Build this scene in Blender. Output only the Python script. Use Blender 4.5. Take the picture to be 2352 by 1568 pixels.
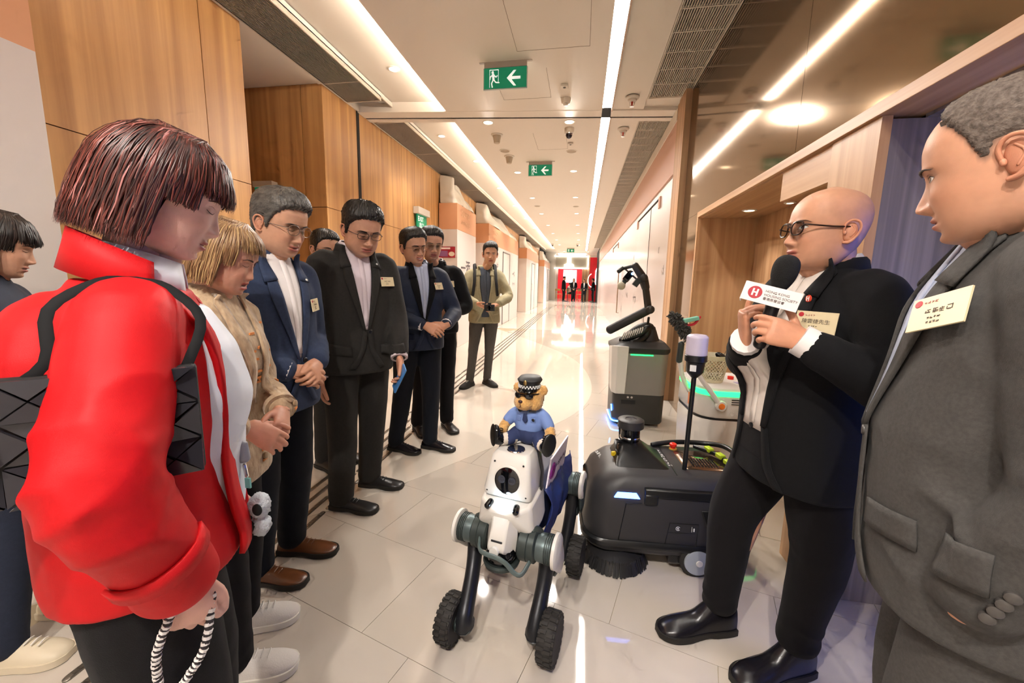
import bpy, bmesh, math, random
import numpy as np
from mathutils import Vector, Matrix
from mathutils.bvhtree import BVHTree
random.seed(7); np.random.seed(7)
S = bpy.context.scene
COL = S.collection
for o in list(bpy.data.objects): bpy.data.objects.remove(o)
# ------------------------------------------------------------------ camera
cam_d = bpy.data.cameras.new('camera'); cam = bpy.data.objects.new('camera', cam_d); COL.objects.link(cam)
cam_d.sensor_width = 36; cam_d.lens = 14.0; cam_d.clip_start = .02; cam_d.clip_end = 200
_Y = Vector((160, 134, -915)).normalized()
_Z = Vector((126, 6097, 915)); _Z = (_Z - _Y*_Y.dot(_Z)).normalized(); _X = _Y.cross(_Z)
cam.matrix_world = Matrix.Translation((0, 0, 1.33)) @ Matrix((_X, _Y, _Z)).to_4x4()
S.camera = cam
# ------------------------------------------------------------------ world, exposure
W = bpy.data.worlds.new('world'); S.world = W; W.use_nodes = True
W.node_tree.nodes['Background'].inputs[0].default_value = (1, .86, .7, 1)
W.node_tree.nodes['Background'].inputs[1].default_value = .25
S.view_settings.view_transform = 'Standard'; S.view_settings.look = 'None'
S.view_settings.gamma = 1; S.view_settings.use_curve_mapping = False
S.view_settings.exposure = 0.22
S.cycles.max_bounces = 5; S.cycles.diffuse_bounces = 3; S.cycles.glossy_bounces = 3; S.cycles.transmission_bounces = 6; S.cycles.caustics_reflective = False; S.cycles.caustics_refractive = False
S.cycles.use_adaptive_sampling = True; S.cycles.adaptive_threshold = .12; S.cycles.adaptive_min_samples = 12; S.cycles.sample_clamp_indirect = 6
WARM = (1, .93, .85)
STRIP_E, COVE_E, SPOT_W = 23.0, 80.0, 90.0
# ------------------------------------------------------------------ helpers: materials
def srgb(c):
    if isinstance(c, str):
        c = [int(c[i:i+2], 16)/255 for i in (0, 2, 4)]
    return tuple(x/12.92 if x <= .04045 else ((x+.055)/1.055)**2.4 for x in c[:3]) + (1,)
MATS = {}
def mat(name, col, rough=.5, metal=0, bump=0, bscale=200, var=0, vscale=6, vcol=None, spec=.5, sheen=0, sss=0, emit=0, trans=0, coat=0, attr=None, stretch=(1, 1, 1), ior=1.45, aniso=0):
    if name in MATS: return MATS[name]
    m = bpy.data.materials.new(name); MATS[name] = m; m.use_nodes = True
    nt = m.node_tree; b = nt.nodes['Principled BSDF']; I = b.inputs
    c = srgb(col)
    I['Base Color'].default_value = c; I['Roughness'].default_value = rough; I['Metallic'].default_value = metal
    I['Specular IOR Level'].default_value = spec; I['Sheen Weight'].default_value = sheen
    I['Transmission Weight'].default_value = trans; I['Coat Weight'].default_value = coat; I['IOR'].default_value = ior
    if sss: I['Subsurface Weight'].default_value = sss; I['Subsurface Radius'].default_value = (.012, .004, .002)
    if emit and emit < 12: m.cycles.emission_sampling = 'NONE'
    if emit: I['Emission Color'].default_value = c; I['Emission Strength'].default_value = emit
    if aniso: I['Anisotropic'].default_value = aniso
    def coords():
        tc = nt.nodes.new('ShaderNodeTexCoord'); mp = nt.nodes.new('ShaderNodeMapping')
        mp.inputs['Scale'].default_value = stretch; nt.links.new(tc.outputs['Object'], mp.inputs[0]); return mp.outputs[0]
    src = None
    if attr:
        a = nt.nodes.new('ShaderNodeAttribute'); a.attribute_name = attr; src = a.outputs['Color']
    if var:
        n = nt.nodes.new('ShaderNodeTexNoise'); n.inputs['Scale'].default_value = vscale; n.inputs['Detail'].default_value = 2
        nt.links.new(coords(), n.inputs['Vector'])
        r = nt.nodes.new('ShaderNodeMapRange'); r.inputs[1].default_value = .3; r.inputs[2].default_value = .7
        nt.links.new(n.outputs[0], r.inputs[0])
        mx = nt.nodes.new('ShaderNodeMix'); mx.data_type = 'RGBA'
        c2 = srgb(vcol) if vcol else tuple(x*(1-var) for x in c[:3])+(1,)
        mx.inputs[6].default_value = c; mx.inputs[7].default_value = c2
        if src is not None:
            mm = nt.nodes.new('ShaderNodeMix'); mm.data_type = 'RGBA'; mm.blend_type = 'MULTIPLY'; mm.inputs[0].default_value = 1
            mx.inputs[6].default_value = (1, 1, 1, 1); mx.inputs[7].default_value = (1-var, 1-var, 1-var, 1)
            nt.links.new(r.outputs[0], mx.inputs[0]); nt.links.new(src, mm.inputs[6]); nt.links.new(mx.outputs[2], mm.inputs[7]); src = mm.outputs[2]
        else:
            nt.links.new(r.outputs[0], mx.inputs[0]); src = mx.outputs[2]
    if src is not None: nt.links.new(src, I['Base Color'])
    if bump:
        n = nt.nodes.new('ShaderNodeTexNoise'); n.inputs['Scale'].default_value = bscale; n.inputs['Detail'].default_value = 1
        nt.links.new(coords(), n.inputs['Vector'])
        bp = nt.nodes.new('ShaderNodeBump'); bp.inputs['Strength'].default_value = bump; bp.inputs['Distance'].default_value = .002
        nt.links.new(n.outputs[0], bp.inputs['Height']); nt.links.new(bp.outputs[0], I['Normal'])
    return m
def wood(name, c1, c2, scale=1.0, rough=.42, axis='z', freq=9):
    """veneer: broad soft flame streaks running along one axis plus fine grain"""
    if name in MATS: return MATS[name]
    m = mat(name, c1, rough); nt = m.node_tree; b = nt.nodes['Principled BSDF']; L = nt.links.new
    tc = nt.nodes.new('ShaderNodeTexCoord'); mp = nt.nodes.new('ShaderNodeMapping'); mp2 = nt.nodes.new('ShaderNodeMapping')
    k = {'z': (freq, freq, .35), 'x': (.35, freq, freq), 'y': (freq, .35, freq)}[axis]
    mp.inputs['Scale'].default_value = tuple(x*scale for x in k)
    mp2.inputs['Scale'].default_value = tuple(x*scale*9 for x in k)
    g = nt.nodes.new('ShaderNodeNewGeometry')
    L(g.outputs['Position'], mp.inputs[0]); L(g.outputs['Position'], mp2.inputs[0])
    n = nt.nodes.new('ShaderNodeTexNoise'); n.inputs['Scale'].default_value = 1; n.inputs['Detail'].default_value = 2; n.inputs['Distortion'].default_value = .6
    n2 = nt.nodes.new('ShaderNodeTexNoise'); n2.inputs['Scale'].default_value = 1; n2.inputs['Detail'].default_value = 2
    L(mp.outputs[0], n.inputs['Vector']); L(mp2.outputs[0], n2.inputs['Vector'])
    r = nt.nodes.new('ShaderNodeMapRange'); r.inputs[1].default_value = .32; r.inputs[2].default_value = .68; L(n.outputs[0], r.inputs[0])
    ad = nt.nodes.new('ShaderNodeMath'); ad.operation = 'MULTIPLY_ADD'; ad.inputs[1].default_value = .35
    sb = nt.nodes.new('ShaderNodeMath'); sb.operation = 'SUBTRACT'; sb.inputs[1].default_value = .5; L(n2.outputs[0], sb.inputs[0])
    L(sb.outputs[0], ad.inputs[0]); L(r.outputs[0], ad.inputs[2])
    mx = nt.nodes.new('ShaderNodeMix'); mx.data_type = 'RGBA'; mx.inputs[6].default_value = srgb(c1); mx.inputs[7].default_value = srgb(c2)
    L(ad.outputs[0], mx.inputs[0]); L(mx.outputs[2], b.inputs['Base Color'])
    return m
# ------------------------------------------------------------------ helpers: geometry
def nrm(v): v = np.asarray(v, float); return v/(np.linalg.norm(v)+1e-12)
def A(*v): return np.array(v, float)
def rotz(a): c, s = math.cos(a), math.sin(a); return np.array([[c, -s, 0], [s, c, 0], [0, 0, 1.]])
def roty(a): c, s = math.cos(a), math.sin(a); return np.array([[c, 0, s], [0, 1., 0], [-s, 0, c]])
def rotx(a): c, s = math.cos(a), math.sin(a); return np.array([[1., 0, 0], [0, c, -s], [0, s, c]])
def cr(P, n):
    """Catmull-Rom resample of a list of rows (any width), n steps per span"""
    P = np.asarray(P, float)
    if len(P) < 3 or n <= 1: return P if n <= 1 else np.array([P[0]+(P[1]-P[0])*t for t in np.linspace(0, 1, n+1)])
    Q = np.vstack([2*P[0]-P[1], P, 2*P[-1]-P[-2]]); t = (np.arange(n)/n)[None, :, None]
    p0, p1, p2, p3 = (Q[k:len(Q)-3+k, None, :] for k in range(4))
    out = .5*((2*p1)+(-p0+p2)*t+(2*p0-5*p1+4*p2-p3)*t*t+(-p0+3*p1-3*p2+p3)*t**3)
    return np.vstack([out.reshape(-1, P.shape[1]), P[-1:]])
class G:
    def __init__(s): s.v = []; s.f = []; s.n = 0; s.mi = []; s.cm = 0
    def add(s, v, f):
        v = np.asarray(v, float).reshape(-1, 3); s.v.append(v)
        s.f += [tuple(i+s.n for i in q) for q in f]; s.mi += [s.cm]*len(f); s.n += len(v); return s
    def V(s): return np.vstack(s.v)
    def box(s, c, d, R=None, taper=1.0):
        """box centred at c with full sizes d; taper scales the top"""
        d = np.asarray(d)/2.; q = []
        for z in (-1, 1):
            t = taper if z > 0 else 1
            for x, y in ((-1, -1), (1, -1), (1, 1), (-1, 1)): q.append((x*d[0]*t, y*d[1]*t, z*d[2]))
        q = np.array(q)
        if R is not None: q = q @ np.asarray(R).T
        return s.add(q+np.asarray(c), [(3, 2, 1, 0), (4, 5, 6, 7), (0, 1, 5, 4), (1, 2, 6, 5), (2, 3, 7, 6), (3, 0, 4, 7)])
    def bx(s, x0, x1, y0, y1, z0, z1): return s.box(((x0+x1)/2, (y0+y1)/2, (z0+z1)/2), (abs(x1-x0), abs(y1-y0), abs(z1-z0)))
    def loft(s, rings, cap=True, closed=True):
        rings = [np.asarray(r, float) for r in rings]; n = len(rings[0]); v = np.vstack(rings); f = []
        m = n if closed else n-1
        for i in range(len(rings)-1):
            for j in range(m):
                k = (j+1) % n; f.append((i*n+j, i*n+k, (i+1)*n+k, (i+1)*n+j))
        if cap and closed:
            c0, c1 = rings[0].mean(0), rings[-1].mean(0); b = len(v); v = np.vstack([v, c0, c1])
            for j in range(n):
                k = (j+1) % n; f.append((b, k, j)); e = (len(rings)-1)*n; f.append((b+1, e+j, e+k))
        return s.add(v, f)
    def limb(s, P, r, n=12, sub=4, flat=None, up=(0, 0, 1), round_=True, loop=False):
        """smooth tube through points P with radii r (scalar or list); flat=(a,b) scales the section axes"""
        P = np.asarray(P, float); r = np.full(len(P), r) if np.isscalar(r) else np.asarray(r, float)
        if loop:
            D = np.column_stack([P, r]); D = np.vstack([D, D[:1]]); Q = cr(np.vstack([D[-2], D, D[1]]), sub)[sub:-sub]
        else: Q = cr(np.column_stack([P, r]), sub)
        C, rr = Q[:, :3], Q[:, 3]; T = np.gradient(C, axis=0) if len(C) > 2 else np.repeat([C[1]-C[0]], len(C), 0)
        if loop: T[0] = T[-1] = C[1]-C[-2]
        u = np.asarray(up, float); t0 = nrm(T[0]); u = u-t0*u.dot(t0)
        if np.linalg.norm(u) < 1e-3: u = np.cross(t0, (1, 0, 0.3))
        u = nrm(u); rings = []; fa, fb = flat or (1, 1); ph = np.arange(n)*2*math.pi/n
        fr = []
        for i in range(len(C)):
            t = nrm(T[i]); u = nrm(u-t*u.dot(t)); w = np.cross(t, u); fr.append((t, u, w))
        def ring(c, rad, u, w): return c+np.outer(np.cos(ph)*rad*fa, u)+np.outer(np.sin(ph)*rad*fb, w)
        if round_ and not loop:
            t, u0, w0 = fr[0]
            for a in (80, 50, 25): rings.append(ring(C[0]-t*rr[0]*math.sin(math.radians(a))*.8, rr[0]*math.cos(math.radians(a)), u0, w0))
        for i in range(len(C)): rings.append(ring(C[i], rr[i], fr[i][1], fr[i][2]))
        if round_ and not loop:
            t, u0, w0 = fr[-1]
            for a in (25, 50, 80): rings.append(ring(C[-1]+t*rr[-1]*math.sin(math.radians(a))*.8, rr[-1]*math.cos(math.radians(a)), u0, w0))
        return s.loft(rings, cap=not loop)
    def cyl(s, a, b, r, r2=None, n=20): return s.limb([a, b], [r, r if r2 is None else r2], n=n, sub=1, round_=False)
    def ell(s, c, r, R=None, nu=16, nv=10):
        r = A(*r) if not np.isscalar(r) else A(r, r, r); rings = []
        for i in range(1, nv):
            th = math.pi*i/nv; rings.append(np.array([(math.sin(th)*math.cos(p), math.sin(th)*math.sin(p), -math.cos(th)) for p in np.arange(nu)*2*math.pi/nu]))
        v = [q*r for q in rings]
        if R is not None: v = [q @ np.asarray(R).T for q in v]
        return s.loft([q+np.asarray(c) for q in v])
    def lathe(s, c, prof, axis=(0, 0, 1), n=28):
        """profile rows (radius, height) turned around axis through c"""
        a = nrm(axis); u = nrm(np.cross(a, (0.3, 1, 0.2))); w = np.cross(a, u); ph = np.arange(n)*2*math.pi/n
        return s.loft([np.asarray(c)+a*h+np.outer(np.cos(ph)*r, u)+np.outer(np.sin(ph)*r, w) for r, h in prof])
    def prism(s, poly, o, u, v, w, d):
        """polygon (2D rows) in plane o+u*x+v*y extruded by d along w"""
        o, u, v, w = map(lambda q: np.asarray(q, float), (o, u, v, w)); p = np.array([o+u*x+v*y for x, y in poly]); n = len(p)
        f = [tuple(range(n))[::-1], tuple(range(n, 2*n))]+[(i, (i+1) % n, n+(i+1) % n, n+i) for i in range(n)]
        return s.add(np.vstack([p, p+w*d]), f)
    def obj(s, name, m, parent=None, loc=None, smooth=40, bevel=0, bseg=2, remesh=0, relax=0, fn=None, kind=None, local=False):
        loc = A(0, 0, 0) if loc is None else np.asarray(loc, float)
        me = bpy.data.meshes.new(name); V = s.V()-loc
        me.from_pydata(V.tolist(), [], s.f)
        ms = m if isinstance(m, (list, tuple)) else [m]
        for x in ms: me.materials.append(x)
        if len(ms) > 1: me.polygons.foreach_set('material_index', s.mi)
        if remesh: me = vox(me, remesh, relax, ms, fn)
        else:
            bm = bmesh.new(); bm.from_mesh(me); bmesh.ops.recalc_face_normals(bm, faces=bm.faces); bm.to_mesh(me); bm.free()
        if smooth:
            me.shade_smooth()
            if not remesh and smooth < 180: me.set_sharp_from_angle(angle=math.radians(smooth))
        o = bpy.data.objects.new(name, me); COL.objects.link(o); o.location = loc.tolist()
        if parent is not None:
            o.parent = parent
            if not local: o.matrix_basis = parent_inv(parent) @ Matrix.Translation(Vector(loc))
        if bevel:
            b = o.modifiers.new('bevel', 'BEVEL'); b.width = bevel; b.segments = bseg; b.limit_method = 'ANGLE'; b.angle_limit = math.radians(35)
        if kind: o['kind'] = kind
        return o
WS = bpy.data.scenes.new('workshop')     # scratch scene so that evaluating one part never re-evaluates the whole room
def wdg():
    with bpy.context.temp_override(scene=WS, view_layer=WS.view_layers[0]): return bpy.context.evaluated_depsgraph_get()
def getv(me): a = np.empty(len(me.vertices)*3); me.vertices.foreach_get('co', a); return a.reshape(-1, 3)
def getn(me): a = np.empty(len(me.vertices)*3); me.vertices.foreach_get('normal', a); return a.reshape(-1, 3)
def setv(me, v): me.vertices.foreach_set('co', np.ascontiguousarray(v).ravel()); me.update()
def relaxm(me, it, k=.5):
    if not it: return
    e = np.empty(len(me.edges)*2, dtype=np.int32); me.edges.foreach_get('vertices', e); e = e.reshape(-1, 2); v = getv(me); n = len(v)
    i = np.concatenate([e[:, 0], e[:, 1]]); j = np.concatenate([e[:, 1], e[:, 0]]); d = np.maximum(np.bincount(i, minlength=n), 1)
    for _ in range(it):
        a = np.column_stack([np.bincount(i, weights=v[j, q], minlength=n) for q in range(3)])/d[:, None]; v = v+(a-v)*k
    setv(me, v)
def vox(me, size, relax, ms, fn=None):
    o = bpy.data.objects.new('tmp', me); WS.collection.objects.link(o)
    md = o.modifiers.new('r', 'REMESH'); md.mode = 'VOXEL'; md.voxel_size = size; md.use_smooth_shade = True
    dg = wdg(); out = bpy.data.meshes.new_from_object(o.evaluated_get(dg))
    bpy.data.objects.remove(o); bpy.data.meshes.remove(me)
    relaxm(out, relax)
    if fn is not None: setv(out, fn(getv(out), getn(out))); relaxm(out, 2 if size > .0045 else 0)
    out.materials.clear()
    for x in ms: out.materials.append(x)
    return out
def tag(o, label, cat, group=None):
    o['label'] = label; o['category'] = cat
    if group: o['group'] = group
    return o
def empty(name, loc, label=None, cat=None, rz=0, group=None):
    o = bpy.data.objects.new(name, None); COL.objects.link(o); o.location = tuple(loc); o.rotation_euler = (0, 0, rz); o.empty_display_size = .1
    if label: tag(o, label, cat, group)
    return o
def dup(o, parent=None, loc=None):
    c = o.copy(); COL.objects.link(c)
    if parent is not None: c.parent = parent
    if loc is not None: c.location = tuple(loc)
    for ch in o.children: dup(ch, c)
    return c
def struct(o): o['kind'] = 'structure'; return o
def text(s, name, m, parent, o, u, v, size, ext=.001, align='LEFT', bold=0):
    """flat lettering as mesh: baseline origin o, reading direction u, up v"""
    cu = bpy.data.curves.new(name, 'FONT'); cu.body = s; cu.size = size; cu.extrude = ext; cu.align_x = align; cu.offset = bold; cu.resolution_u = 3
    t = bpy.data.objects.new(name, cu); WS.collection.objects.link(t)
    me = bpy.data.meshes.new_from_object(t.evaluated_get(wdg())); bpy.data.objects.remove(t)
    me.materials.clear(); me.materials.append(m)
    ob = bpy.data.objects.new(name, me); COL.objects.link(ob)
    u = nrm(u); v = nrm(np.asarray(v)-u*np.dot(u, v)); w = np.cross(u, v)
    M = Matrix(np.column_stack([u, v, w]).tolist()).to_4x4(); M.translation = Vector(o)
    ob.matrix_world = M
    if parent is not None:
        ob.parent = parent; ob.matrix_basis = parent_inv(parent) @ M
    return ob
def parent_inv(p):
    M = Matrix.Translation(p.location) @ p.rotation_euler.to_matrix().to_4x4()
    if p.parent is not None: return M.inverted() @ parent_inv(p.parent)
    return M.inverted()

def scribble(name, m, parent, o, u, v, h, n, ext=.001, local=False, loc=None):
    """blurred print: clusters of short strokes, for lettering too small to read"""
    o, u, v = A(*o), nrm(u), A(*v); v = nrm(v-u*u.dot(v)); w = np.cross(u, v); R = np.column_stack([u, v, w]); g = G(); rs = np.random.RandomState(int(abs(o.sum())*1e4) % 9999)
    for i in range(n):
        c = o+u*(i+.5)*h*1.08+v*h*.5
        for k in range(5):
            a, b = rs.uniform(-.4, .4, 2); ln = rs.uniform(.35, .9)*h
            g.box(c+u*(a if k % 2 else a*.3)*h+v*(b if not k % 2 else b*.3)*h+w*ext/2, (ln, h*.10, ext) if not k % 2 else (h*.10, ln, ext), R)
    return g.obj(name, m, parent, loc, smooth=0, local=local)
# ================================================================== THE ROOM
ZC = 3.36; XL, XR = -2.8, 1.05; YB, YE = -2.2, 32.0
m_ceil = mat('ceiling_plaster', 'ece2d5', .75, bump=.05, bscale=300)
m_white = mat('white_paint', 'e6dfd6', .6)
m_dark = mat('dark_gap', '1a1512', .8)
m_woodL = wood('honey_veneer', 'd6a368', 'ad7a49', 1.0, .4, 'z', 10)
m_woodR = wood('pale_oak_veneer', 'cfa67e', 'b28660', 1.0, .45, 'z', 16)
m_woodRx = wood('pale_oak_veneer_across', 'cfa67e', 'b28660', 1.0, .45, 'y', 16)
m_woodD = wood('grey_stained_veneer', '8f8688', '6e676b', 1.0, .45, 'z', 30)
m_tile = mat('floor_tile_cream', 'd6cdc0', .045, var=.05, vscale=1.2, spec=.5, bump=.004, bscale=25)
m_tile2 = mat('floor_tile_sand', 'c2b8ac', .045, var=.05, vscale=1.2, spec=.5, bump=.004, bscale=25)
m_grout = mat('grout', 'a8997f', .8)
m_steel = mat('bronze_steel', '8a7053', .085, metal=.85, bump=.12, bscale=2.2, stretch=(1, 1, .6))
m_ss = mat('stainless_bar', '8d8880', .35, metal=1, bump=.25, bscale=900)
m_strip = mat('light_strip', (1, .98, .95), .5, emit=STRIP_E)
m_cove = mat('cove_led', (1, .94, .86), .5, emit=COVE_E)
m_hoard = mat('hoarding_white', 'ddd3cd', .45)
m_hoardo = mat('hoarding_orange', 'dda27a', .45)
m_pink = mat('hoarding_pink', 'd8ab96', .45)
m_chrome = mat('chrome', 'd8d8d8', .15, metal=1)
m_black = mat('black_plastic', '17171a', .35)
m_green = mat('exit_green', '0f8f66', .4, emit=.25)
m_signw = mat('exit_white', 'f2f6f0', .4, emit=.6)
# floor: grout bed, tiles as single slabs, the curved sand coloured inlay cut from its own tiles
g = G(); g.bx(-5.5, 3.2, YB, YE+4, -.12, -.006); floor = struct(g.obj('floor', m_grout))
edge = cr([(-2.3, .9), (-1.72, 1.56), (-1.376, 1.937), (-1.0, 2.45), (-.599, 3.073), (-.278, 3.499), (-.01, 3.999), (.15, 4.59), (.19, 5.33), (.09, 6.29), (-.14, 7.18), (-.62, 8.19), (-1.35, 9.45), (-2.41, 11.2)], 5)
ea = math.radians(-16); eu, ev = A(math.cos(ea), math.sin(ea)), A(-math.sin(ea), math.cos(ea))
O = A(-.765, 1.221)
def clip(poly, fn):
    out = []
    for i in range(len(poly)):
        a, b = poly[i], poly[(i+1) % len(poly)]; fa, fb = fn(a), fn(b)
        if fa >= 0: out.append(a)
        if fa*fb < 0: out.append(a+(b-a)*fa/(fa-fb))
    return out
def slab(name, poly, m, top=0.0):
    n = len(poly); v = [(p[0], p[1], -.006) for p in poly]+[(p[0], p[1], top) for p in poly]
    q = G(); q.add(v, [tuple(range(n, 2*n))]+[(i, (i+1) % n, n+(i+1) % n, n+i) for i in range(n)])
    return q.obj(name, m, floor, smooth=0)
# cream zone: two big polygons either side, sand zone: rotated 0.6 x 0.45 m tiles clipped against the curve
left_poly = [A(-5.4, .9)] + [A(*p)-A(.0015, 0) for p in edge] + [A(-5.4, 11.2)]
slab('floor_tile_field', left_poly, m_tile)
slab('floor_tile_field', [A(-5.4, YB), A(3.1, YB), A(3.1, .2), A(-2.0, .2), A(-2.3, .9), A(-5.4, .9)], m_tile)
tw, th = .61, .47
for i in range(-6, 12):
    for j in range(-4, 26):
        sh = (j % 2)*.37*tw
        c = [O+eu*(i*tw+sh+a)+ev*(j*th+b) for a, b in ((.001, .001), (tw-.001, .001), (tw-.001, th-.001), (.001, th-.001))]
        for fn in (lambda p: 1.9-p[0], lambda p: p[1]-.202, lambda p: 11.2-p[1], lambda p: p[0]+2.0):
            if c: c = clip(c, fn)
        if not c: continue
        ex = np.interp([q[1] for q in c], np.array(edge)[:, 1], np.array(edge)[:, 0])
        if len(c) > 2 and max(q[0]-e for q, e in zip(c, ex)) > 0: slab('floor_tile', c, m_tile2, -.0012)
for y0 in np.arange(11.2, YE+3, 1.8):
    for x0, x1 in ((-5.4, -.85), (-.848, 3.1)): slab('floor_tile', [A(x0, y0+.002), A(x1, y0+.002), A(x1, y0+1.798), A(x0, y0+1.798)], m_tile if x0 < -2 or int(y0) % 2 else m_tile)
slab('floor_tile_field', [A(1.9, .2), A(3.1, .2), A(3.1, 11.198), A(1.9, 11.198)], m_tile)
# tactile guide bars, four rows of rounded stainless bars with a ribbed grip
def tactile():
    L, w, h = .285, .026, .006; pts = []
    for k in range(9): a = -math.pi/2+math.pi*k/8; pts.append((L/2-w/2+math.cos(a)*w/2, math.sin(a)*w/2))
    for k in range(9): a = math.pi/2+math.pi*k/8; pts.append((-L/2+w/2+math.cos(a)*w/2, math.sin(a)*w/2))
    P = np.array(pts); q = G(); rings = [np.column_stack([P*sc, np.full(len(P), z)]) for sc, z in ((1, -.002), (1, .003), (.97, .006))]
    rings[2][:, 1] = P[:, 1]*.8
    q.loft(rings)
    for k in range(14):
        x = -L/2+.03+k*.0174; q.box((x, 0, .0066), (.008, .017, .0014))
    return q
tb = tactile().obj('tactile_bar', m_ss, floor, smooth=40)
tac = []
for r in range(4):
    for k in range(75):
        x = -1.385-.0755*r+.0; y = .55+k*.305+(r % 2)*.15
        if y > 22: continue
        tac.append((x-.008*y, y))
for k, (x, y) in enumerate(tac):
    o = tb if k == 0 else tb.copy()
    if k: COL.objects.link(o)
    o.location = (x, y, 0); o.rotation_euler = (0, 0, math.pi/2+.008)
# ---------------------------------------------------------------- ceiling
ceil = struct(G().bx(-5.5, 3.2, YB, YE+4, 3.62, 3.7).obj('ceiling', m_ceil))
g = G()
sl = lambda x: 5.01+(x+2.94)*.1035     # the shutter slot crosses at a slight angle
def cslab(x0, x1, y0, y1, z0=ZC, z1=3.60, skew0=False, skew1=False, name='ceiling_panel', m=m_ceil, parent=ceil):
    v = []
    for z in (z0, z1):
        for x, y, k in ((x0, y0, skew0), (x1, y0, skew0), (x1, y1, skew1), (x0, y1, skew1)):
            v.append((x, y+(sl(x) if k else 0), z))
    q = G(); q.add(v, [(3, 2, 1, 0), (4, 5, 6, 7), (0, 1, 5, 4), (1, 2, 6, 5), (2, 3, 7, 6), (3, 0, 4, 7)])
    return q.obj(name, m, parent, smooth=0)
ST0, ST1 = .145, .255
for a, b, k0, k1 in ((YB, -.02, 0, 1), (.02, 26.2, 1, 0)):
    cslab(-1.70, ST0, a, b, ZC-.02, 3.358, k0, k1)                # centre field, lit at its left edge
    cslab(ST1, .62, a, b, ZC-.01, 3.60, k0, k1)                    # band right of the light strip
    cslab(1.05, 1.12, a, b, ZC-.03, 3.60, k0, k1)
    cslab(-2.372, -1.45, a, b, 3.45, 3.60, k0, k1)                 # raised cove field
    cslab(-2.372, -2.360, a, b, ZC+.03, 3.44, k0, k1)
    cslab(-2.84, -2.775, a, b, ZC-.01, 3.60, k0, k1)
for x0, x1 in ((-2.8, ST0-.0), (ST1, 1.1)):                        # dropped lip beside the slot
    cslab(x0, x1, -.20, -.02, ZC-.022, 3.5, 1, 1, 'ceiling_lip')
    cslab(x0, x1, .02, .12, ZC-.022, 3.5, 1, 1, 'ceiling_lip')
cslab(-2.95, 1.12, -.021, .021, ZC-.015, 3.5, 1, 1, 'shutter_slot', m_dark)
cslab(.62, 1.05, -.46, -.2, ZC+.02, 3.5, 1, 1, 'grille_end_panel')
for Y0, Y1 in ((YB, 4.95), (5.52, 26.0)):                         # cove LED on the back of the centre field edge
    G().bx(-1.685, -1.655, Y0, Y1, 3.360, 3.372).obj('cove_light', m_cove, ceil, smooth=0)
for n, (Y0, Y1) in enumerate(((YB, 5.14), (5.36, 26.2))):
    o = tag(G().bx(ST0+.004, ST1-.004, Y0, Y1, 3.372, 3.39).obj('linear_ceiling_light', m_strip, smooth=0), ('long recessed white light strip in the ceiling before the dark shutter slot', 'recessed white light strip running down the far corridor beyond the dark slot')[n], 'light')
    G().bx(ST1-.004, ST1+.012, Y0, Y1, ZC-.035, 3.42).obj('edge_profile', mat('warm_profile', 'c9a990', .4), o, smooth=0)
# slotted air grilles
m_grd = mat('grille_recess', '241d18', .9); m_grl = mat('grille_white', 'd5c9b8', .5); m_grs = mat('grille_slat_grey', 'a2978a', .5)
def grille(x0, x1, y0, y1, pitch, w, cross, label, m=m_grl):
    e = empty('air_grille', ((x0+x1)/2, (y0+y1)/2, ZC), label, 'air grille'); c = A(*e.location)
    G().bx(x0, x1, y0, y1, 3.43, 3.45).obj('backing', m_grd, e, c, smooth=0)
    q = G()
    for x in np.arange(x0+pitch/2, x1, pitch): q.bx(x-w/2, x+w/2, y0, y1, ZC-.006, ZC+.03)
    o = q.obj('slats', m_grs if x0 < 0 else m, e, c, smooth=0); o['kind'] = 'stuff'
    q = G()
    for y in np.arange(y0+.05, y1, cross): q.bx(x0, x1, y-.005, y+.005, ZC-.009, ZC+.01)
    q.obj('cross_bars', m, e, c, smooth=0)['kind'] = 'stuff'
    q = G(); t = .012
    for b in ((x0-t, x0, y0, y1), (x1, x1+t, y0, y1), (x0-t, x1+t, y0-t, y0), (x0-t, x1+t, y1, y1+t)): q.bx(*b, ZC-.012, ZC+.04)
    q.obj('frame', m_grl, e, c, smooth=0)
grille(-2.775, -2.372, .2, 4.58, .0145, .0062, 1.3, 'fine slotted air grille along the wood wall before the shutter slot')
grille(-2.775, -2.372, 5.17, 24, .0145, .0062, 1.3, 'fine slotted air grille above the orange hoardings down the corridor')
grille(.635, 1.04, .2, 4.9, .0185, .0062, .29, 'wide barred air grille beside the bronze steel wall panel')
grille(.62, 1.045, 5.52, 24, .0185, .0062, .29, 'barred air grille above the pink band of the right hoarding')
# access panel outlines
q = G()
for x0, x1, y0, y1 in ((-.655, -.02, 2.9, 3.80), (-.75, -.3, 5.75, 6.45), (-.95, -.42, 4.1, 4.72)):
    for b in ((x0, x1, y1-.003, y1), (x0, x0+.003, y0, y1), (x1-.003, x1, y0, y1)): q.bx(*b, ZC-.0212, ZC-.019)
q.obj('access_panel_joint', mat('joint_brown', '8f7a63', .8), ceil, smooth=0)
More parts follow.
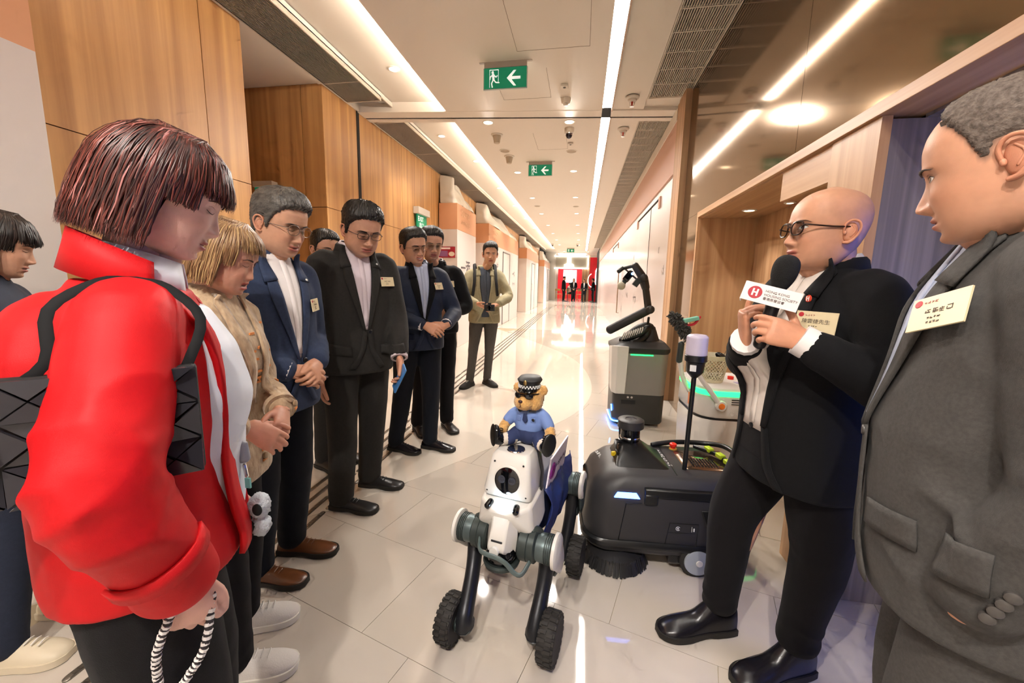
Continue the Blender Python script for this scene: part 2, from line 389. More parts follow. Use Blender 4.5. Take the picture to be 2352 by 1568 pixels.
# ---------------------------------------------------------------- left side
def wall(name, boxes, m):
    q = G()
    for b in boxes: q.bx(*b)
    return struct(q.obj(name, m, smooth=0))
wl = wall('wall_left', [(-3.0, -2.815, YB, 3.09, 0, 3.62), (-3.0, -2.815, 4.16, YE, 0, 3.62), (-4.3, -4.2, 3.0, 4.2, 0, 3.62), (-4.3, -2.815, 4.16, 4.3, 0, 3.62), (-4.3, -2.815, 2.9, 3.09, 0, 3.62)], m_dark)
cslab(-4.3, -2.8, 3.0, 4.2, ZC, 3.6, parent=wl, name='alcove_ceiling')
def panel(x0, x1, y0, y1, z0, z1, m=m_woodL, parent=wl, gap=.003):
    sx = gap if x1-x0 > .1 else 0; sy = gap if y1-y0 > .1 else 0
    return G().bx(x0+sx, x1-sx, y0+sy, y1-sy, z0+gap, z1-gap).obj('veneer_panel', m, parent, smooth=0)
for z0, z1 in ((0, 2.1), (2.1, ZC)):
    for y0, y1 in ((.2, 1.5), (1.5, 2.74), (2.74, 3.11), (4.14, 4.80), (4.86, 6.05), (6.05, 7.3), (7.3, 8.7), (8.7, 10.2), (10.2, 12), (12, 14), (14, 16), (16, 19), (19, 22), (22, 26)):
        panel(-2.815, -2.8, y0, y1, z0, z1)
    for x0, x1 in ((-4.2, -3.05), (-3.05, -2.8)): panel(x0, x1, 4.14, 4.158, z0, z1)
    panel(-4.198, -4.18, 3.1, 4.14, z0, z1); panel(-4.2, -2.8, 3.092, 3.11, z0, z1)
G().bx(-2.83, -2.795, 4.802, 4.858, 0, ZC).obj('shutter_guide', m_dark, wl, smooth=0)
# hoarding boxes along the left: white with an orange top band, grey film bunched above
XB = -2.41
mt_txt = mat('hoarding_ink', '5a5254', .5); mt_gold = mat('hoarding_script', 'eec39c', .5); mt_gl = mat('hoarding_ink_grey', 'a39a98', .5)
m_film = mat('white_film', 'e9e1d4', .35, bump=.3, bscale=14)
def hoarding(y0, y1, top, band, label, door=None, n=0):
    e = empty('hoarding_box', (XB, y0, 0), label, 'hoarding'); c = A(*e.location)
    G().bx(XL+.02, XB, y0, y1, 0, band).obj('white_board', m_hoard, e, c, smooth=0, bevel=.006)
    G().bx(XL+.02, XB, y0, y1, band, top).obj('orange_band', m_hoardo, e, c, smooth=0, bevel=.006)
    if door:
        d0, d1 = door
        d = G().bx(XB, XB+.012, d0, d1, .02, 2.2).obj('hoarding_door', m_hoard, e, c, smooth=0)
        q = G()
        for b in ((d0-.03, d0, 0, 2.23), (d1, d1+.05, 0, 2.23), (d0-.03, d1+.05, 2.2, 2.23)): q.bx(XB, XB+.02, b[0], b[1], b[2], b[3])
        q.obj('door_frame', mat('door_frame_grey', '6f6a66', .4, metal=.6), e, c, smooth=0)
        G().limb([(XB+.012, d0+.08, .95), (XB+.05, d0+.08, .98), (XB+.05, d0+.08, 1.22), (XB+.012, d0+.08, 1.25)], .008, n=8).obj('door_handle', m_chrome, d, c)
    # crumpled film between the band and the grille
    q = G(); nu, nv = 26, 9; rows = []
    rng = np.random.RandomState(n+3)
    for i in range(nu+1):
        t = i/nu; col = []
        y = y0+.03+(y1-y0-.06)*t if t > .18 else y0+.03
        xb = XL+(XB-XL)*min(1, t/.18) if t < .18 else XB
        for j in range(nv+1):
            s = j/nv; drop = (ZC+.02-top)*(1-.45*math.sin(min(1, t*1.1)*math.pi*.5)*(.6+.4*math.sin(t*9)))
            z = top+(drop-.05)*s; x = xb+(-.25 if t > .18 else -.0)*s+rng.uniform(-.02, .02)+.02*math.sin(7*s+11*t)
            col.append((max(x, XL+.03), y+rng.uniform(-.03, .03)*(t > .05), z))
        rows.append(col)
    q.loft(rows, closed=False, cap=False)
    fo = q.obj('plastic_film', m_film, e, c, smooth=180)
    sd = fo.modifiers.new('thick', 'SOLIDIFY'); sd.thickness = .004
    sb = fo.modifiers.new('sub', 'SUBSURF'); sb.levels = sb.render_levels = 1
    return e
h1 = hoarding(7.62, 9.0, 2.80, 2.31, 'nearest orange-topped white hoarding box, with the red poster and Super lettering', n=1)
h2 = hoarding(10.3, 15.2, 2.80, 2.31, 'second orange-topped hoarding box, with a narrow door, behind the man in the khaki blazer', (12.2, 13.3), 2)
h3 = hoarding(17.6, 22.4, 2.80, 2.35, 'third orange-topped hoarding box, with a door, in the middle distance', (19.4, 20.6), 3)
h4 = hoarding(26, 30.5, 2.75, 2.35, 'farthest hoarding box with a blue picture, just before the red shop', (28.5, 29.8), 4)
h0 = empty('hoarding_wall', (XB, 0, 0), 'tall white hoarding with an orange top at the near left edge', 'hoarding')
G().bx(-2.6, XB, -.6, 1.53, 0, 2.285).obj('white_board', m_hoard, h0, (XB, 0, 0), smooth=0)
G().bx(-2.6, XB, -.6, 1.53, 2.285, ZC).obj('orange_band', m_hoardo, h0, (XB, 0, 0), smooth=0)
struct(G().bx(-2.82, -2.6, -.6, 1.45, 0, ZC).obj('trim_1', m_dark, smooth=0))
# lettering and poster on the first box
text('一添', 'hoarding_lettering', mt_txt, h1, (XB+.002, 7.85, 1.46), (0, 1, 0), (0, 0, 1), .34, bold=.004)
text('Super', 'hoarding_lettering', mt_txt, h1, (XB+.002, 7.68, 1.16), (0, 1, 0), (0, 0, 1), .32)
scribble('hoarding_lettering', mt_txt, h1, (XB+.002, 7.85, .92), (0, 1, 0), (0, 0, 1), .14, 3)
for h, y in ((h1, 7.85), (h2, 10.75)):
    scribble('script_lettering', mt_gold, h, (XB+.003, y, 2.58), (0, 1, 0), (0, 0, 1), .15, 4)
    scribble('script_lettering', mt_gold, h, (XB+.003, y, 2.42), (0, 1, 0), (0, 0, 1), .10, 6)
scribble('hoarding_lettering', mt_gl, h2, (XB+.002, 14.0, 1.5), (0, 1, 0), (0, 0, 1), .22, 2)
scribble('hoarding_lettering', mt_gl, h2, (XB+.002, 14.0, 1.2), (0, 1, 0), (0, 0, 1), .12, 4)
scribble('hoarding_lettering', mt_gl, h2, (XB+.002, 11.3, 1.65), (0, 1, 0), (0, 0, 1), .22, 1)
pst = empty('poster', (-2.6, 7.61, 1.85), 'red and pink notice poster on the nearest hoarding box', 'poster')
G().bx(-2.79, -2.45, 7.606, 7.616, 1.77, 1.98).obj('sheet', mat('poster_red', 'a01f33', .4), pst, A(*pst.location), smooth=0)
G().bx(-2.77, -2.60, 7.603, 7.607, 1.79, 1.90).obj('picture', mat('poster_purple', '8a5a86', .4), pst, A(*pst.location), smooth=0)
G().prism([(math.cos(a)*.06, math.sin(a)*.045) for a in np.arange(16)*math.pi/8], (-2.52, 7.606, 1.84), (1, 0, 0), (0, 0, 1), (0, -1, 0), .003).obj('price_burst', mat('poster_cream', 'ead9c0', .4), pst, A(*pst.location))
G().bx(-2.77, -2.55, 7.603, 7.607, 1.93, 1.965).obj('headline', mat('poster_white', 'f2dedb', .4), pst, A(*pst.location), smooth=0)
G().prism([(0, 0), (.3, .05), (.33, .5), (.2, .75), (.2, 1.2), (.1, 1.2), (.1, .75), (-.05, .5)], (XB+.002, 26.6, .6), (0, 1, 0), (0, 0, 1), (1, 0, 0), .004).obj('blue_bottle_print', mat('print_blue', '5f97c4', .5), h4, (XB, 26, 0), smooth=0)
# ---------------------------------------------------------------- right side
NT = 1.955
wr = wall('wall_right', [(1.065, 1.2, 4.05, YE, 0, 3.62), (1.065, 1.2, YB, 4.05, NT+.05, 3.62), (1.56, 1.7, 1.5, 4.2, 0, 3.62), (2.35, 2.45, YB, 1.8, 0, 3.62), (1.2, 1.6, 4.065, 4.2, 0, 3.62), (1.2, 2.4, YB, 4.2, NT+.07, 3.62), (1.06, 2.4, YB-.1, YB, 0, 3.62)], m_dark)
for y0, y1 in ((YB, .2), (.2, 2.38), (2.38, 4.73)):
    G().bx(1.05, 1.065, y0+.0015, y1-.0015, NT+.05, 3.345).obj('steel_panel', m_steel, wr, smooth=0)
sp = G(); rows = []
G().bx(1.05, 1.065, 4.09, 4.73, 0, NT+.048).obj('steel_panel', m_steel, wr, smooth=0)
fr = struct(G().bx(1.035, 1.2, YB, 4.09, NT, NT+.048).obj('trim_2', m_woodRx, smooth=0, bevel=.002))
G().bx(1.035, 1.2, 4.052, 4.09, 0, NT).obj('niche_jamb', m_woodR, fr, smooth=0, bevel=.002)
G().bx(1.05, 1.56, 4.04, 4.052, 0, NT).obj('niche_side_panel', m_woodR, fr, smooth=0)
G().bx(1.06, 1.56, 2.052, 4.04, NT-.012, NT).obj('niche_soffit', m_woodRx, fr, smooth=0)
for y0, y1 in ((2.05, 2.75), (2.75, 3.5), (3.5, 4.04)):
    G().bx(1.54, 1.56, y0+.0015, y1-.0015, 0, NT-.012).obj('niche_back_panel', m_woodR, fr, smooth=0)
G().bx(1.05, 1.085, 1.757, 2.05, 0, NT-.001).obj('jamb_panel', m_woodR, fr, smooth=0)
G().bx(1.07, 1.56, 2.03, 2.05, 0, NT-.012).obj('niche_side_panel', m_woodR, fr, smooth=0)
G().bx(1.056, 1.076, 2.052, 2.5, NT-.16, NT-.013).obj('soffit_box', m_woodRx, fr, smooth=0)
G().bx(1.085, 2.35, 1.762, 1.775, 0, NT-.012).obj('grey_panel', m_woodD, fr, smooth=0)
G().bx(1.19, 2.35, YB, 1.762, NT-.012, NT).obj('grey_soffit', m_woodD, fr, smooth=0)
G().bx(2.335, 2.35, YB, 1.76, 0, NT-.012).obj('grey_panel', m_woodD, fr, smooth=0)
sh = empty('niche_shelf', (1.47, 3.32, 1.35), 'small pale oak ledge glowing under a spot in the niche behind the microphone', 'shelf')
G().bx(1.40, 1.54, 3.16, 3.5, 1.335, 1.36).obj('ledge', m_woodRx, sh, A(*sh.location), bevel=.002)
# wood trim post between steel and the white hoarding
tp = struct(G().bx(.985, 1.065, 4.73, 5.02, 0, ZC).obj('trim_3', m_woodR, smooth=0, bevel=.003))
G().bx(1.0, 1.065, 5.022, 5.05, 0, ZC).obj('dark_reveal', mat('reveal_brown', '6b4a2c', .6), tp, smooth=0)
G().bx(.995, 1.065, 5.05, 5.14, 0, ZC).obj('inner_jamb', m_woodR, tp, smooth=0)
hw = empty('hoarding_wall', (1.05, 5.14, 0), 'long white hoarding with a pink top band along the right of the corridor', 'hoarding'); hc = A(*hw.location)
mgl = mat('hoarding_gloss', 'dcd3d0', .22)
for y0, y1 in ((5.14, 6.72), (6.724, 8.2), (8.204, 10.4), (10.404, 13.2), (13.204, 16), (16.004, 20), (20.004, 25.5)):
    G().bx(1.02, 1.064, y0, y1, 0, 2.62).obj('board', mgl, hw, hc, smooth=0)
G().bx(1.0, 1.064, 5.14, 25.5, 2.62, 3.2).obj('pink_band', m_pink, hw, hc, smooth=0)
G().bx(.99, 1.064, 5.14, 25.5, 3.2, ZC-.03).obj('top_rail', m_ceil, hw, hc, smooth=0)
ms = mat('satin_handle', 'a08c78', .35, metal=1)
for y0, y1, h in ((6.0, 8.2, 2.5), (12.4, 14.3, 2.5)):
    G().bx(1.012, 1.02, y0, y1, h, h+.025).obj('door_head_gap', m_dark, hw, hc, smooth=0)
    for y in (y0, y1): G().bx(1.005, 1.02, y-.06, y+.06, h-.12, h+.03).obj('door_bracket', m_pink, hw, hc, smooth=0)
G().bx(1.0155, 1.0205, 6.718, 6.728, 0, 2.5).obj('door_gap', m_dark, hw, hc, smooth=0)
G().limb([(1.02, 11.2, .55), (.97, 11.2, .55), (.97, 11.2, 1.75), (1.02, 11.2, 1.75)], .014, n=8, sub=1).obj('pull_handle', ms, hw, hc)
lv = G(); lv.box((1.012, 7.75, 1.42), (.012, .1, .24)); lv.limb([(1.01, 7.75, 1.36), (.95, 7.75, 1.36), (.94, 7.45, 1.36)], .012, n=8, sub=1); lv.obj('lever_handle', ms, hw, hc)
for y, z, s, t in ((5.9, 1.75, .10, 1), (8.6, 1.8, .12, 1), (8.3, .95, .2, 2), (9.6, 1.0, .17, 2), (10.6, .6, .2, 1), (7.0, .7, .22, 1), (7.2, .35, .2, 1), (5.5, 1.45, .12, 1)):
    scribble('hoarding_lettering', mt_gl, hw, (1.0185, y, z), (0, -1, 0), (0, 0, 1), s, t)
# end of the corridor: shop with sign, red interior
YS = 31.0
we = wall('wall_back', [(-5.5, 3.2, YE+3.0, YE+3.1, 0, 3.62), (-5.5, -5.4, 22, YE+3, 0, 3.62), (3.1, 3.2, 22, YE+3, 0, 3.62), (-5.5, -2.0, YS, YS+.1, 0, 3.62), (-5.5, 3.2, YB-.1, YB, 0, 3.62)], m_white)
m_red = mat('shop_red_glow', 'd8202c', .35, emit=.15); m_sgn = mat('sign_panel', 'b9b2a2', .5)  # red walls get a faint glow of their own to look lit
m_glow = mat('sign_neon', (1, .98, .93), .4, emit=5); m_scr = mat('screen_white', (.93, .97, 1), .4, emit=2.2)
sg = empty('shop_sign', (-.8, YS, 2.4), 'glowing white framed shop sign above the far red shop', 'sign'); sc = A(*sg.location)
G().bx(-2.0, .45, YS-.1, YS, 2.40, 3.3).obj('panel', m_sgn, sg, sc, smooth=0)
q = G()
for b in ((-2.1, .45, 3.27, 3.36), (-2.1, .45, 2.38, 2.46), (.36, .45, 2.38, 3.36)): q.bx(b[0], b[1], YS-.16, YS-.1, b[2], b[3])
q.obj('neon_frame', m_glow, sg, sc, smooth=0)
G().prism([(-.38, 0), (.38, 0), (.36, .2), (.25, .3), (.2, .24), (.14, .34), (.14, .75), (-.14, .75), (-.14, .34), (-.2, .3), (-.3, .22), (-.36, .25)], (-1.0, YS-.1, 2.46), (1, 0, 0), (0, 0, 1), (0, -1, 0), .06).obj('neon_lettering', m_glow, sg, sc, smooth=0)
sf = empty('shopfront', (0, YS+.1, 0), 'red shopfront with posters at the end of the corridor', 'shopfront'); fc = A(*sf.location)
G().bx(-2.0, .25, YE+2.4, YE+2.5, 0, 2.5).obj('red_back_wall', m_red, sf, fc, smooth=0)
G().bx(.0, .45, YS-.02, YS+.1, 0, 2.37).obj('timber_pier', m_woodR, sf, fc, smooth=0)
G().bx(.47, .55, YS-.05, YS+.1, 0, 3.4).obj('timber_pier', m_woodR, sf, fc, smooth=0)
G().bx(.52, 3.0, YS, YS+.1, 0, 3.25).obj('red_front', m_red, sf, fc, smooth=0)
pb = G(); pb.prism([(0, .15), (.15, 0), (1.2, 0), (1.2, 1.5), (.35, 1.5), (.1, 1.35), (0, 1.1)], (.98, YS-.02, 1.15), (1, 0, 0), (0, 0, 1), (0, -1, 0), .04); pb.obj('poster_frame', m_glow, sf, fc, smooth=0)
pb = G(); pb.prism([(.07, .17), (.17, .07), (1.2, .07), (1.2, 1.43), (.38, 1.43), (.17, 1.3), (.07, 1.08)], (.98, YS-.06, 1.15), (1, 0, 0), (0, 0, 1), (0, -1, 0), .01); pb.obj('poster_sheet', mat('poster_ice', 'b9c7dc', .4, emit=.5), sf, fc, smooth=0)
G().bx(1.15, 1.45, YS-.09, YS-.07, 1.85, 2.1).obj('poster_picture', mat('poster_blue', '2a55b0', .4, emit=.3), sf, fc, smooth=0)
G().bx(1.1, 1.45, YS-.09, YS-.07, 1.3, 1.36).obj('poster_caption', mat('poster_navy', '23406e', .4), sf, fc, smooth=0)
G().ell((1.25, YS-.08, 2.45), (.1, .02, .1)).obj('poster_badge', mat('poster_orange', 'd9573a', .4, emit=.3), sf, fc)
scribble('poster_lettering', mat('poster_navy', '23406e'), sf, (1.1, YS-.075, 1.45), (1, 0, 0), (0, 0, 1), .16, 2)
tag(G().bx(-1.55, -.45, YE+2.3, YE+2.38, 1.35, 2.4).obj('video_screen', m_scr, smooth=0), 'bright white video screen on the red shop wall', 'screen')
rg = G(); rg.limb([(.78+.32*math.cos(a), YS-.04, 1.55+.5*math.sin(a)) for a in np.linspace(1.9, 4.6, 9)], .02, n=6, sub=2); rg.obj('neon_ring', m_glow, sf, fc)
# ================================================================== CEILING FIXTURES
ZF = ZC-.02
m_rimw = mat('fixture_white', 'efe7dc', .4); m_lamp = mat('downlight_lens', (1, .93, .8), .4, emit=8)
def downlight(x, y, label, z=ZF, on=1.0, size=.055, aim=None, cone=115, grp=None):
    e = empty('downlight', (x, y, z), label, 'downlight', group=grp); c = A(*e.location)
    G().lathe(c, [(size+.018, .004), (size+.018, -.004), (size+.004, -.007), (size, .0)]).obj('rim', m_rimw, e, c)
    G().lathe(c, [(size, -.002), (size*.98, -.0045), (size*.5, -.0046)]).obj('lens', m_lamp if on else m_rimw, e, c)
    if on:
        ld = bpy.data.lights.new('downlight_lamp', 'SPOT'); ld.energy = SPOT_W*on; ld.color = WARM; ld.spot_size = math.radians(cone); ld.spot_blend = .7; ld.shadow_soft_size = .045
        lo = bpy.data.objects.new('lamp', ld); COL.objects.link(lo); lo.parent = e; lo.location = (0, 0, -.03)
        if aim is not None:
            d = Vector(aim)-Vector((x, y, z)); lo.rotation_euler = d.to_track_quat('-Z', 'Y').to_euler()
    return e
downlight(-1.273, 5.32, 'round downlight just beyond the shutter slot, nearer the cove light', on=1.6, aim=(-.7, 2.4, 0))
downlight(-.243, 5.42, 'round downlight just beyond the shutter slot, nearer the light strip', on=2.2, aim=(-.2, 2.2, 0))
for y in (7.68, 9.95, 12.2, 14.6, 17, 19.5, 22):
    for x, s in ((-1.265, 'left'), (-.235, 'right')):
        downlight(x, y, {7.68: 'downlight %s of the second exit sign', 9.95: 'first small downlight past the second exit sign, %s row', 12.2: 'second small downlight past the second exit sign, %s row', 14.6: 'third small downlight past the second exit sign, %s row', 17: 'fourth small downlight past the second exit sign, %s row', 19.5: 'fifth small downlight past the second exit sign, %s row', 22: 'sixth small downlight past the second exit sign, %s row'}[y] % s, on=1.4 if y < 18 else 2.6)
for y in (7.3, 9.35, 11.5, 13.8, 16.2):
    downlight(-1.95, y, {7.3: 'nearest', 9.35: 'second', 11.5: 'third', 13.8: 'fourth', 16.2: 'farthest'}[y]+' of the small downlights in the cove ceiling above the hoardings', z=3.45, on=.5)
downlight(-1.985, 4.15, 'small round downlight in the cove ceiling above the row of men', z=3.45, on=1.5, size=.045, aim=(-.9, 2.9, 0), cone=130)
downlight(-2.15, 6.03, 'small round downlight in the cove ceiling beyond the slot', z=3.45, on=.8, size=.045)
downlight(-.9, -.9, 'added fill downlight in the ceiling behind the viewer, left', on=2.2, cone=150); downlight(-.1, -.9, 'added fill downlight in the ceiling behind the viewer, right', on=2.2, cone=150)  # fill lamps added out of view to brighten the near ceiling
downlight(1.31, 3.62, 'small downlight in the oak niche soffit', z=NT-.014, on=.14, size=.035, cone=80, aim=(1.42, 3.8, 0))
downlight(1.35, 2.62, 'small downlight in the oak niche soffit beside the bald head', z=NT-.014, on=.10, size=.035, cone=80)
downlight(-1.2, 26.5, 'added downlight brightening the far end before the shop sign, left', on=8); downlight(.3, 26.8, 'added downlight brightening the far end before the shop sign, right', on=8)  # lamps added because the far end and its people came out dark
sl_ = empty('added_shop_light', (-.8, 32.9, 3.55), 'added ceiling panel light that brightens the far red shop', 'light')
G().bx(-1.9, .2, 32.2, 33.6, 3.56, 3.6).obj('added_light_panel', mat('shop_fill_glow', (1, .97, .92), .5, emit=16), sl_, A(*sl_.location), smooth=0)  # glowing panel added to brighten the dim far shop
# ledge spot
downlight(1.47, 3.32, 'tiny downlight over the oak ledge', z=NT-.014, on=.05, size=.02, cone=45)
def exit_sign(x, y, z, w, label, right=True):
    """hanging running-man sign, green face to the viewer"""
    e = empty('exit_sign', (x, y, ZF), label, 'exit sign'); c = A(*e.location); h = w*.44
    q = G(); q.bx(x-w*.62, x+w*.62, y-.012, y+.012, ZF-.006, ZF); q.bx(x-w*.5, x+w*.5, y-.012, y+.012, ZF-.05, ZF-.006); q.obj('mounting', mat('sign_grey', 'bdb3a8', .4), e, c, smooth=0)
    G().bx(x-w*.52, x+w*.52, y-.009, y+.009, ZF-.05-h-.012, ZF-.05).obj('acrylic_panel', mat('acrylic', 'cfd6cf', .2), e, c, smooth=0, bevel=.003)
    z0 = ZF-.05-h-.004
    G().bx(x-w*.5, x+w*.5, y-.013, y-.009, z0, z0+h).obj('green_face', m_green, e, c, smooth=0)
    k = w; P = lambda pts, nm: G().prism([(a*k, b*k) for a, b in pts], (x-w*.5, y-.0135, z0), (1, 0, 0), (0, 0, 1), (0, -1, 0), .0015).obj(nm, m_signw, e, c, smooth=0)
    P([(.54, .21), (.70, .37), (.76, .37), (.65, .24), (.86, .24), (.86, .18), (.65, .18), (.76, .04), (.70, .04)], 'arrow')
    q = G()
    for pts in ([(.13, .02), (.14, .02), (.14, .40), (.13, .40)], [(.13, .39), (.34, .39), (.34, .405), (.13, .405)], [(.335, .14), (.345, .14), (.345, .40), (.335, .40)]):
        q.prism([(a*k, b*k) for a, b in pts], (x-w*.5, y-.0135, z0), (1, 0, 0), (0, 0, 1), (0, -1, 0), .001)
    q.obj('door_outline', m_signw, e, c, smooth=0)
    q = G()
    f = lambda a, b: (x-w*.5+a*k, y-.0145, z0+b*k)
    q.ell(f(.205, .345), (.028*k, .003, .03*k))
    q.limb([f(.215, .30), f(.225, .19)], [.03*k, .024*k], n=8, flat=(1, .12), up=(1, 0, 0))
    for a in ([f(.20, .29), f(.15, .25), f(.14, .20)], [f(.23, .29), f(.29, .24), f(.31, .27)], [f(.22, .19), f(.18, .11), f(.20, .03)], [f(.23, .19), f(.28, .13), f(.36, .12)]):
        q.limb(a, .013*k, n=8, sub=1, flat=(1, .25), up=(1, 0, 0))
    q.obj('running_figure', m_signw, e, c)
    return e
exit_sign(-.785, 3.95, ZF, .40, 'large green running-man exit sign hanging nearest in the ceiling')
exit_sign(-.775, 7.06, ZF, .39, 'green running-man exit sign hanging second along the ceiling')
exit_sign(-.72, 24.0, ZF, .42, 'tiny green exit sign at the far end of the ceiling')
def wall_exit(x0, x1, y, z, label, words):
    e = empty('exit_box', (x0, y, z), label, 'exit sign'); c = A(*e.location); w = x1-x0
    G().bx(x0, x1, y-.09, y, z-.06, z).obj('housing', mat('sign_housing', 'cfc5b8', .5), e, c, smooth=0, bevel=.003)
    G().bx(x0, x1-.02, y-.06, y-.04, z-.34, z-.06).obj('green_face', m_green, e, c, smooth=0)
    text(words[0], 'lettering', m_signw, e, (x0+.01, y-.062, z-.2), (1, 0, 0), (0, 0, 1), .16)
    text(words[1], 'lettering', m_signw, e, (x0+.01, y-.062, z-.31), (1, 0, 0), (0, 0, 1), .12)
wall_exit(-3.60, -3.36, 4.1, 2.36, 'boxed green exit sign in the dark wood alcove behind the grey-haired man', ('出口', 'EXIT'))
eb = empty('exit_box', (-2.8, 6.7, 2.5), 'boxed green EXIT sign on the wood wall above the smiling man', 'exit sign'); ec = A(*eb.location)
G().bx(-2.798, -2.70, 6.45, 6.95, 2.42, 2.53).obj('housing', mat('sign_housing', 'cfc5b8', .5), eb, ec, smooth=0, bevel=.003)
G().bx(-2.77, -2.745, 6.5, 6.9, 2.20, 2.42).obj('green_face', m_green, eb, ec, smooth=0)
text('EXIT', 'lettering', m_signw, eb, (-2.743, 6.515, 2.31), (0, 1, 0), (0, 0, 1), .115); text('出口', 'lettering', m_signw, eb, (-2.743, 6.57, 2.21), (0, 1, 0), (0, 0, 1), .10)
# detectors, sprinklers, speakers, cameras
mw2 = mat('device_white', 'e2d8ca', .45)
def det(x, y, kind, label):
    e = empty({'smoke': 'smoke_detector', 'spr': 'sprinkler', 'box': 'ceiling_sensor', 'dome': 'dome_camera', 'spk': 'ceiling_speaker', 'horn': 'ceiling_speaker'}[kind], (x, y, ZF), label, {'smoke': 'smoke detector', 'spr': 'sprinkler', 'box': 'sensor', 'dome': 'camera', 'spk': 'speaker', 'horn': 'speaker'}[kind]); c = A(*e.location)
    if kind == 'smoke':
        G().lathe(c, [(.055, 0), (.055, -.015), (.045, -.05), (.03, -.055)]).obj('base', mw2, e, c); G().lathe(c-A(0, 0, .062), [(.028, .008), (.026, -.006), (.01, -.008)]).obj('cap', mw2, e, c)
    elif kind == 'spr':
        G().lathe(c, [(.075, 0), (.07, -.012), (.05, -.022), (.045, -.04), (.02, -.045)]).obj('rose', mw2, e, c)
        G().cyl(c-A(0, 0, .04), c-A(0, 0, .085), .011, .008, 10).obj('glass_bulb', mat('sprinkler_red', 'c8281c', .25), e, c)
        q = G(); q.limb([c-A(.02, 0, .04), c-A(.024, 0, .07), c-A(0, 0, .095), c-A(-.024, 0, .07), c-A(-.02, 0, .04)], .004, n=6); q.lathe(c-A(0, 0, .097), [(.024, 0), (.024, .003)], n=12); q.obj('deflector', m_chrome, e, c)
    elif kind == 'box':
        G().box(c-A(0, 0, .012), (.075, .07, .024)).obj('case', mw2, e, c, bevel=.004); G().ell(c-A(0, .0, .026), (.015, .012, .006)).obj('lens', mat('sensor_dark', '55504a', .3), e, c)
    elif kind == 'dome':
        G().lathe(c, [(.062, 0), (.062, -.055), (.055, -.06)]).obj('base', mw2, e, c); G().ell(c-A(0, 0, .075), (.045, .045, .055)).obj('dark_dome', mat('dome_smoke', '241f2c', .1, spec=.8), e, c)
        G().lathe(c-A(0, 0, .06), [(.05, 0), (.05, -.012)]).obj('ring', m_chrome, e, c)
    elif kind == 'spk':
        G().lathe(c, [(.085, 0), (.083, -.006), (.07, -.007)]).obj('rim', mw2, e, c); G().lathe(c, [(.072, -.004), (.07, -.0085)]).obj('mesh', mat('speaker_mesh', 'b3a28d', .7), e, c)
    else:
        G().lathe(c, [(.085, 0), (.08, -.01), (.062, -.014)]).obj('rim', mw2, e, c); G().lathe(c, [(.06, -.01), (.04, -.11), (.03, -.112)]).obj('housing', mat('horn_beige', 'c9b9a3', .6), e, c)
det(-.265, 4.46, 'box', 'small square ceiling sensor ahead of the white detector'); det(-.263, 4.77, 'smoke', 'white smoke detector before the shutter slot')
det(.453, 4.83, 'spr', 'red-bulbed sprinkler beside the barred grille before the slot'); det(.447, 5.74, 'spr', 'red-bulbed sprinkler just beyond the slot')
det(-.252, 5.64, 'dome', 'dark dome camera beyond the slot'); det(-.25, 6.2, 'box', 'small white ceiling sensor behind the dome camera')
det(-1.25, 5.76, 'horn', 'beige cone-shaped speaker nearest the slot'); det(-1.25, 6.72, 'horn', 'beige cone-shaped speaker next to the second exit sign')
det(-1.267, 6.44, 'spk', 'flat round speaker between the two cone speakers'); det(-.245, 6.57, 'spk', 'flat round speaker beyond the dome camera')
for x, y in ((-1.26, 11.0), (-.24, 11.1)): det(x, y, 'spk', 'flat round speaker far along the ceiling, %s row' % ('left' if x < -1 else 'right'))
det(-1.6, 21.5, 'dome', 'far dome camera beside the cove light'); det(-.3, 21.5, 'dome', 'far dome camera near the end of the light strip')
# blue lit display in the grey alcove
ds = empty('wall_display', (2.33, 1.0, 1.2), 'blue lit display on the grey alcove wall behind the man in the grey suit', 'display'); dc = A(*ds.location)
G().bx(2.29, 2.335, .25, 1.6, .75, 1.6).obj('bezel', m_black, ds, dc, smooth=0, bevel=.004)
G().bx(2.285, 2.29, .28, 1.57, .78, 1.57).obj('screen', mat('blue_screen', (.25, .45, 1), .3, emit=4.5), ds, dc, smooth=0)
# ================================================================== ROBOTS
def rrect(hx, hy, z, cx=0, cy=0, n=8, e=.35):
    """rounded rectangle ring"""
    r = min(hx, hy)*e; P = []
    for sx, sy, a0 in ((1, -1, -90), (1, 1, 0), (-1, 1, 90), (-1, -1, 180)):
        for k in range(n+1):
            a = math.radians(a0+90*k/n); P.append((cx+sx*(hx-r)+math.cos(a)*r, cy+sy*(hy-r)+math.sin(a)*r, z))
    return np.array(P)
m_shell = mat('robot_white', 'd2cec8', .35); m_gun = mat('gunmetal', '5d6a6c', .38, metal=.7); m_gun2 = mat('dark_gunmetal', '3c4443', .42, metal=.5)
m_rub = mat('tyre_rubber', '2a2725', .75, bump=.1); m_leg = mat('black_anodised', '26272b', .35, metal=.4); m_glass = mat('lens_black', '0a0a0d', .06, spec=.8)
m_bled = mat('blue_led', (.35, .6, 1), .3, emit=18); m_wled = mat('white_led', (.8, .92, 1), .3, emit=40); m_gled = mat('green_led', (.15, 1, .45), .3, emit=2.6)
class Fr:
    """local frame: builds geometry in local coordinates then maps to world"""
    def __init__(s, o, a): s.o = A(*o); s.R = rotz(a); s.a = a; s.k = 1.0
    def put(s, g, name, m, parent, **k):
        g.v = [(q*s.k) @ s.R.T + s.o for q in g.v]; return g.obj(name, m, parent, A(*parent_root(parent)), **k)
    def P(s, *p): return s.R @ A(*p)+s.o
def parent_root(p):
    while p.parent is not None: p = p.parent
    return p.location
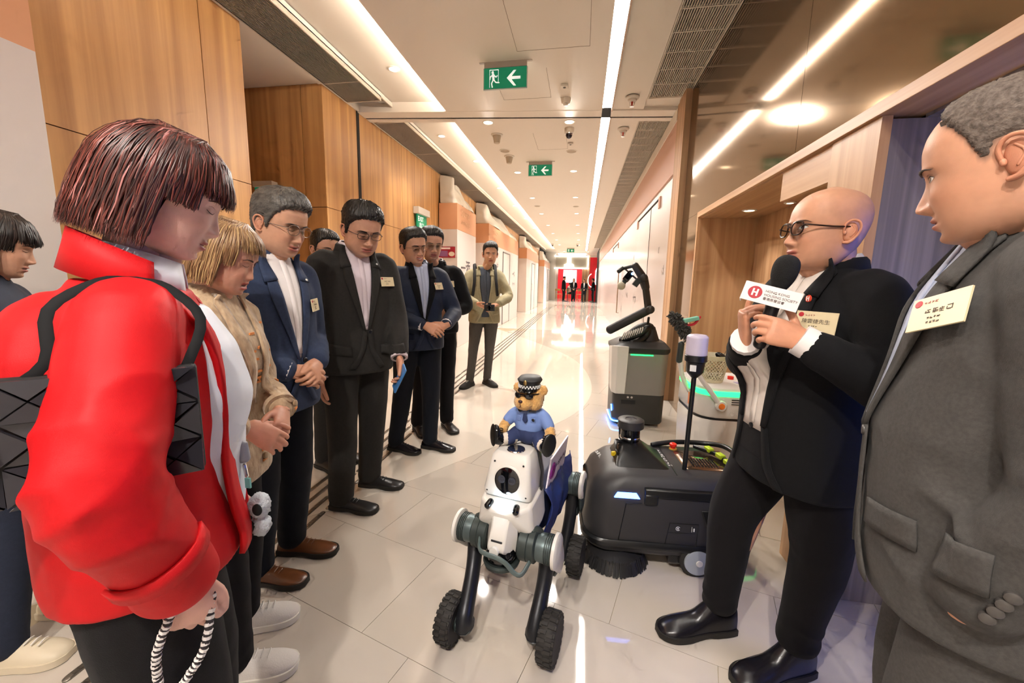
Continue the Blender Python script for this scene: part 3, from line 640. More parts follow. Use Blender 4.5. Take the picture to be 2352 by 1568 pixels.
# ---- wheeled robot dog
F = Fr((-.232, 1.42, 0), math.radians(-12))
dog = empty('robot_dog', F.o, 'white and grey wheeled four-legged robot dog carrying a teddy bear', 'robot')
def ring8(pts, y): return [(x, y, z) for x, z in pts]
# torso
sec = lambda w, zb, zt, ch: [(-w+ch, zb), (w-ch, zb), (w, zb+ch), (w, zt-ch), (w-ch*1.3, zt), (-w+ch*1.3, zt), (-w, zt-ch), (-w, zb+ch)]
g = G(); g.loft([ring8(sec(.07, .36, .47, .02), -.03), ring8(sec(.10, .33, .52, .03), .03), ring8(sec(.11, .31, .53, .03), .12), ring8(sec(.105, .31, .52, .03), .40), ring8(sec(.08, .34, .48, .03), .47)])
torso = F.put(g, 'torso', mat('robot_navy', '2b3350', .5), dog, bevel=.008)
# shoulder shell, flaring over the hip motors
g = G(); g.loft([[(-.045, -.10, .47), (.045, -.10, .47), (.05, -.10, .50), (-.05, -.10, .50)], [(-.115, -.06, .40), (.115, -.06, .40), (.10, -.06, .515), (-.10, -.06, .515)], [(-.125, .02, .42), (.125, .02, .42), (.105, .02, .535), (-.105, .02, .535)], [(-.115, .09, .42), (.115, .09, .42), (.105, .09, .54), (-.105, .09, .54)]])
F.put(g, 'shoulder_shell', m_shell, dog, bevel=.012, bseg=3)
# snout: long sloping plate with folded sides
g = G(); g.loft([[(-.034, -.085, .51), (.034, -.085, .51), (.055, -.06, .47), (-.055, -.06, .47)], [(-.03, -.115, .44), (.03, -.115, .44), (.062, -.075, .40), (-.062, -.075, .40)], [(-.032, -.145, .385), (.032, -.145, .385), (.058, -.09, .335), (-.058, -.09, .335)], [(-.032, -.145, .368), (.032, -.145, .368), (.04, -.10, .325), (-.04, -.10, .325)]])
sn = F.put(g, 'snout_plate', m_shell, dog, bevel=.005)
g = G(); g.box((0, -.1355, .402), (.044, .006, .007), rotx(-.5)); F.put(g, 'sensor_slot', m_black, sn, bevel=.002)
g = G(); g.lathe((0, -.150, .374), [(.017, .012), (.017, -.002), (.012, -.004)], (0, -1, .1)); F.put(g, 'camera_ring', m_shell, sn)
g = G(); g.lathe((0, -.151, .374), [(.0115, 0), (.010, .003)], (0, -1, .1)); F.put(g, 'camera_lens', mat('lens_brown', '4a3f38', .2), sn)
for sx in (-1, 1):
    g = G(); g.limb([(sx*.052, -.075, .515), (sx*.056, -.098, .508)], .012, n=12, sub=1); F.put(g, 'side_lamp', m_glass, dog)
g = G(); g.ell((0, -.096, .512), (.017, .006, .013)); F.put(g, 'front_lamp', m_wled, dog)
g = G()
for sx in (-1, 1): g.lathe((sx*.024, -.092, .492), [(.0035, .002), (.003, -.002)], (0, -1, .3), n=8)
F.put(g, 'screws', m_black, dog)
g = G(); g.lathe((0, -.09, .325), [(.052, .035), (.058, .02), (.058, 0), (.045, -.03), (.02, -.042)], (0, 0, 1)); F.put(g, 'lidar_dome', m_glass, dog)
g = G(); g.lathe((0, -.085, .29), [(.066, .0), (.07, .012), (.066, .02)], (0, 0, 1)); F.put(g, 'lidar_base', m_gun2, dog)
g = G(); g.limb([(-.085, -.10, .372), (-.05, -.165, .372), (.02, -.172, .368), (.05, -.16, .345), (.075, -.15, .312), (.10, -.14, .306), (.115, -.10, .33)], .009, n=8, sub=4, flat=(1.1, .6)); F.put(g, 'carry_handle', mat('strap_grey', '53605f', .5), dog)
# head box with twin camera disc
g = G(); g.loft([rrect(.094, .085, .525, 0, .035, 4, .22), rrect(.096, .09, .55, 0, .035, 4, .22), rrect(.085, .082, .625, 0, .045, 4, .25), rrect(.078, .074, .672, 0, .052, 4, .3), rrect(.066, .062, .688, 0, .056, 4, .4)])
hd = F.put(g, 'sensor_head', m_shell, dog, bevel=.004)
g = G(); g.lathe((0, -.036, .593), [(.057, -.02), (.057, .006), (.052, .010)], (0, -1, .16)); F.put(g, 'camera_bezel', m_shell, hd)
g = G(); g.lathe((0, -.045, .593), [(.05, -.004), (.05, .002), (.046, .004)], (0, -1, .16), n=36); F.put(g, 'camera_disc', m_glass, hd)
for sx in (-1, 1):
    g = G(); g.lathe((sx*.021, -.0505, .598), [(.015, 0), (.014, .002), (.009, .0022), (.006, -.001)], (0, -1, .16)); F.put(g, 'lens_ring', mat('lens_rim', '34343c', .25), hd)
    for z in (.655, .545):
        g = G(); g.lathe((sx*(.058 if z > .6 else .078), -.030 if z > .6 else -.052, z), [(.004, 0), (.003, .003)], (0, -1, .2), n=10); F.put(g, 'screw', m_black, hd)
g = G(); g.lathe((0, -.0495, .562), [(.0075, 0), (.006, .002)], (0, -1, .16)); F.put(g, 'flash', mat('flash_cream', 'd8d2c0', .3), hd)
g = G(); g.lathe((.005, .03, .689), [(.036, 0), (.034, .003), (.02, .0035)]); F.put(g, 'top_badge', m_chrome, hd)
for sx in (-1, 1):
    g = G(); g.loft([rrect(.004, .012, .53, sx*.103, .06, 2), rrect(.004, .012, .6, sx*.10, .075, 2), rrect(.004, .012, .67, sx*.082, .085, 2), rrect(.004, .01, .695, sx*.05, .09, 2)]); F.put(g, 'strap', m_black, hd)
# placard on the flank
bd = G(); bd.box((.125, .21, .585), (.006, .27, .135), roty(.12)); sgn = F.put(bd, 'placard', mat('placard_white', 'e4dcec', .4), dog)
m_purp = mat('placard_purple', '8a2a86', .4)
u = F.R @ A(0, 1, 0); v = F.R @ roty(.12) @ A(0, 0, 1); w = np.cross(u, v); ctr = F.P(.125, .21, .585)+w*.0038
scribble('placard_lettering', mat('placard_ink', '4f3f5e', .4), sgn, ctr-u*.05-v*.02, u, v, .034, 5, .0006)
q = G(); q.limb([ctr-u*.09+(u*math.cos(a)+v*math.sin(a))*.03 for a in np.arange(16)*math.pi/8], .005, n=6, sub=1, loop=True); q.limb([ctr-u*.102+v*.017, ctr-u*.102-v*.017], .004, n=6, sub=1); q.limb([ctr-u*.078+v*.017, ctr-u*.078-v*.017], .004, n=6, sub=1); q.limb([ctr-u*.102, ctr-u*.078], .004, n=6, sub=1); q.obj('placard_emblem', m_purp, sgn, A(*dog.location))
# draped flag on the flank
g = G(); rows = []
for i in range(13):
    y = .06+i*.034; rows.append([(.118+.02*math.sin(s*3.1)+.012*math.sin(i*1.3+s*5), y+.02*math.sin(s*4), .53-.22*s) for s in np.linspace(0, 1, 9)])
g.loft(rows, closed=False, cap=False); fl_ = F.put(g, 'flank_cover', mat('cover_blue', '26336a', .45), dog, smooth=180); fl_.modifiers.new('t', 'SOLIDIFY').thickness = .004
m_tread = m_rub
def wheel(c, tilt=0):
    w = F.put(G().lathe(c, [(.055, -.026), (.072, -.030), (.082, -.020), (.0845, 0), (.082, .020), (.072, .030), (.055, .026)], (1, 0, tilt), n=40), 'tyre', m_rub, dog)
    q = G(); ax = nrm((1, 0, tilt)); up = nrm(np.cross(ax, (0, 1, 0)))
    for k in range(22):
        a = k*2*math.pi/22; d = np.cross(ax, up)*math.cos(a)+up*math.sin(a); t = np.cross(ax, d)
        for sx in (-1, 1):
            q.box(A(*c)+d*.0845+ax*sx*.012+t*(sx*.003), (.022, .011, .007), np.column_stack([ax, t, d])); q.box(A(*c)+d*.079+ax*sx*.025, (.009, .013, .009), np.column_stack([ax, t, d]))
    F.put(q, 'tread', m_rub, w)
    F.put(G().lathe(c, [(.056, -.023), (.048, -.025), (.03, -.018), (.03, .018), (.048, .025), (.056, .023)], (1, 0, tilt)), 'rim', m_gun2, w)
    return w
def leg(sx, y, wheel_c, rear=False):
    zh = .362 if not rear else .40; x = lambda v: sx*v
    ax = (sx, 0, 0)
    F.put(G().lathe((x(.062), y, zh), [(.055, 0), (.062, .006), (.062, .035), (.060, .037), (.062, .039), (.062, .062), (.054, .068)], ax, 30), 'hip_motor', m_gun2, dog)
    hm = F.put(G().lathe((x(.13), y, zh), [(.05, 0), (.052, .02), (.052, .055), (.049, .06)], ax, 30), 'hip_barrel', m_gun, dog)
    q = G()
    for k in range(4): q.lathe((x(.162+.007*k), y, zh), [(.0528, 0), (.0545, .001), (.0545, .004), (.0528, .005)], ax, 30)
    F.put(q, 'cooling_rings', m_gun2, hm)
    cv = F.put(G().lathe((x(.19), y, zh), [(.056, 0), (.064, .003), (.064, .014), (.056, .02), (.03, .022)], ax, 30), 'hip_cover', m_shell, dog)
    # thigh plate: tapered white fairing to the knee
    wc = A(*wheel_c); dy = .085 if not rear else .02
    kn = A(x(.196), y+dy, zh-.135)
    q = G(); q.limb([(x(.2), y, zh), kn+A(0, 0, .03), kn], [.06, .042, .02], n=12, sub=3, flat=(1, .26), up=(0, 1, .3)); F.put(q, 'thigh_fairing', m_shell if not rear else m_gun, dog)
    q = G(); q.lathe(kn+A(x(-.05), 0, 0), [(.026, 0), (.03, .005), (.03, .035), (.02, .04)], ax, 20); F.put(q, 'knee_motor', m_gun2, dog)
    top = A(x(.155), y+dy*.7, zh-.06); hub = wc-A(x(.055), 0, 0)
    q = G(); q.limb([top+A(0, 0, .02), (top+hub)/2+A(0, .02, .02), hub+A(0, .004, .03), hub], [.040, .033, .036, .044], n=12, sub=4, flat=(.85, 1.0), up=(1, 0, 0)); sk = F.put(q, 'shank', m_leg, dog)
    q = G(); q.lathe(hub-A(x(.004), 0, 0), [(.032, 0), (.035, .004), (.035, .03), (.03, .034)], ax, 24)
    F.put(q, 'wheel_motor', m_gun, dog)
    q = G()
    for k in range(4): q.lathe(hub+A(x(.004+.006*k), 0, 0), [(.0352, 0), (.037, .001), (.037, .003), (.0352, .004)], ax, 24)
    F.put(q, 'motor_rings', m_gun2, dog)
    wheel(wheel_c)
leg(-1, -.045, (-.152, -.195, .088)); leg(1, -.045, (.21, -.13, .088))
leg(-1, .40, (-.20, .33, .088), True); leg(1, .40, (.20, .33, .088), True)
for sx in (-1, 1):
    g = G(); g.limb([(sx*.07, -.03, .40), (sx*.10, -.035, .415), (sx*.12, -.02, .40)], .03, n=10, flat=(.7, 1)); F.put(g, 'hip_bracket', m_gun2, dog)
for sx, p in ((1, (.045, -.098, .362)), (1, (.219, .03, .27))):
    g = G(); g.prism([(-.007, -.012), (.007, -.006), (0, .014)], p, (1, 0, 0), (0, 0, 1), (0, -1, 0), .003); F.put(g, 'warning_mark', m_black, dog)
# ---- police teddy bear riding on the dog
B = Fr(F.P(.03, .095, .689), math.radians(-14)); B.k = .88; m_fur = mat('bear_fur', 'd8aa68', .95, var=.35, vscale=60, bump=1, bscale=260, sheen=.5, vcol='b98a4e')
bear = empty('teddy_bear', B.o, 'teddy bear in blue police shirt, cap and sunglasses sitting on the robot dog', 'teddy bear')
m_shirt = mat('bear_shirt', '6d86bd', .8, bump=.2, bscale=500); m_navy = mat('bear_navy', '27335a', .8, bump=.2, bscale=500); m_pat = mat('patent_black', '0d0d0f', .12)
g = G(); g.ell((0, .02, .055), (.07, .06, .06)); g.ell((0, .02, .10), (.058, .05, .055)); g.limb([(-.05, .0, .045), (-.075, -.045, .028)], [.036, .03]); g.limb([(.05, 0, .045), (.075, -.045, .028)], [.036, .03]); B.put(g, 'shorts', m_navy, bear, remesh=.004, relax=4)
g = G(); g.loft([rrect(.066, .056, .07, 0, .02, 6, .9), rrect(.068, .058, .10, 0, .02, 6, .9), rrect(.06, .05, .15, 0, .02, 6, .9), rrect(.035, .035, .178, 0, .02, 6, .9)])
for sx in (-1, 1): g.limb([(sx*.045, .02, .148), (sx*.075, .008, .13), (sx*.098, -.004, .10)], [.026, .028, .027])
B.put(g, 'shirt', m_shirt, bear, remesh=.004, relax=5)
g = G()
g.ell((0, .01, .222), (.066, .06, .056)); g.ell((-.008, -.04, .205), (.042, .035, .034)); g.ell((.03, -.005, .200), (.035, .04, .035)); g.ell((-.035, -.005, .200), (.033, .04, .035))
for sx in (-1, 1):
    g.ell((sx*.060, .012, .256), (.022, .014, .024)); g.limb([(sx*.094, -.002, .105), (sx*.112, -.02, .075), (sx*.108, -.035, .062)], [.022, .023, .021])
fur = np.random.RandomState(3)
B.put(g, 'fur_body', m_fur, bear, remesh=.003, relax=3, fn=lambda v, n: v+n*fur.normal(0, .0012, len(v))[:, None])
for sx in (-1, 1):
    g = G(); g.limb([(sx*.06, -.025, .03), (sx*.102, -.066, .03)], [.029, .026]); B.put(g, 'sock', mat('sock_cream', 'd8cdbf', .9, bump=.4, bscale=200), bear)
    d = nrm((sx*.62, -.75, .1)); up = nrm(A(sx*.35, 0, 1)-d*np.dot(d, A(sx*.35, 0, 1))); sd = np.cross(d, up); c = A(sx*.105, -.07, .03)
    R = np.column_stack([sd, up, d])
    g = G(); g.limb([c+up*.0, c+d*.018+up*.006], [.027, .029], n=14); g.ell(c+d*.022+up*.022, (.028, .044, .020), R); sh_ = B.put(g, 'shoe', m_pat, bear)
    g = G(); g.ell(c+d*.036+up*.020, (.031, .050, .006), R); B.put(g, 'sole', mat('sole_black', '141414', .3), sh_)
    g = G()
    for k in range(3): g.limb([c+up*(.028+.009*k)+sd*.02-d*.002, c+up*(.03+.009*k)+d*-.006, c+up*(.028+.009*k)-sd*.02-d*.002], .0022, n=6)
    B.put(g, 'laces', m_pat, sh_)
g = G(); g.ell((-.012, -.074, .218), (.010, .006, .007)); B.put(g, 'nose', mat('bear_nose', '3a2024', .3), bear)
for sx in (-1, 1):
    g = G(); g.ell((-.006+sx*.027, -.056, .240), (.018, .006, .013), rotz(sx*.5)); B.put(g, 'sunglass_lens', m_glass, bear)
g = G(); g.limb([(-.055, -.02, .247), (-.03, -.06, .248), (-.006, -.064, .246), (.02, -.06, .248), (.052, -.02, .247)], .0025, n=6); B.put(g, 'sunglass_frame', m_pat, bear)
g = G(); g.limb([(-.012, -.078, .21), (-.010, -.076, .196), (-.02, -.068, .190)], .0018, n=6); B.put(g, 'mouth_stitch', mat('stitch', '6e4426', .8), bear)
cp = G(); cp.loft([rrect(.047, .045, .268, 0, .0, 6, .99), rrect(.046, .045, .284, 0, .0, 6, .99), rrect(.056, .056, .302, 0, .004, 6, .99), rrect(.045, .045, .315, 0, .010, 6, .99), rrect(.02, .02, .319, 0, .012, 6, .99)]); cap_ = B.put(cp, 'cap', mat('cap_black', '131316', .5), bear)
g = G(); g.loft([[(math.sin(a)*.045, .0-math.cos(a)*.044, .272) for a in np.linspace(-1.25, 1.25, 12)], [(math.sin(a)*.046, -.006-math.cos(a)*.068, .258) for a in np.linspace(-1.25, 1.25, 12)], [(math.sin(a)*.045, -.005-math.cos(a)*.066, .256) for a in np.linspace(-1.25, 1.25, 12)]], closed=False, cap=False); B.put(g, 'peak', m_pat, cap_)
g = G()
for row in range(2):
    for k in range(22):
        a = (k+row*.5)*2*math.pi/22; g.box((math.sin(a)*.0475, -math.cos(a)*.0462, .272+row*.007), (.0065, .0065, .006), rotz(a))
B.put(g, 'chequer_band', mat('chequer_white', 'dcdcdc', .5), cap_)
g = G(); g.ell((0, -.0535, .297), (.009, .004, .012)); B.put(g, 'cap_badge', mat('badge_gold', 'a08b5c', .3, metal=1), cap_)
g = G(); g.prism([(-.006, .045), (.006, .045), (.013, .012), (0, -.004), (-.013, .012)], (0, -.040, .115), (1, 0, 0), (0, -.12, 1), (0, -1, 0), .005); B.put(g, 'tie', m_navy, bear, bevel=.002)
for sx in (-1, 1): B.put(G().box((sx*.033, -.030, .128), (.022, .006, .026), rotz(sx*.35)), 'breast_pocket', m_shirt, bear, bevel=.002)
g = G(); g.box((.03, -.03, .168), (.03, .004, .007), rotz(.35)); g.ell((-.032, -.028, .165), (.01, .004, .008)); g.ell((.035, -.036, .13), (.007, .002, .007)); B.put(g, 'insignia', m_black, bear)
# ---- black floor sweeping robot
W_ = Fr((.43, 2.0, 0), math.radians(4)); sw = empty('sweeper_robot', W_.o, 'black floor sweeping robot with round brush, blue light bar and beacon pole', 'robot')
m_sw = mat('sweeper_grey', '2d2c2e', .42, bump=.15, bscale=900); m_sw2 = mat('sweeper_black', '161617', .3)
g = G(); g.loft([rrect(.36, .2, .075, .01, 0, 8, .5), rrect(.375, .225, .10, 0, 0, 8, .5), rrect(.38, .23, .2, 0, 0, 8, .5), rrect(.37, .225, .34, .005, 0, 8, .5), rrect(.355, .215, .40, .015, 0, 8, .5), rrect(.325, .195, .445, .035, 0, 8, .55), rrect(.30, .175, .462, .045, .0, 8, .6)])
W_.put(g, 'body', m_sw, sw, smooth=60)
g = G(); g.loft([rrect(.378, .228, .115, -.004, -.004, 8, .5), rrect(.386, .236, .125, -.004, -.004, 8, .5), rrect(.386, .236, .145, -.004, -.004, 8, .5), rrect(.378, .228, .155, -.004, -.004, 8, .5)]); W_.put(g, 'bumper', m_sw2, sw)
g = G(); g.loft([[(-.375, -.02, .17), (-.372, .13, .17), (-.36, .12, .36), (-.365, -.02, .36)], [(-.385, -.02, .18), (-.382, .12, .18), (-.372, .11, .35), (-.376, -.02, .35)]]); W_.put(g, 'front_window', m_glass, sw)
g = G(); g.prism([(0, 0), (.115, 0), (.1, .022), (.015, .022)], (-.255, -.222, .365), (1, 0, 0), (0, .25, 1), (0, -1, 0), .008); W_.put(g, 'blue_light_bar', mat('blue_bar', (.3, .5, 1), .3, emit=9), sw)
g = G(); g.bx(-.12, .37, -.232, -.20, .375, .415); g.bx(-.12, -.06, -.236, -.20, .34, .39); W_.put(g, 'side_rail', m_sw2, sw, bevel=.006)
# panel seams, battery door and small marks on the flank
g = G()
for a, b in (((-.23, .12), (-.20, .34)), ((-.02, .13), (.0, .26)), ((.12, .13), (.125, .26)), ((.0, .26), (.125, .26)), ((-.005, .215), (.12, .215)), ((-.20, .34), (-.13, .345))):
    g.limb([(a[0], -.2305, a[1]), (b[0], -.2275, b[1])], .0022, n=5, sub=1)
W_.put(g, 'panel_seams', m_sw2, sw)
mk_ = mat('mark_white', 'cfcfcf', .5)
g = G(); g.limb([(.035+.009*math.cos(a), -.2335, .237+.009*math.sin(a)) for a in np.linspace(.6, 5.6, 10)], .0015, n=5, sub=1); g.ell((.035, -.2335, .237), (.004, .001, .004)); g.bx(.095, .0965, -.2345, -.2325, .225, .25); g.bx(.102, .108, -.2345, -.2325, .228, .243); W_.put(g, 'flank_marks', mk_, sw)
g = G(); g.prism([(0, .075), (.03, .0), (.16, .03), (.17, .08)], (.13, -.232, .255), (1, 0, 0), (0, .05, 1), (0, -1, 0), .006); W_.put(g, 'screen_hood', m_sw2, sw, bevel=.003)
g = G(); g.prism([(.035, .055), (.05, .02), (.15, .04), (.155, .072), (.11, .076)], (.135, -.239, .255), (1, 0, 0), (0, .05, 1), (0, -1, 0), .003); scr_ = W_.put(g, 'touch_screen', mat('screen_blue', '2f8fd0', .2, emit=.5), sw)
scribble('screen_lettering', m_signw, scr_, W_.P(.20, -.2422, .284), W_.R @ A(1, 0, .25), (0, 0, 1), .008, 5, .0004)
g = G(); g.loft([rrect(.035, .03, .02, .06, -.15, 3), rrect(.045, .05, .05, .06, -.16, 3), rrect(.045, .05, .12, .06, -.16, 3)]); W_.put(g, 'side_skirt', m_sw2, sw)
# brush
g = G(); n = 150
for k in range(n):
    a = k*2*math.pi/n; ca, sa = math.cos(a), math.sin(a); r1 = .16+random.uniform(-.006, .006); b = random.uniform(-.03, .03)
    P0 = A(-.225+ca*.075, -.125+sa*.075, .075); P1 = A(-.225+math.cos(a+b)*r1, -.125+math.sin(a+b)*r1, .004); mid = (P0+P1)/2+A(ca*.02, sa*.02, .016); t = A(-sa, ca, 0)
    for s in (0, 1):
        g.loft([[P0-t*.003+A(0, 0, .012*s), P0+t*.003+A(0, 0, .012*s)], [mid-t*.0035+A(0, 0, .006*s), mid+t*.0035+A(0, 0, .006*s)], [P1-t*.005+A(ca, sa, 0)*-.01*s, P1+t*.005+A(ca, sa, 0)*-.01*s]], closed=False, cap=False)
br = W_.put(g, 'brush_bristles', mat('bristle_black', '201f20', .45), sw, smooth=0); br['kind'] = 'stuff'
g = G(); g.lathe((-.225, -.125, .05), [(.08, .03), (.115, .02), (.118, .008), (.09, 0)]); W_.put(g, 'brush_hub', m_sw2, sw)
g = G(); g.lathe((-.225, -.125, .06), [(.07, .06), (.075, 0)]); W_.put(g, 'brush_motor', m_sw2, sw)
for x in (.135,):
    g = G(); g.lathe((x, -.215, .078), [(.05, -.03), (.074, -.026), (.078, -.01), (.078, .012), (.07, .02)], (0, -1, 0)); tw_ = W_.put(g, 'wheel_tyre', m_rub, sw)
    g = G(); g.lathe((x, -.237, .078), [(.062, -.004), (.06, .004), (.0, .007)], (0, -1, 0)); W_.put(g, 'wheel_disc', mat('wheel_grey', '9aa0a5', .35), tw_)
    g = G(); g.lathe((x+.004, -.244, .078), [(.016, -.004), (.014, .003)], (0, -1, 0)); W_.put(g, 'hub_cap', mat('hub_cream', 'd8d4c8', .4), tw_)
g = G(); g.lathe((.33, .0, .07), [(.05, -.03), (.068, -.026), (.068, .02), (.05, .03)], (0, 1, 0)); W_.put(g, 'rear_wheel', m_rub, sw)
# lidar tower
g = G(); g.loft([rrect(.125, .12, .462, -.11, -.0, 4, .15), rrect(.11, .10, .475, -.12, .015, 4, .2), rrect(.07, .06, .51, -.135, .06, 4, .5), rrect(.058, .05, .525, -.14, .07, 6, .9)]); W_.put(g, 'lidar_mount', m_sw2, sw)
c = A(-.14, .075, .525)
g = G(); g.lathe(c, [(.047, 0), (.05, .01), (.05, .07)]); W_.put(g, 'lidar_drum', m_glass, sw)
g = G(); g.lathe(c, [(.05, .012), (.0515, .014), (.0515, .022), (.05, .024)]); W_.put(g, 'lidar_band', m_chrome, sw)
g = G(); g.lathe(c, [(.06, .068), (.066, .072), (.066, .11), (.06, .114), (.03, .115), (.028, .111)]); W_.put(g, 'lidar_cap', m_sw, sw)
for k in range(3):
    a = k*2.1+.5; W_.put(G().cyl(c+A(math.cos(a)*.055, math.sin(a)*.055, 0), c+A(math.cos(a)*.06, math.sin(a)*.06, .07), .005, n=8), 'lidar_post', m_sw2, sw)
g = G()
for k in range(3): g.limb([(-.20, -.03+.015*k, .478), (-.225, -.03+.015*k, .51), (-.215, .02+.015*k, .53), (-.18, .05, .515)], .006, n=6)
W_.put(g, 'cables', m_sw2, sw); g = G(); g.box((-.235, -.02, .485), (.02, .012, .02), rotz(.4)); W_.put(g, 'cable_tag', mat('tag_yellow', 'd9b81e', .5), sw)
# deck: seam, tray, mesh, e-stop, handle, beacon
g = G(); g.bx(.03, .034, -.17, .165, .462, .4645); W_.put(g, 'deck_seam', m_sw2, sw)
g = G(); g.loft([rrect(.11, .11, .463, .20, .01, 3, .2), rrect(.105, .105, .467, .20, .01, 3, .2)]); W_.put(g, 'deck_tray', mat('tray_bronze', '8b7460', .12, metal=.9), sw)
g = G()
for i in range(9):
    for j in range(7): g.lathe((.14+i*.014, -.07+j*.014, .467), [(.005, 0), (.0045, .002), (.003, .0005)], n=8)
W_.put(g, 'speaker_holes', m_sw2, sw)['kind'] = 'stuff'
g = G(); g.lathe((.10, .135, .463), [(.02, 0), (.02, .006)]); W_.put(g, 'stop_collar', mat('collar_brass', 'b98e3a', .4), sw)
g = G(); g.lathe((.10, .135, .469), [(.012, 0), (.012, .008), (.018, .012), (.018, .024), (.012, .028)]); W_.put(g, 'stop_button', mat('stop_red', 'd8281c', .3), sw)
g = G(); g.limb([(.0, .165, .47), (.12, .18, .485), (.26, .175, .49), (.35, .12, .50), (.37, 0, .50), (.35, -.12, .49), (.30, -.17, .46)], .013, n=10); W_.put(g, 'push_handle', m_sw2, sw)
my = mat('grip_lime', 'b9d22a', .4)
for p in ((.27, .10, .488), (.30, .03, .485), (.31, -.04, .482)):
    g = G(); g.box(p, (.03, .045, .022), rotz(.2)); W_.put(g, 'lime_grip', my, sw, bevel=.004)
g = G(); g.limb([(.215, .15, .478), (.30, .04, .478), (.31, -.1, .47)], .010, n=8); W_.put(g, 'grip_rod', m_sw2, sw)
scribble('deck_lettering', mk_, sw, W_.P(.0, .11, .4625), W_.R @ A(.10, -1, 0), W_.R @ A(1, .1, 0), .022, 8, .0008)
scribble('deck_lettering', mk_, sw, W_.P(-.315, .10, .436), W_.R @ A(.20, -1, -.02), W_.R @ A(.8, .2, .42), .022, 9, .003)
p0 = A(.085, -.10, .41)
g = G(); g.box(p0+A(.005, 0, .02), (.05, .05, .06), taper=.7); W_.put(g, 'pole_socket', m_sw2, sw, bevel=.004)
g = G(); g.cyl(p0, p0+A(.008, .0, .53), .011, n=14); W_.put(g, 'beacon_pole', m_sw2, sw)
t = p0+A(.008, 0, .53)
g = G(); g.lathe(t, [(.012, -.03), (.03, -.01), (.038, 0), (.041, .045), (.048, .05), (.048, .075), (.044, .078)]); W_.put(g, 'beacon_base', m_black, sw)
g = G(); g.lathe(t+A(0, 0, .078), [(.044, 0)]+[(.0455+.0012*(k % 2), .006*k) for k in range(1, 14)]+[(.044, .085), (.036, .092), (.02, .094)]); W_.put(g, 'beacon_lens', mat('beacon_frost', 'bdb3c4', .3, emit=.12, spec=.7), sw)
g = G(); g.box(t+A(-.022, -.0395, .022), (.026, .006, .028), rotz(-.5)); W_.put(g, 'beacon_label', mat('label_white', 'dddddd', .5), sw)
# ---- grey delivery robot with a jointed arm
K = Fr((.565, 3.98, 0), math.radians(2)); ar = empty('arm_robot', K.o, 'tall grey tub-shaped robot with a black jointed arm and green light line', 'robot')
m_ag = mat('armbot_grey', '8d8884', .38, metal=.4, bump=.1, bscale=1200); m_ad = mat('armbot_dark', '3a3836', .4, metal=.3); m_ab = mat('armbot_black', '232222', .45)
g = G(); g.loft([rrect(.225, .22, .03, 0, 0, 6, .3), rrect(.235, .23, .05, 0, 0, 6, .3), rrect(.238, .235, .31, 0, 0, 6, .3)]); K.put(g, 'lower_body', m_ad, ar)
g = G(); g.loft([rrect(.238, .235, .312, 0, 0, 6, .3), rrect(.25, .24, .70, 0, 0, 6, .3)]); K.put(g, 'upper_body', m_ag, ar)
g = G(); g.loft([rrect(.25, .24, .70, 0, 0, 6, .3), rrect(.262, .25, .72, 0, 0, 6, .3), rrect(.262, .25, .75, 0, 0, 6, .3), rrect(.20, .19, .80, .02, 0, 6, .3)]); K.put(g, 'lid', m_ab, ar)
g = G(); g.loft([[(-.13, -.246, .315), (-.215, -.244, .315), (-.252, -.20, .32), (-.254, -.05, .33), (-.235, -.05, .33), (-.235, -.2, .32), (-.215, -.23, .315), (-.13, -.23, .315)], [(-.12, -.262, .765), (-.222, -.262, .77), (-.27, -.21, .765), (-.272, -.05, .74), (-.25, -.05, .74), (-.25, -.2, .765), (-.222, -.24, .77), (-.12, -.24, .765)]]); K.put(g, 'white_flap', m_shell, ar, bevel=.006)
g = G(); g.bx(-.10, .10, -.2465, -.242, .685, .695); K.put(g, 'green_light_line', m_gled, ar)
g = G(); g.bx(-.16, -.03, -.237, -.232, .22, .255); K.put(g, 'sensor_slot', m_black, ar)
g = G()
for x in (-.10, -.065): g.lathe((x, -.234, .285), [(.012, 0), (.010, .004)], (0, -1, 0))
K.put(g, 'sensor_eyes', m_chrome, ar)
g = G(); g.limb([(-.10, -.232, .045), (-.20, -.225, .045), (-.232, -.19, .045), (-.24, -.1, .045), (-.242, .1, .045)], .007, n=8); K.put(g, 'blue_ground_light', mat('blue_ground', (.25, .55, 1), .3, emit=14), ar); g = G(); g.limb([(-.237, -.2, .14), (-.241, -.18, .19)], .006, n=8); K.put(g, 'blue_side_light', mat('blue_ground', (.25, .55, 1), .3, emit=14), ar)
g = G(); g.ell((-.25, -.06, .48), (.012, .02, .03)); K.put(g, 'orange_mark', mat('mark_orange', 'e07a2a', .4), ar)
# arm
L1a, L1b = A(-.28, -.05, .89), A(.07, -.08, 1.10)
g = G(); g.loft([rrect(.09, .09, .78, .09, .0, 5, .8), rrect(.07, .07, .86, .10, .0, 5, .8), rrect(.04, .04, .93, .11, 0, 5, .8)]); K.put(g, 'arm_turret', m_ab, ar)
g = G(); g.limb([L1a, L1b], [.042, .042], n=14, sub=4, flat=(1, .7), up=(0, 0, 1)); K.put(g, 'lower_arm', m_ab, ar)
g = G(); g.limb([A(-.12, -.02, .82), A(.0, -.03, .92), A(.10, -.02, .93), A(.16, 0, .80)], .035, n=10); g.limb([(.07, -.07, 1.02), (.07, -.05, .95)], .012, n=8); K.put(g, 'arm_cradle', m_ab, ar)
g = G(); g.limb([A(-.17, -.10, .80), A(-.02, -.13, .87), A(.06, -.12, .93), A(.05, -.1, .86), A(-.02, -.14, .80), A(-.08, -.16, .79)], .03, n=10, sub=5); K.put(g, 'corrugated_hose', m_sw2, ar)
g = G(); q0, q1 = A(-.16, -.12, .84), A(.0, -.13, .9)
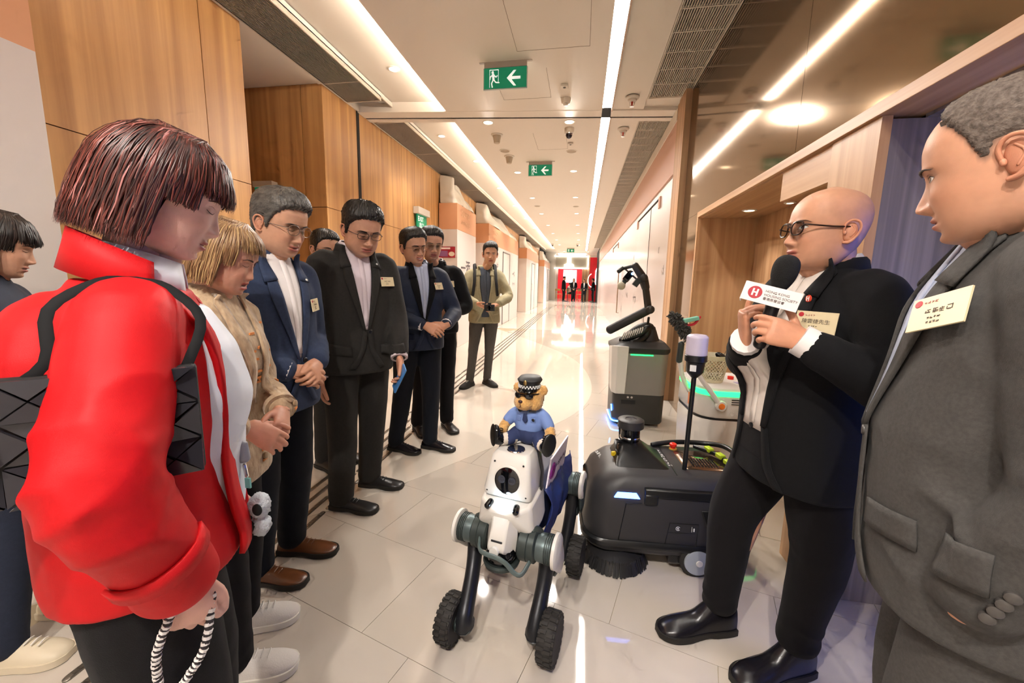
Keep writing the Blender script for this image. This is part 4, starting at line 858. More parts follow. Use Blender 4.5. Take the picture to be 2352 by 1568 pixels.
for k in range(9):
    p = q0+(q1-q0)*k/8; g.limb([p+A(math.cos(a)*.012, math.sin(a)*.03, math.cos(a)*.035) for a in np.arange(10)*math.pi/5], .005, n=6, sub=1, loop=True)
K.put(g, 'spring_coil', m_shell, ar)
mid = A(.02, -.09, 1.30); el = A(-.01, -.09, 1.39); top = A(-.09, -.1, 1.50)
g = G(); g.limb([L1b+A(-.01, 0, 0), mid], [.036, .034], n=6, sub=3, flat=(1, .8)); g.limb([L1b, L1b+A(0, -.04, 0)], .04, n=14, sub=1); K.put(g, 'upper_arm', m_ad, ar, smooth=30)
g = G(); g.limb([mid, el], [.037, .045], n=8, sub=2, flat=(1, .9)); g.limb([el+A(0, .045, 0), el-A(0, .045, 0)], .035, n=14, sub=1); g.limb([el, top], [.04, .034], n=8, sub=2); K.put(g, 'wrist_link', m_ad, ar, smooth=30)
g = G(); g.limb([top, A(-.17, -.1, 1.48), A(-.20, -.1, 1.47)], .016, n=8); g.limb([A(-.20, -.1, 1.475), A(-.235, -.1, 1.445)], .02, n=8, sub=1); g.limb([A(-.18, -.1, 1.47), A(-.06, -.1, 1.37), A(.0, -.1, 1.33)], .008, n=6); K.put(g, 'gripper_bracket', m_ab, ar)
g = G(); g.limb([A(-.125, -.12, 1.43), A(-.17, -.12, 1.37)], .03, n=6, sub=1); K.put(g, 'gripper_motor', m_glass, ar, smooth=30)
g = G(); g.limb([A(-.17, -.12, 1.37), A(-.19, -.12, 1.335)], .022, n=10, sub=1); g.box(A(-.07, -.12, 1.345), (.05, .05, .07), roty(.6)); K.put(g, 'gripper_jaw', m_gun2, ar, smooth=30)
g = G(); g.ell(A(-.205, -.12, 1.315), (.038, .036, .04)); K.put(g, 'suction_cup', mat('cup_cream', 'b5ad98', .6), ar)
g = G(); g.lathe(A(-.115, -.152, 1.425), [(.012, 0), (.010, .004)], (0, -1, 0)); K.put(g, 'status_light', m_bled, ar)
# ---- white service robot with basket and duster
H_ = Fr((1.03, 2.95, 0), math.radians(3)); wb = empty('service_robot', H_.o, 'white service robot with green glowing rim, duster arm and basket on top', 'robot')
g = G(); g.loft([rrect(.24, .24, .02, 0, 0, 8, .5), rrect(.255, .26, .05, 0, 0, 8, .5), rrect(.265, .27, .44, 0, 0, 8, .5), rrect(.255, .262, .47, 0, 0, 8, .5)]); H_.put(g, 'lower_body', m_shell, wb)
g = G(); g.loft([rrect(.258, .264, .465, 0, 0, 8, .5), rrect(.258, .264, .48, 0, 0, 8, .5)]); H_.put(g, 'seam', m_black, wb)
g = G(); g.loft([rrect(.255, .262, .48, 0, 0, 8, .5), rrect(.265, .27, .50, 0, 0, 8, .5), rrect(.26, .265, .625, 0, 0, 8, .5)]); H_.put(g, 'upper_body', m_shell, wb)
g = G(); g.loft([rrect(.262, .267, .625, 0, 0, 8, .5), rrect(.266, .272, .63, 0, 0, 8, .5), rrect(.266, .272, .655, 0, 0, 8, .5), rrect(.255, .26, .66, 0, 0, 8, .5)]); H_.put(g, 'green_rim', m_gled, wb)
g = G(); g.loft([rrect(.257, .262, .658, 0, 0, 8, .5), rrect(.252, .257, .675, 0, 0, 8, .5), rrect(.22, .22, .685, 0, 0, 8, .5)]); H_.put(g, 'lid', m_shell, wb)
mo = mat('mark_orange', 'e07a2a', .4)
g = G(); g.bx(-.2695, -.264, -.13, -.08, .52, .60); H_.put(g, 'orange_panel', mo, wb)
g = G(); g.box((-.15, -.2715, .275), (.1, .006, .1)); H_.put(g, 'label_panel', mat('label_beige', 'd8c7b8', .5), wb); g = G(); g.box((-.15, -.2735, .245), (.09, .006, .03)); H_.put(g, 'label_strip', mat('label_brown', '9a6a43', .5), wb)
g = G()
for z in (.575, .59, .605): g.bx(-.06, -.01, -.271, -.266, z, z+.005)
H_.put(g, 'vents', m_black, wb)
g = G(); g.bx(.04, .2, -.272, -.266, .46, .61); H_.put(g, 'dark_panel', m_ab, wb)
g = G()
for x in (-.05, -.012): g.lathe((x, -.27, .515), [(.014, 0), (.013, .003), (.011, .002)], (0, -1, 0))
H_.put(g, 'port', m_shell, wb)
g = G(); g.lathe((.03, .0, .685), [(.02, 0), (.02, .02)]); H_.put(g, 'stop_button', mat('stop_red', 'd8281c', .3), wb)
g = G(); g.box((.08, -.12, .684), (.12, .09, .006), rotz(.2)); H_.put(g, 'control_pad', mat('pad_lilac', '9c93b5', .4), wb)
j0 = A(-.13, -.275, .57)
g = G(); g.lathe(j0, [(.034, 0), (.034, .02), (.03, .026)], (0, -1, 0)); H_.put(g, 'arm_joint', m_shell, wb)
g = G(); g.lathe(j0+A(0, -.026, 0), [(.02, 0), (.018, .004)], (0, -1, 0)); H_.put(g, 'orange_knob', mo, wb)
g = G(); g.limb([j0+A(0, -.01, 0), j0+A(-.07, -.01, .09), j0+A(-.15, 0, .20), j0+A(-.155, .02, .29)], .016, n=10); H_.put(g, 'arm_tube', m_shell, wb); g = G(); g.limb([A(-.255, -.05, .60), A(-.31, -.05, .70), A(-.335, -.05, .82)], .016, n=10); H_.put(g, 'arm_tube', m_shell, wb)
g = G(); g.limb([A(-.34, -.05, .81), A(-.335, -.05, .93)], .022, n=10, sub=1); H_.put(g, 'arm_end', m_gun2, wb)
g = G(); g.limb([A(-.335, -.05, .93), A(-.30, -.05, 1.0), A(-.36, -.05, 1.06)], .007, n=6); H_.put(g, 'duster_handle', m_shell, wb)
g = G(); rs = np.random.RandomState(5); P = cr([A(-.30, -.05, .99), A(-.345, -.05, 1.06), A(-.40, -.05, 1.12)], 8)
for p in P:
    for k in range(22):
        d = nrm(rs.normal(size=3)); g.limb([p, p+d*.022, p+d*.045+A(0, 0, -.008)], [.006, .007, .005], n=5, sub=1)
H_.put(g, 'duster_head', mat('duster_grey', '4a4845', .95), wb)['kind'] = 'stuff'
g = G(); g.box(A(-.29, -.06, 1.10), (.10, .05, .025), roty(-.25)); H_.put(g, 'teal_scraper', mat('scraper_teal', '79bfa9', .4), wb, bevel=.003)
g = G(); g.limb([A(-.335, -.07, 1.06), A(-.27, -.07, 1.07), A(-.235, -.07, 1.12)], .009, n=6); H_.put(g, 'red_edge', mat('scraper_red', 'c2283a', .4), wb)
# perforated basket: real lattice of crossing strips
bk = empty('plastic_basket', H_.P(-.13, -.09, .686), 'cream perforated plastic basket with a brush inside on the white robot', 'basket'); bc = H_.P(-.13, -.09, .686)
mb = mat('basket_cream', 'cfc6a8', .5)
g = G(); H = .185; R0, R1 = .068, .098
def bp(t, a): r = R0+(R1-R0)*t; return bc+A(math.cos(a)*r, math.sin(a)*r, H*t)
for k in range(26):
    for s in (-1, 1):
        pts = [bp(.12+.72*t, k*2*math.pi/26+s*t*1.3) for t in np.linspace(0, 1, 9)]; g.limb(pts, .0028, n=5, sub=1, round_=False)
g.obj('lattice', mb, bk, bc)['kind'] = 'stuff'
g = G(); g.lathe(bc, [(R0, 0), (R0+.004, .022), (R0+.001, .022), (R0-.004, .004)], n=32); g.lathe(bc, [(R0+.8*(R1-R0), H*.84), (R1+.003, H), (R1-.001, H), (R0+.8*(R1-R0)-.003, H*.84)], n=32); g.obj('rim_and_base', mb, bk, bc)
bh = empty('dish_brush', bc+A(.04, .02, .01), 'dark brush with a thin wire handle standing in the cream basket', 'brush')
g = G(); g.ell(bc+A(.045, .0, .175), (.04, .02, .022), roty(.5)); g.obj('brush_head', m_sw2, bh, A(*bh.location))
g = G(); g.limb([bc+A(.03, 0, .02), bc+A(.06, 0, .17), bc+A(.10, .0, .26), bc+A(.125, .0, .28), bc+A(.125, 0, .2), bc+A(.09, 0, .1), bc+A(.045, .0, .015)], .0025, n=5); g.obj('wire_handle', m_ss, bh, A(*bh.location))
# ================================================================== PEOPLE TOOLKIT
def tab(z, rows):
    rows = sorted(rows); return np.interp(z, [r[0] for r in rows], [r[1] for r in rows])
def gs(x): return np.exp(-x*x)
ZT = np.array([-.122, -.118, -.110, -.10, -.088, -.075, -.06, -.045, -.03, -.015, 0, .014, .03, .05, .07, .088, .102, .112, .118])
XF = np.array([.030, .055, .072, .079, .081, .083, .085, .086, .086, .086, .087, .0915, .092, .090, .083, .071, .054, .034, .010])
XBK = np.array([.005, -.005, -.018, -.03, -.045, -.058, -.07, -.08, -.087, -.094, -.099, -.103, -.106, -.106, -.101, -.090, -.073, -.050, -.020])
WD = np.array([.012, .026, .040, .049, .056, .061, .065, .0685, .071, .073, .0745, .0755, .0765, .0765, .0735, .0655, .0525, .0355, .012])
def head_grid(p, nz=92, nphi=112):
    z = np.linspace(-.122, .118, nz)
    k = np.ones(5)/5
    def sm(a): b = np.interp(z, ZT, a); return np.convolve(np.pad(b, 2, mode='edge'), k, 'valid')
    xf, xb, wd = sm(XF), sm(XBK), sm(WD)*p.get('wide', 1)
    jaw = p.get('jaw', 0); wd = wd*(1+jaw*gs((z+.075)/.04))
    t = np.arange(nphi)*2*math.pi/nphi; ph = t-.45*np.sin(t)
    Z, PH = np.meshgrid(z, ph, indexing='ij'); C, Sn = np.cos(PH), np.sin(PH)
    fx = np.where(C >= 0, xf[:, None], -xb[:, None]); nn = np.where(C >= 0, 2.5, 2.1)
    r = (np.abs(C/fx)**nn+np.abs(Sn/wd[:, None])**nn)**(-1/nn)
    X, Y = r*C, r*Sn
    if p.get('plain'): return X, Y, Z, PH
    fm = np.clip((C-.1)/.4, 0, 1); aY = np.abs(Y)
    nl = p.get('nose', 1.0)
    hN = tab(Z, [(.014, 0), (.004, .003), (-.008, .007), (-.02, .0125), (-.032, .019), (-.04, .0225), (-.046, .0225), (-.051, .015), (-.056, .005), (-.062, 0)])*nl
    sN = tab(Z, [(.01, .008), (-.01, .008), (-.03, .0095), (-.045, .0125), (-.055, .013)])
    d = hN*np.exp(-(aY/sN)**2.1)
    d += .008*gs((aY-.0145)/.0062)*gs((Z+.046)/.0065)*nl
    d += -.0085*gs((aY-.031)/.017)*gs((Z-.0)/.011)
    d += .0062*gs((aY-.031)/.0125)*gs((Z+.003)/.0075)
    d += .0035*gs((aY-.03)/.02)*gs((Z-.017)/.006)
    d += .004*gs((aY-.04)/.018)*gs((Z+.032)/.016)*(1+p.get('smile', 0))
    zc = -.0735+p.get('smile', 0)*(Y/.026)**2*.007; op = p.get('open', 0)
    mw = np.exp(-(aY/.024)**4)
    d += mw*(.0068*gs((Z-zc-.0058-op*.3)/.0052)+.0075*gs((Z-zc+.0065+op)/.0058)-.0055*gs((Z-zc)/(.0022+op)))
    d += -.0035*gs(Y/.02)*gs((Z+.092+op)/.005)
    d += .0065*gs(Y/.017)*gs((Z+.107)/.011)*p.get('chin', 1)
    d += -.003*gs((aY-.022)/.006)*gs((Z+.06)/.016)*p.get('fold', .6)
    X = X+d*fm
    return X, Y, Z, PH
def grid_faces(nz, n):
    f = []
    for i in range(nz-1):
        for j in range(n):
            k = (j+1) % n; f.append((i*n+j, i*n+k, (i+1)*n+k, (i+1)*n+j))
    f.append(tuple(range(n))[::-1]); f.append(tuple((nz-1)*n+j for j in range(n))); return f
def ear(g, sy, s=1.0):
    s = s*.93; c = A(-.012, sy*.0735, -.012); o = lambda a, b, cc: c+A(a, sy*cc, b)*s
    g.limb([o(.012, -.002, .002), o(.014, .018, .006), o(.004, .030, .012), o(-.012, .027, .017), o(-.019, .010, .018), o(-.014, -.010, .014), o(-.003, -.026, .008), o(.008, -.028, .003)], [.003, .0034, .0034, .0034, .0034, .0036, .0048, .004], n=8, sub=4)
    g.ell(o(-.003, .0, .004), (.0165*s, .006*s, .027*s), rotz(-sy*.45), 12, 8)
    g.limb([o(-.002, .018, .008), o(-.010, .004, .012), o(-.002, -.012, .009)], .0022, n=6, sub=3)
    g.ell(o(.011, -.003, .006), (.004*s, .004*s, .006*s), None, 8, 6)
def face_patch(bvh, a, b, off, n=10, m=2):
    """strip between two polylines given in face (y,z), dropped on the face from the front"""
    a, b = cr(np.array(a, float), n), cr(np.array(b, float), n); rows = []
    for p, q in zip(a, b):
        row = []
        for t in np.linspace(0, 1, m+1):
            y, z = p*(1-t)+q*t; h = bvh.ray_cast(Vector((.3, y, z)), Vector((-1, 0, 0)))
            x = h[0].x if h[0] is not None else .08
            row.append((x+off, y, z))
        rows.append(row)
    return rows
SKIN = {}
def hand(g, w, d, n, side, curl=(.3, .4, .3), spread=.06, thumb=(.6, .3), s=1.0, curls=None):
    """side +1: thumb lies towards n x d ... hand at wrist w pointing d, back of the hand facing n"""
    d = nrm(d); n = nrm(np.asarray(n, float)-d*np.dot(n, d)); t = np.cross(d, n)*side    # t: thumb direction
    w = np.asarray(w, float); R = lambda x, y, z: w+(d*x+t*y+n*z)*s
    ph = np.arange(14)*2*math.pi/14
    def ring(x, y0, a, b, z0=0): return np.array([R(x, y0+math.cos(q)*a, z0+math.sin(q)*b) for q in ph])
    g.loft([ring(-.03, 0, .025, .019), ring(0, 0, .026, .018), ring(.03, .003, .035, .0175), ring(.06, .002, .041, .0155), ring(.085, 0, .042, .0135), ring(.097, 0, .036, .009)])
    g.limb([R(.01, .02, -.006), R(.045, .034, -.01)], [.018, .014], n=8, sub=2)
    L = (.072, .082, .076, .058); Y0 = (.031, .0105, -.010, -.0295); RD = (.0088, .0092, .0088, .0078)
    for i in range(4):
        c = curls[i] if curls else curl; p = A(.088-.004*abs(i-1.2), Y0[i], 0); a = 0; pts = [R(*(p-A(.012, 0, 0))), R(*p)]
        sp = (1.5-i)*spread
        for k, fr in enumerate((.46, .30, .24)):
            a += c[k]; p = p+A(math.cos(a)*math.cos(sp), math.sin(sp)*math.cos(a), -math.sin(a))*L[i]*fr; pts.append(R(*p))
        g.limb(pts, np.array([RD[i]*1.05, RD[i]*1.08, RD[i], RD[i]*.94, RD[i]*.82])*s, n=9, sub=2)
    a0, a1 = thumb; p = A(.028, .03, -.006); q = p+A(.036*math.cos(a0), .036*math.sin(a0), -.010); r = q+A(.03*math.cos(a0-a1), .03*math.sin(a0-a1), -.008); u = r+A(.024*math.cos(a0-1.6*a1), .024*math.sin(a0-1.6*a1), -.006)
    g.limb([R(*p), R(*q), R(*r), R(*u)], np.array([.0135, .0115, .0105, .0085])*s, n=9, sub=2)
def ik(S_, W_, l1, l2, pole):
    d = W_-S_; L = np.linalg.norm(d); L = min(L, (l1+l2)*.999); u = nrm(d); a = (l1*l1-l2*l2+L*L)/(2*L); h = math.sqrt(max(l1*l1-a*a, 0)); p = np.asarray(pole, float); p = nrm(p-u*p.dot(u))
    return S_+u*a+p*h
def wrinkler(seed, amp, freq, spots=()):
    rs = np.random.RandomState(seed); K = [nrm(rs.normal(size=3)*A(1, 1, .6))*freq*rs.uniform(.7, 1.6) for _ in range(5)]; PH = rs.uniform(0, 6, 10)
    def fn(v, n):
        d = np.zeros(len(v))
        for i, k in enumerate(K):
            wv = v @ k+1.6*np.sin(v @ K[(i+1) % 5]*.6+PH[i]); d += (1-np.abs(np.sin(wv+PH[i+5])))**2-.33
        d *= amp/2.2
        for c, r, am, dr, fq in spots:
            e = np.exp(-((v-c)**2).sum(1)/(r*r)); q = v @ nrm(dr)*fq*.8+2.0*np.sin(v @ np.array([13., 19., 11.])+c[0]*40)+1.1*np.sin(v @ np.array([-29., 17., 21.])+c[2]*30); en = .55+.45*np.sin(v @ np.array([17., -23., 9.])+c[1]*50); d += am*e*en*(1.4*(1-np.abs(np.sin(q*.5)))**1.6-.45)
        return v+n*d[:, None]
    return fn
def srg(hexs): return np.array(srgb(hexs)[:3])
def set_col(me, cols):
    a = me.color_attributes.new('tint', 'FLOAT_COLOR', 'POINT'); a.data.foreach_set('color', np.column_stack([cols, np.ones(len(cols))]).astype(np.float32).ravel())
m_skin = mat('skin', 'd9a07c', .46, attr='tint', sss=.12, bump=.16, bscale=1100, spec=.42, var=.10, vscale=45)
m_eyew = mat('eye_white', 'd9d2c8', .2); m_iris = mat('iris_brown', '2a1a12', .15); m_lash = mat('lash_dark', '2b1d18', .6); m_tooth = mat('teeth', 'e8e0d2', .25); m_mouthd = mat('mouth_dark', '5a2622', .5)
m_lens = mat('spectacle_lens', 'ffffff', .02, trans=1, ior=1.05, spec=.5)
def haircap(p, st, col_m, root, HM, seed=1):
    """close cropped or combed hair: the skull surface pushed outwards inside the hairline, sunk below skin elsewhere"""
    q = dict(p); q['plain'] = 1; nz, nphi = 110, 150; X, Y, Z, PH = head_grid(q, nz, nphi)
    az = np.degrees(np.abs(((PH+math.pi) % (2*math.pi))-math.pi))
    zh = tab(az, st['line']); rs = np.random.RandomState(seed)
    edge = rs.normal(0, 1, Z.shape); 
    for _ in range(2): edge = (edge+np.roll(edge, 1, 1)+np.roll(edge, -1, 1))/3
    f = np.clip((Z-zh+edge*st.get('rag', .004))/st.get('soft', .010), 0, 1); f = f*f*(3-2*f)
    top = np.clip((Z-.03)/.075, 0, 1); front = np.clip((np.cos(PH)-.1)/.9, 0, 1)
    th = st['side']+(st['top']-st['side'])*top+st.get('quiff', 0)*front*top+st.get('part', 0)*np.sign(Y)*top*np.clip(np.abs(Y)/.03, 0, 1)
    # combed strand relief
    sw = st.get('sweep', 3.0); s1 = np.sin(PH*st.get('freq', 46)+Z*sw*60+2*np.sin(PH*7+Z*50)); s2 = rs.normal(0, 1, Z.shape); s2 = (s2+np.roll(s2, 1, 0)+np.roll(s2, 2, 0)+np.roll(s2, -1, 0))/4
    th = th+(s1*.0012+s2*st.get('rough', .0016))*np.clip(th/.012, .3, 1)
    off = th*f-.006*(1-f)
    P = np.stack([X, Y, Z], -1); c = A(-.005, 0, .01); nr = P-c; nr /= np.linalg.norm(nr, axis=-1, keepdims=True); P = P+nr*off[..., None]
    g = G(); g.add((P.reshape(-1, 3) @ HM[0].T)+HM[1], grid_faces(nz, nphi)); return g.obj('hair', col_m, root, local=True, smooth=180)
LINE_M = [(0, .068), (25, .066), (42, .058), (52, .044), (62, .030), (70, .005), (76, -.022), (82, -.020), (87, .012), (100, .016), (112, .002), (122, -.045), (150, -.066), (180, -.07)]
class Person:
    def __init__(s, name, x, y, yaw, label, h=1.72, lean=0, skin='d9a27c', s_w=1.0, cat='person', group=None):
        s.s = h/1.72; s.lean = math.radians(lean); s.yaw = math.radians(yaw); s.x, s.y = x, y
        s.root = empty(name, (x, y, 0), label, cat, s.yaw, group); s.skin = skin; s.w = s_w; s.R = rotz(s.yaw); s.pz = .95*s.s; s.seed = int(abs(x*1000+y*7777)) % 9999
    def L(s, *p):          # world point -> local
        return s.R.T @ (A(*p)-A(s.x, s.y, 0))
    def LD(s, *d): return s.R.T @ A(*d)
    def B(s, p):           # bend upper body forward about the pelvis
        p = np.atleast_2d(np.asarray(p, float)).copy(); t = np.clip((p[:, 2]-s.pz+.05)/.30, 0, 1); out = p.copy(); zz = p[:, 2]-s.pz
        a = s.lean*t; c, sn = np.cos(a), np.sin(a); x = p[:, 0]
        out[:, 0] = x*c+zz*sn; out[:, 2] = s.pz-x*sn+zz*c
        k = p[:, 2] < s.pz-.05; out[k] = p[k]; return out
    def b(s, *p): return s.B(A(*p))[0]
    # ---------------- clothes
    def torso(s, g, rings, n=28, e=2.5):
        ph = np.arange(n)*2*math.pi/n; out = []
        for r in rings:
            z, a, b = r[:3]; xo = r[3] if len(r) > 3 else 0
            c, q = np.cos(ph), np.sin(ph); rad = (np.abs(c)**e+np.abs(q)**e)**(-1/e)
            out.append(s.B(np.column_stack([c*rad*b*s.s+xo*s.s, q*rad*a*s.s*s.w, np.full(n, z*s.s)])))
        g.loft(out)
    def shoulders(s, sh=.172, z=1.345): return {k: s.b(-.005*s.s, k*sh*s.s*s.w, z*s.s) for k in (1, -1)}
    def arms(s, wr, poles, l1=.29, l2=.255, sh=.172, z=1.345):
        S_ = s.shoulders(sh, z); s.arm = {}
        for k in (1, -1):
            W_ = np.asarray(wr[k], float); E = ik(S_[k], W_, l1*s.s, l2*s.s, poles[k]); s.arm[k] = (S_[k], E, W_)
    def jacket(s, m, hem=.80, rings=None, vox_=.009, amp=.004, sleeve=(.074, .070, .060, .058, .049), belly=0, name='jacket', freq=13, stop=.025, spots=(), relax=7, extra=None):
        R_ = rings or [(hem, .205, .150+belly*.6, .0), (hem+.06, .207, .152+belly*.8), (.98, .195, .140+belly, belly*.4), (1.08, .195, .136+belly*.9, belly*.4), (1.2, .203, .135+belly*.3, .0), (1.29, .200, .128, -.004), (1.35, .180, .112, -.012), (1.39, .135, .092, -.018), (1.43, .088, .073, -.016), (1.465, .066, .062, -.012)]
        g = G(); s.torso(g, R_); sp = list(spots); s.cuff = {}
        for k in (1, -1):
            S_, E, W_ = s.arm[k]; r = np.array(sleeve)*s.s; u = nrm(W_-E); end = W_-u*stop
            g.limb([s.b(0, k*.10*s.s*s.w, 1.34*s.s), S_, (S_+E)/2, E, (E+end)/2, end], [r[0]*.9, r[0], r[1], r[2], r[3], r[4]], n=16, sub=4)
            s.cuff[k] = (end, u, r[4])
            sp += [(E, .11*s.s, .0055*amp/.004, (E-S_)*.6+(W_-E)*.4+A(.05, .03, .02), 95), ((S_+E)/2+A(0, -k*.03, 0), .10, .003*amp/.004, A(.3, k*.2, 1), 80), (end-u*.05, .07, .0035*amp/.004, u, 120)]
        for k in (1, -1): sp.append((s.b(.06, k*.13*s.s, 1.25*s.s), .09, .0035*amp/.004, A(.2, k*.8, .8), 85))
        if extra: extra(g)
        s.jk = g.obj(name, m, s.root, local=True, remesh=vox_, relax=relax, fn=wrinkler(s.seed, amp, freq, sp)); s.bv(s.jk); return s.jk
    def bv(s, o):
        me = o.data; s.bvh = BVHTree.FromPolygons([v.co for v in me.vertices], [p.vertices for p in me.polygons])
    def drop(s, y, z, off, dirn=None, bv=None):
        """point on the garment in front of body coordinates (y,z)"""
        if dirn is None: o = s.b(.7, y*s.s, z*s.s); q = s.b(0, y*s.s, z*s.s)
        else: q = s.b(0, y*s.s, z*s.s); o = q+nrm(dirn)*.7
        d = nrm(q-o); h = (bv or s.bvh).ray_cast(Vector(o), Vector(d))
        if h[0] is None or h[3] > .68: return None
        return np.array(h[0])-d*off
    def patch(s, name, m, a, b, off, n=8, k=4, th=.0, dirn=None, parent=None, smooth_=0):
        a, b = cr(np.array(a, float), n) if smooth_ else np.vstack([cr(np.array(a[i:i+2], float), n)[:(None if i == len(a)-2 else -1)] for i in range(len(a)-1)]), cr(np.array(b, float), n) if smooth_ else np.vstack([cr(np.array(b[i:i+2], float), n)[:(None if i == len(b)-2 else -1)] for i in range(len(b)-1)])
        rows = []; last = None
        for p, q in zip(a, b):
            row = []
            for t in np.linspace(0, 1, k+1):
                y, z = p*(1-t)+q*t; h = s.drop(y, z, off, dirn)
                if h is None: h = s.b(.07*s.s, y*s.s, z*s.s) if dirn is None else (last if last is not None else s.b(.0, y*s.s, z*s.s))
                last = h; row.append(h)
            rows.append(row)
        R_ = np.array(rows)
        for _ in range(2):
            M_ = R_.copy(); M_[1:-1] = (R_[:-2]+2*R_[1:-1]+R_[2:])/4; R_ = M_
        g = G(); g.loft(list(R_), closed=False, cap=False); o = g.obj(name, m, parent or s.root, local=True, smooth=180)
        if th: md = o.modifiers.new('t', 'SOLIDIFY'); md.thickness = th; md.offset = 0
        return o
    def suit_front(s, m, m_shirt, btn=1.03, vw=.062, lap=.085, m_lap=None, open_=0.0, hem=.80, collar=True, notch=1.30, badge=None, pin=None, tieless=True, vtop=1.44, buttons=1, m_btn=None):
        ml = m_lap or m
        b_ = btn
        s.patch('shirt_front', m_shirt, [(-.006-open_, b_), (-vw*.6-open_, (b_+vtop)/2), (-vw, vtop)], [(.006+open_, b_), (vw*.6+open_, (b_+vtop)/2), (vw, vtop)], .004, n=8, k=8, th=.002)
        s.patch('shirt_placket', m_shirt, [(-.012, b_+.02), (-.013, vtop-.02)], [(.012, b_+.02), (.013, vtop-.02)], .0075, n=10, k=1, th=.003)
        for k in (1, -1):
            lp = s.patch('lapel', ml, [(k*(.004+open_*.9), b_-.01), (k*(vw*.62+open_), (b_+vtop)/2), (k*(vw+.004), vtop)], [(k*(.018+open_), b_), (k*(.095), notch-.015), (k*.088, vtop-.03)], .009, n=9, k=4, th=.006)
            s.patch('lapel_collar', ml, [(k*(vw*.85), notch+.045), (k*(vw+.006), vtop+.005)], [(k*.105, notch+.035), (k*.085, vtop+.012)], .013, n=6, k=3, th=.006)
            s.patch('pocket_flap', m, [(k*.075, .93), (k*.075, .88)], [(k*.165, .945), (k*.168, .892)], .006, n=4, k=6, th=.004)
            s.patch('front_edge', m, [(k*-.004+.006, b_), (k*.012+open_*k, .9), (k*.06+open_*k, hem+.012)], [(k*.022+.006, b_), (k*.04+open_*k, .9), (k*.095+open_*k, hem+.012)], .0055+.003*(k > 0), n=7, k=2, th=.004)
        for i in range(buttons):
            h = s.drop(.016, b_-.012-.1*i, .010)
            if h is not None: G().lathe(h, [(.011, -.004), (.011, .002), (.009, .004), (.004, .003)], s.b(1, 0, 1.1)-s.b(0, 0, 1.1), n=14).obj('button', m_btn or m_black, s.root, local=True)
        if collar: s.collar(m_shirt, ml)
    def collar(s, m_shirt, m_coll=None, r=.064, z=1.455, hgt=.042, gap=16, drop=.028, jz=1.445, wing=True):
        c = lambda a, rr, zz: s.b((math.cos(a)*rr*.98-.014)*s.s, math.sin(a)*rr*s.s, zz*s.s)
        A_ = np.radians(np.linspace(gap, 360-gap, 30)); fz = lambda a: -drop*(math.cos(a)*.5+.5)**1.5
        g = G(); g.loft([[c(a, r+.002, z-.03+fz(a)), c(a, r+.004, z+fz(a)), c(a, r+.0, z+hgt*.55+fz(a)*.9), c(a, r-.004, z+hgt*.5+fz(a)*.9)] for a in A_], closed=False, cap=False)
        if wing:
            g.loft([[c(a, r+.002, z+hgt*.55+fz(a)*.9), c(a, r+.010, z+.012+fz(a)), c(a, r+.016, z-.012+fz(a)-.03*max(0, math.cos(a))**6)] for a in A_], closed=False, cap=False)
        o = g.obj('shirt_collar', m_shirt, s.root, local=True, smooth=180); o.modifiers.new('t', 'SOLIDIFY').thickness = .003
        if m_coll is not None:
            A2 = np.radians(np.linspace(52, 308, 26)); g = G()
            g.loft([[c(a, r+.013, jz-.02+fz(a)), c(a, r+.015, jz+.022+fz(a)*.8), c(a, r+.024, jz+.012+fz(a)*.8), c(a, r+.034, jz-.028+fz(a))] for a in A2], closed=False, cap=False)
            o = g.obj('jacket_collar', m_coll, s.root, local=True, smooth=180); o.modifiers.new('t', 'SOLIDIFY').thickness = .004
    def cuffs(s, m, ext=.016, r=.9, sides=(1, -1)):
        for k in sides:
            e, u, rad = s.cuff[k]; G().limb([e-u*.02, e+u*ext], [rad*r, rad*r*.96], n=14, sub=1, round_=False).obj('shirt_cuff', m, s.root, local=True)
    def badge(s, y, z, w=.085, h=.052, tilt=0, dirn=None, logo=True, lines=None, off=.012, big=None):
        p = s.drop(y, z, off, dirn); 
        if p is None: return
        e = .03; q1 = s.drop(y+e, z, off, dirn); q2 = s.drop(y, z+e, off, dirn)
        u = nrm(q1-p) if q1 is not None else A(0, 1, 0); v = nrm(q2-p) if q2 is not None else A(0, 0, 1); w_ = nrm(np.cross(u, v)); v = np.cross(w_, u)
        u, v = u*math.cos(tilt)+v*math.sin(tilt), v*math.cos(tilt)-u*math.sin(tilt)
        g = G(); g.prism([(-w/2, -h/2), (w/2, -h/2), (w/2, h/2), (-w/2, h/2)], p, u, v, w_, .003); o = g.obj('name_badge', mat('badge_cream', 'd9c9a4', .4), s.root, local=True, smooth=0)
        def put(nm, m, gg): return gg.obj(nm, m, o, local=True)
        c = p+w_*.0032
        put('badge_logo', mat('logo_red', 'b02a35', .5), G().lathe(c-u*w*.38+v*h*.33, [(h*.11, 0), (h*.10, .0006)], w_, n=14))
        ink = mat('badge_ink', '4a3d34', .6)
        scribble('badge_caption', mat('badge_ink_red', 'a86a62', .6), o, c-u*w*.28+v*h*.27, u, v, h*.09, 4, .0004, local=True)
        if lines:
            cu = bpy.data.curves.new('t', 'FONT'); cu.body = lines; cu.size = h*.22; cu.align_x = 'CENTER'; cu.resolution_u = 2; cu.extrude = .0003
            tmp = bpy.data.objects.new('t', cu); WS.collection.objects.link(tmp); me = bpy.data.meshes.new_from_object(tmp.evaluated_get(wdg())); bpy.data.objects.remove(tmp)
            V_ = getv(me); setv(me, c-v*h*.03+np.outer(V_[:, 0], u)+np.outer(V_[:, 1], v)+np.outer(V_[:, 2], w_)); me.materials.clear(); me.materials.append(ink)
            to = bpy.data.objects.new('badge_lettering', me); COL.objects.link(to); to.parent = o
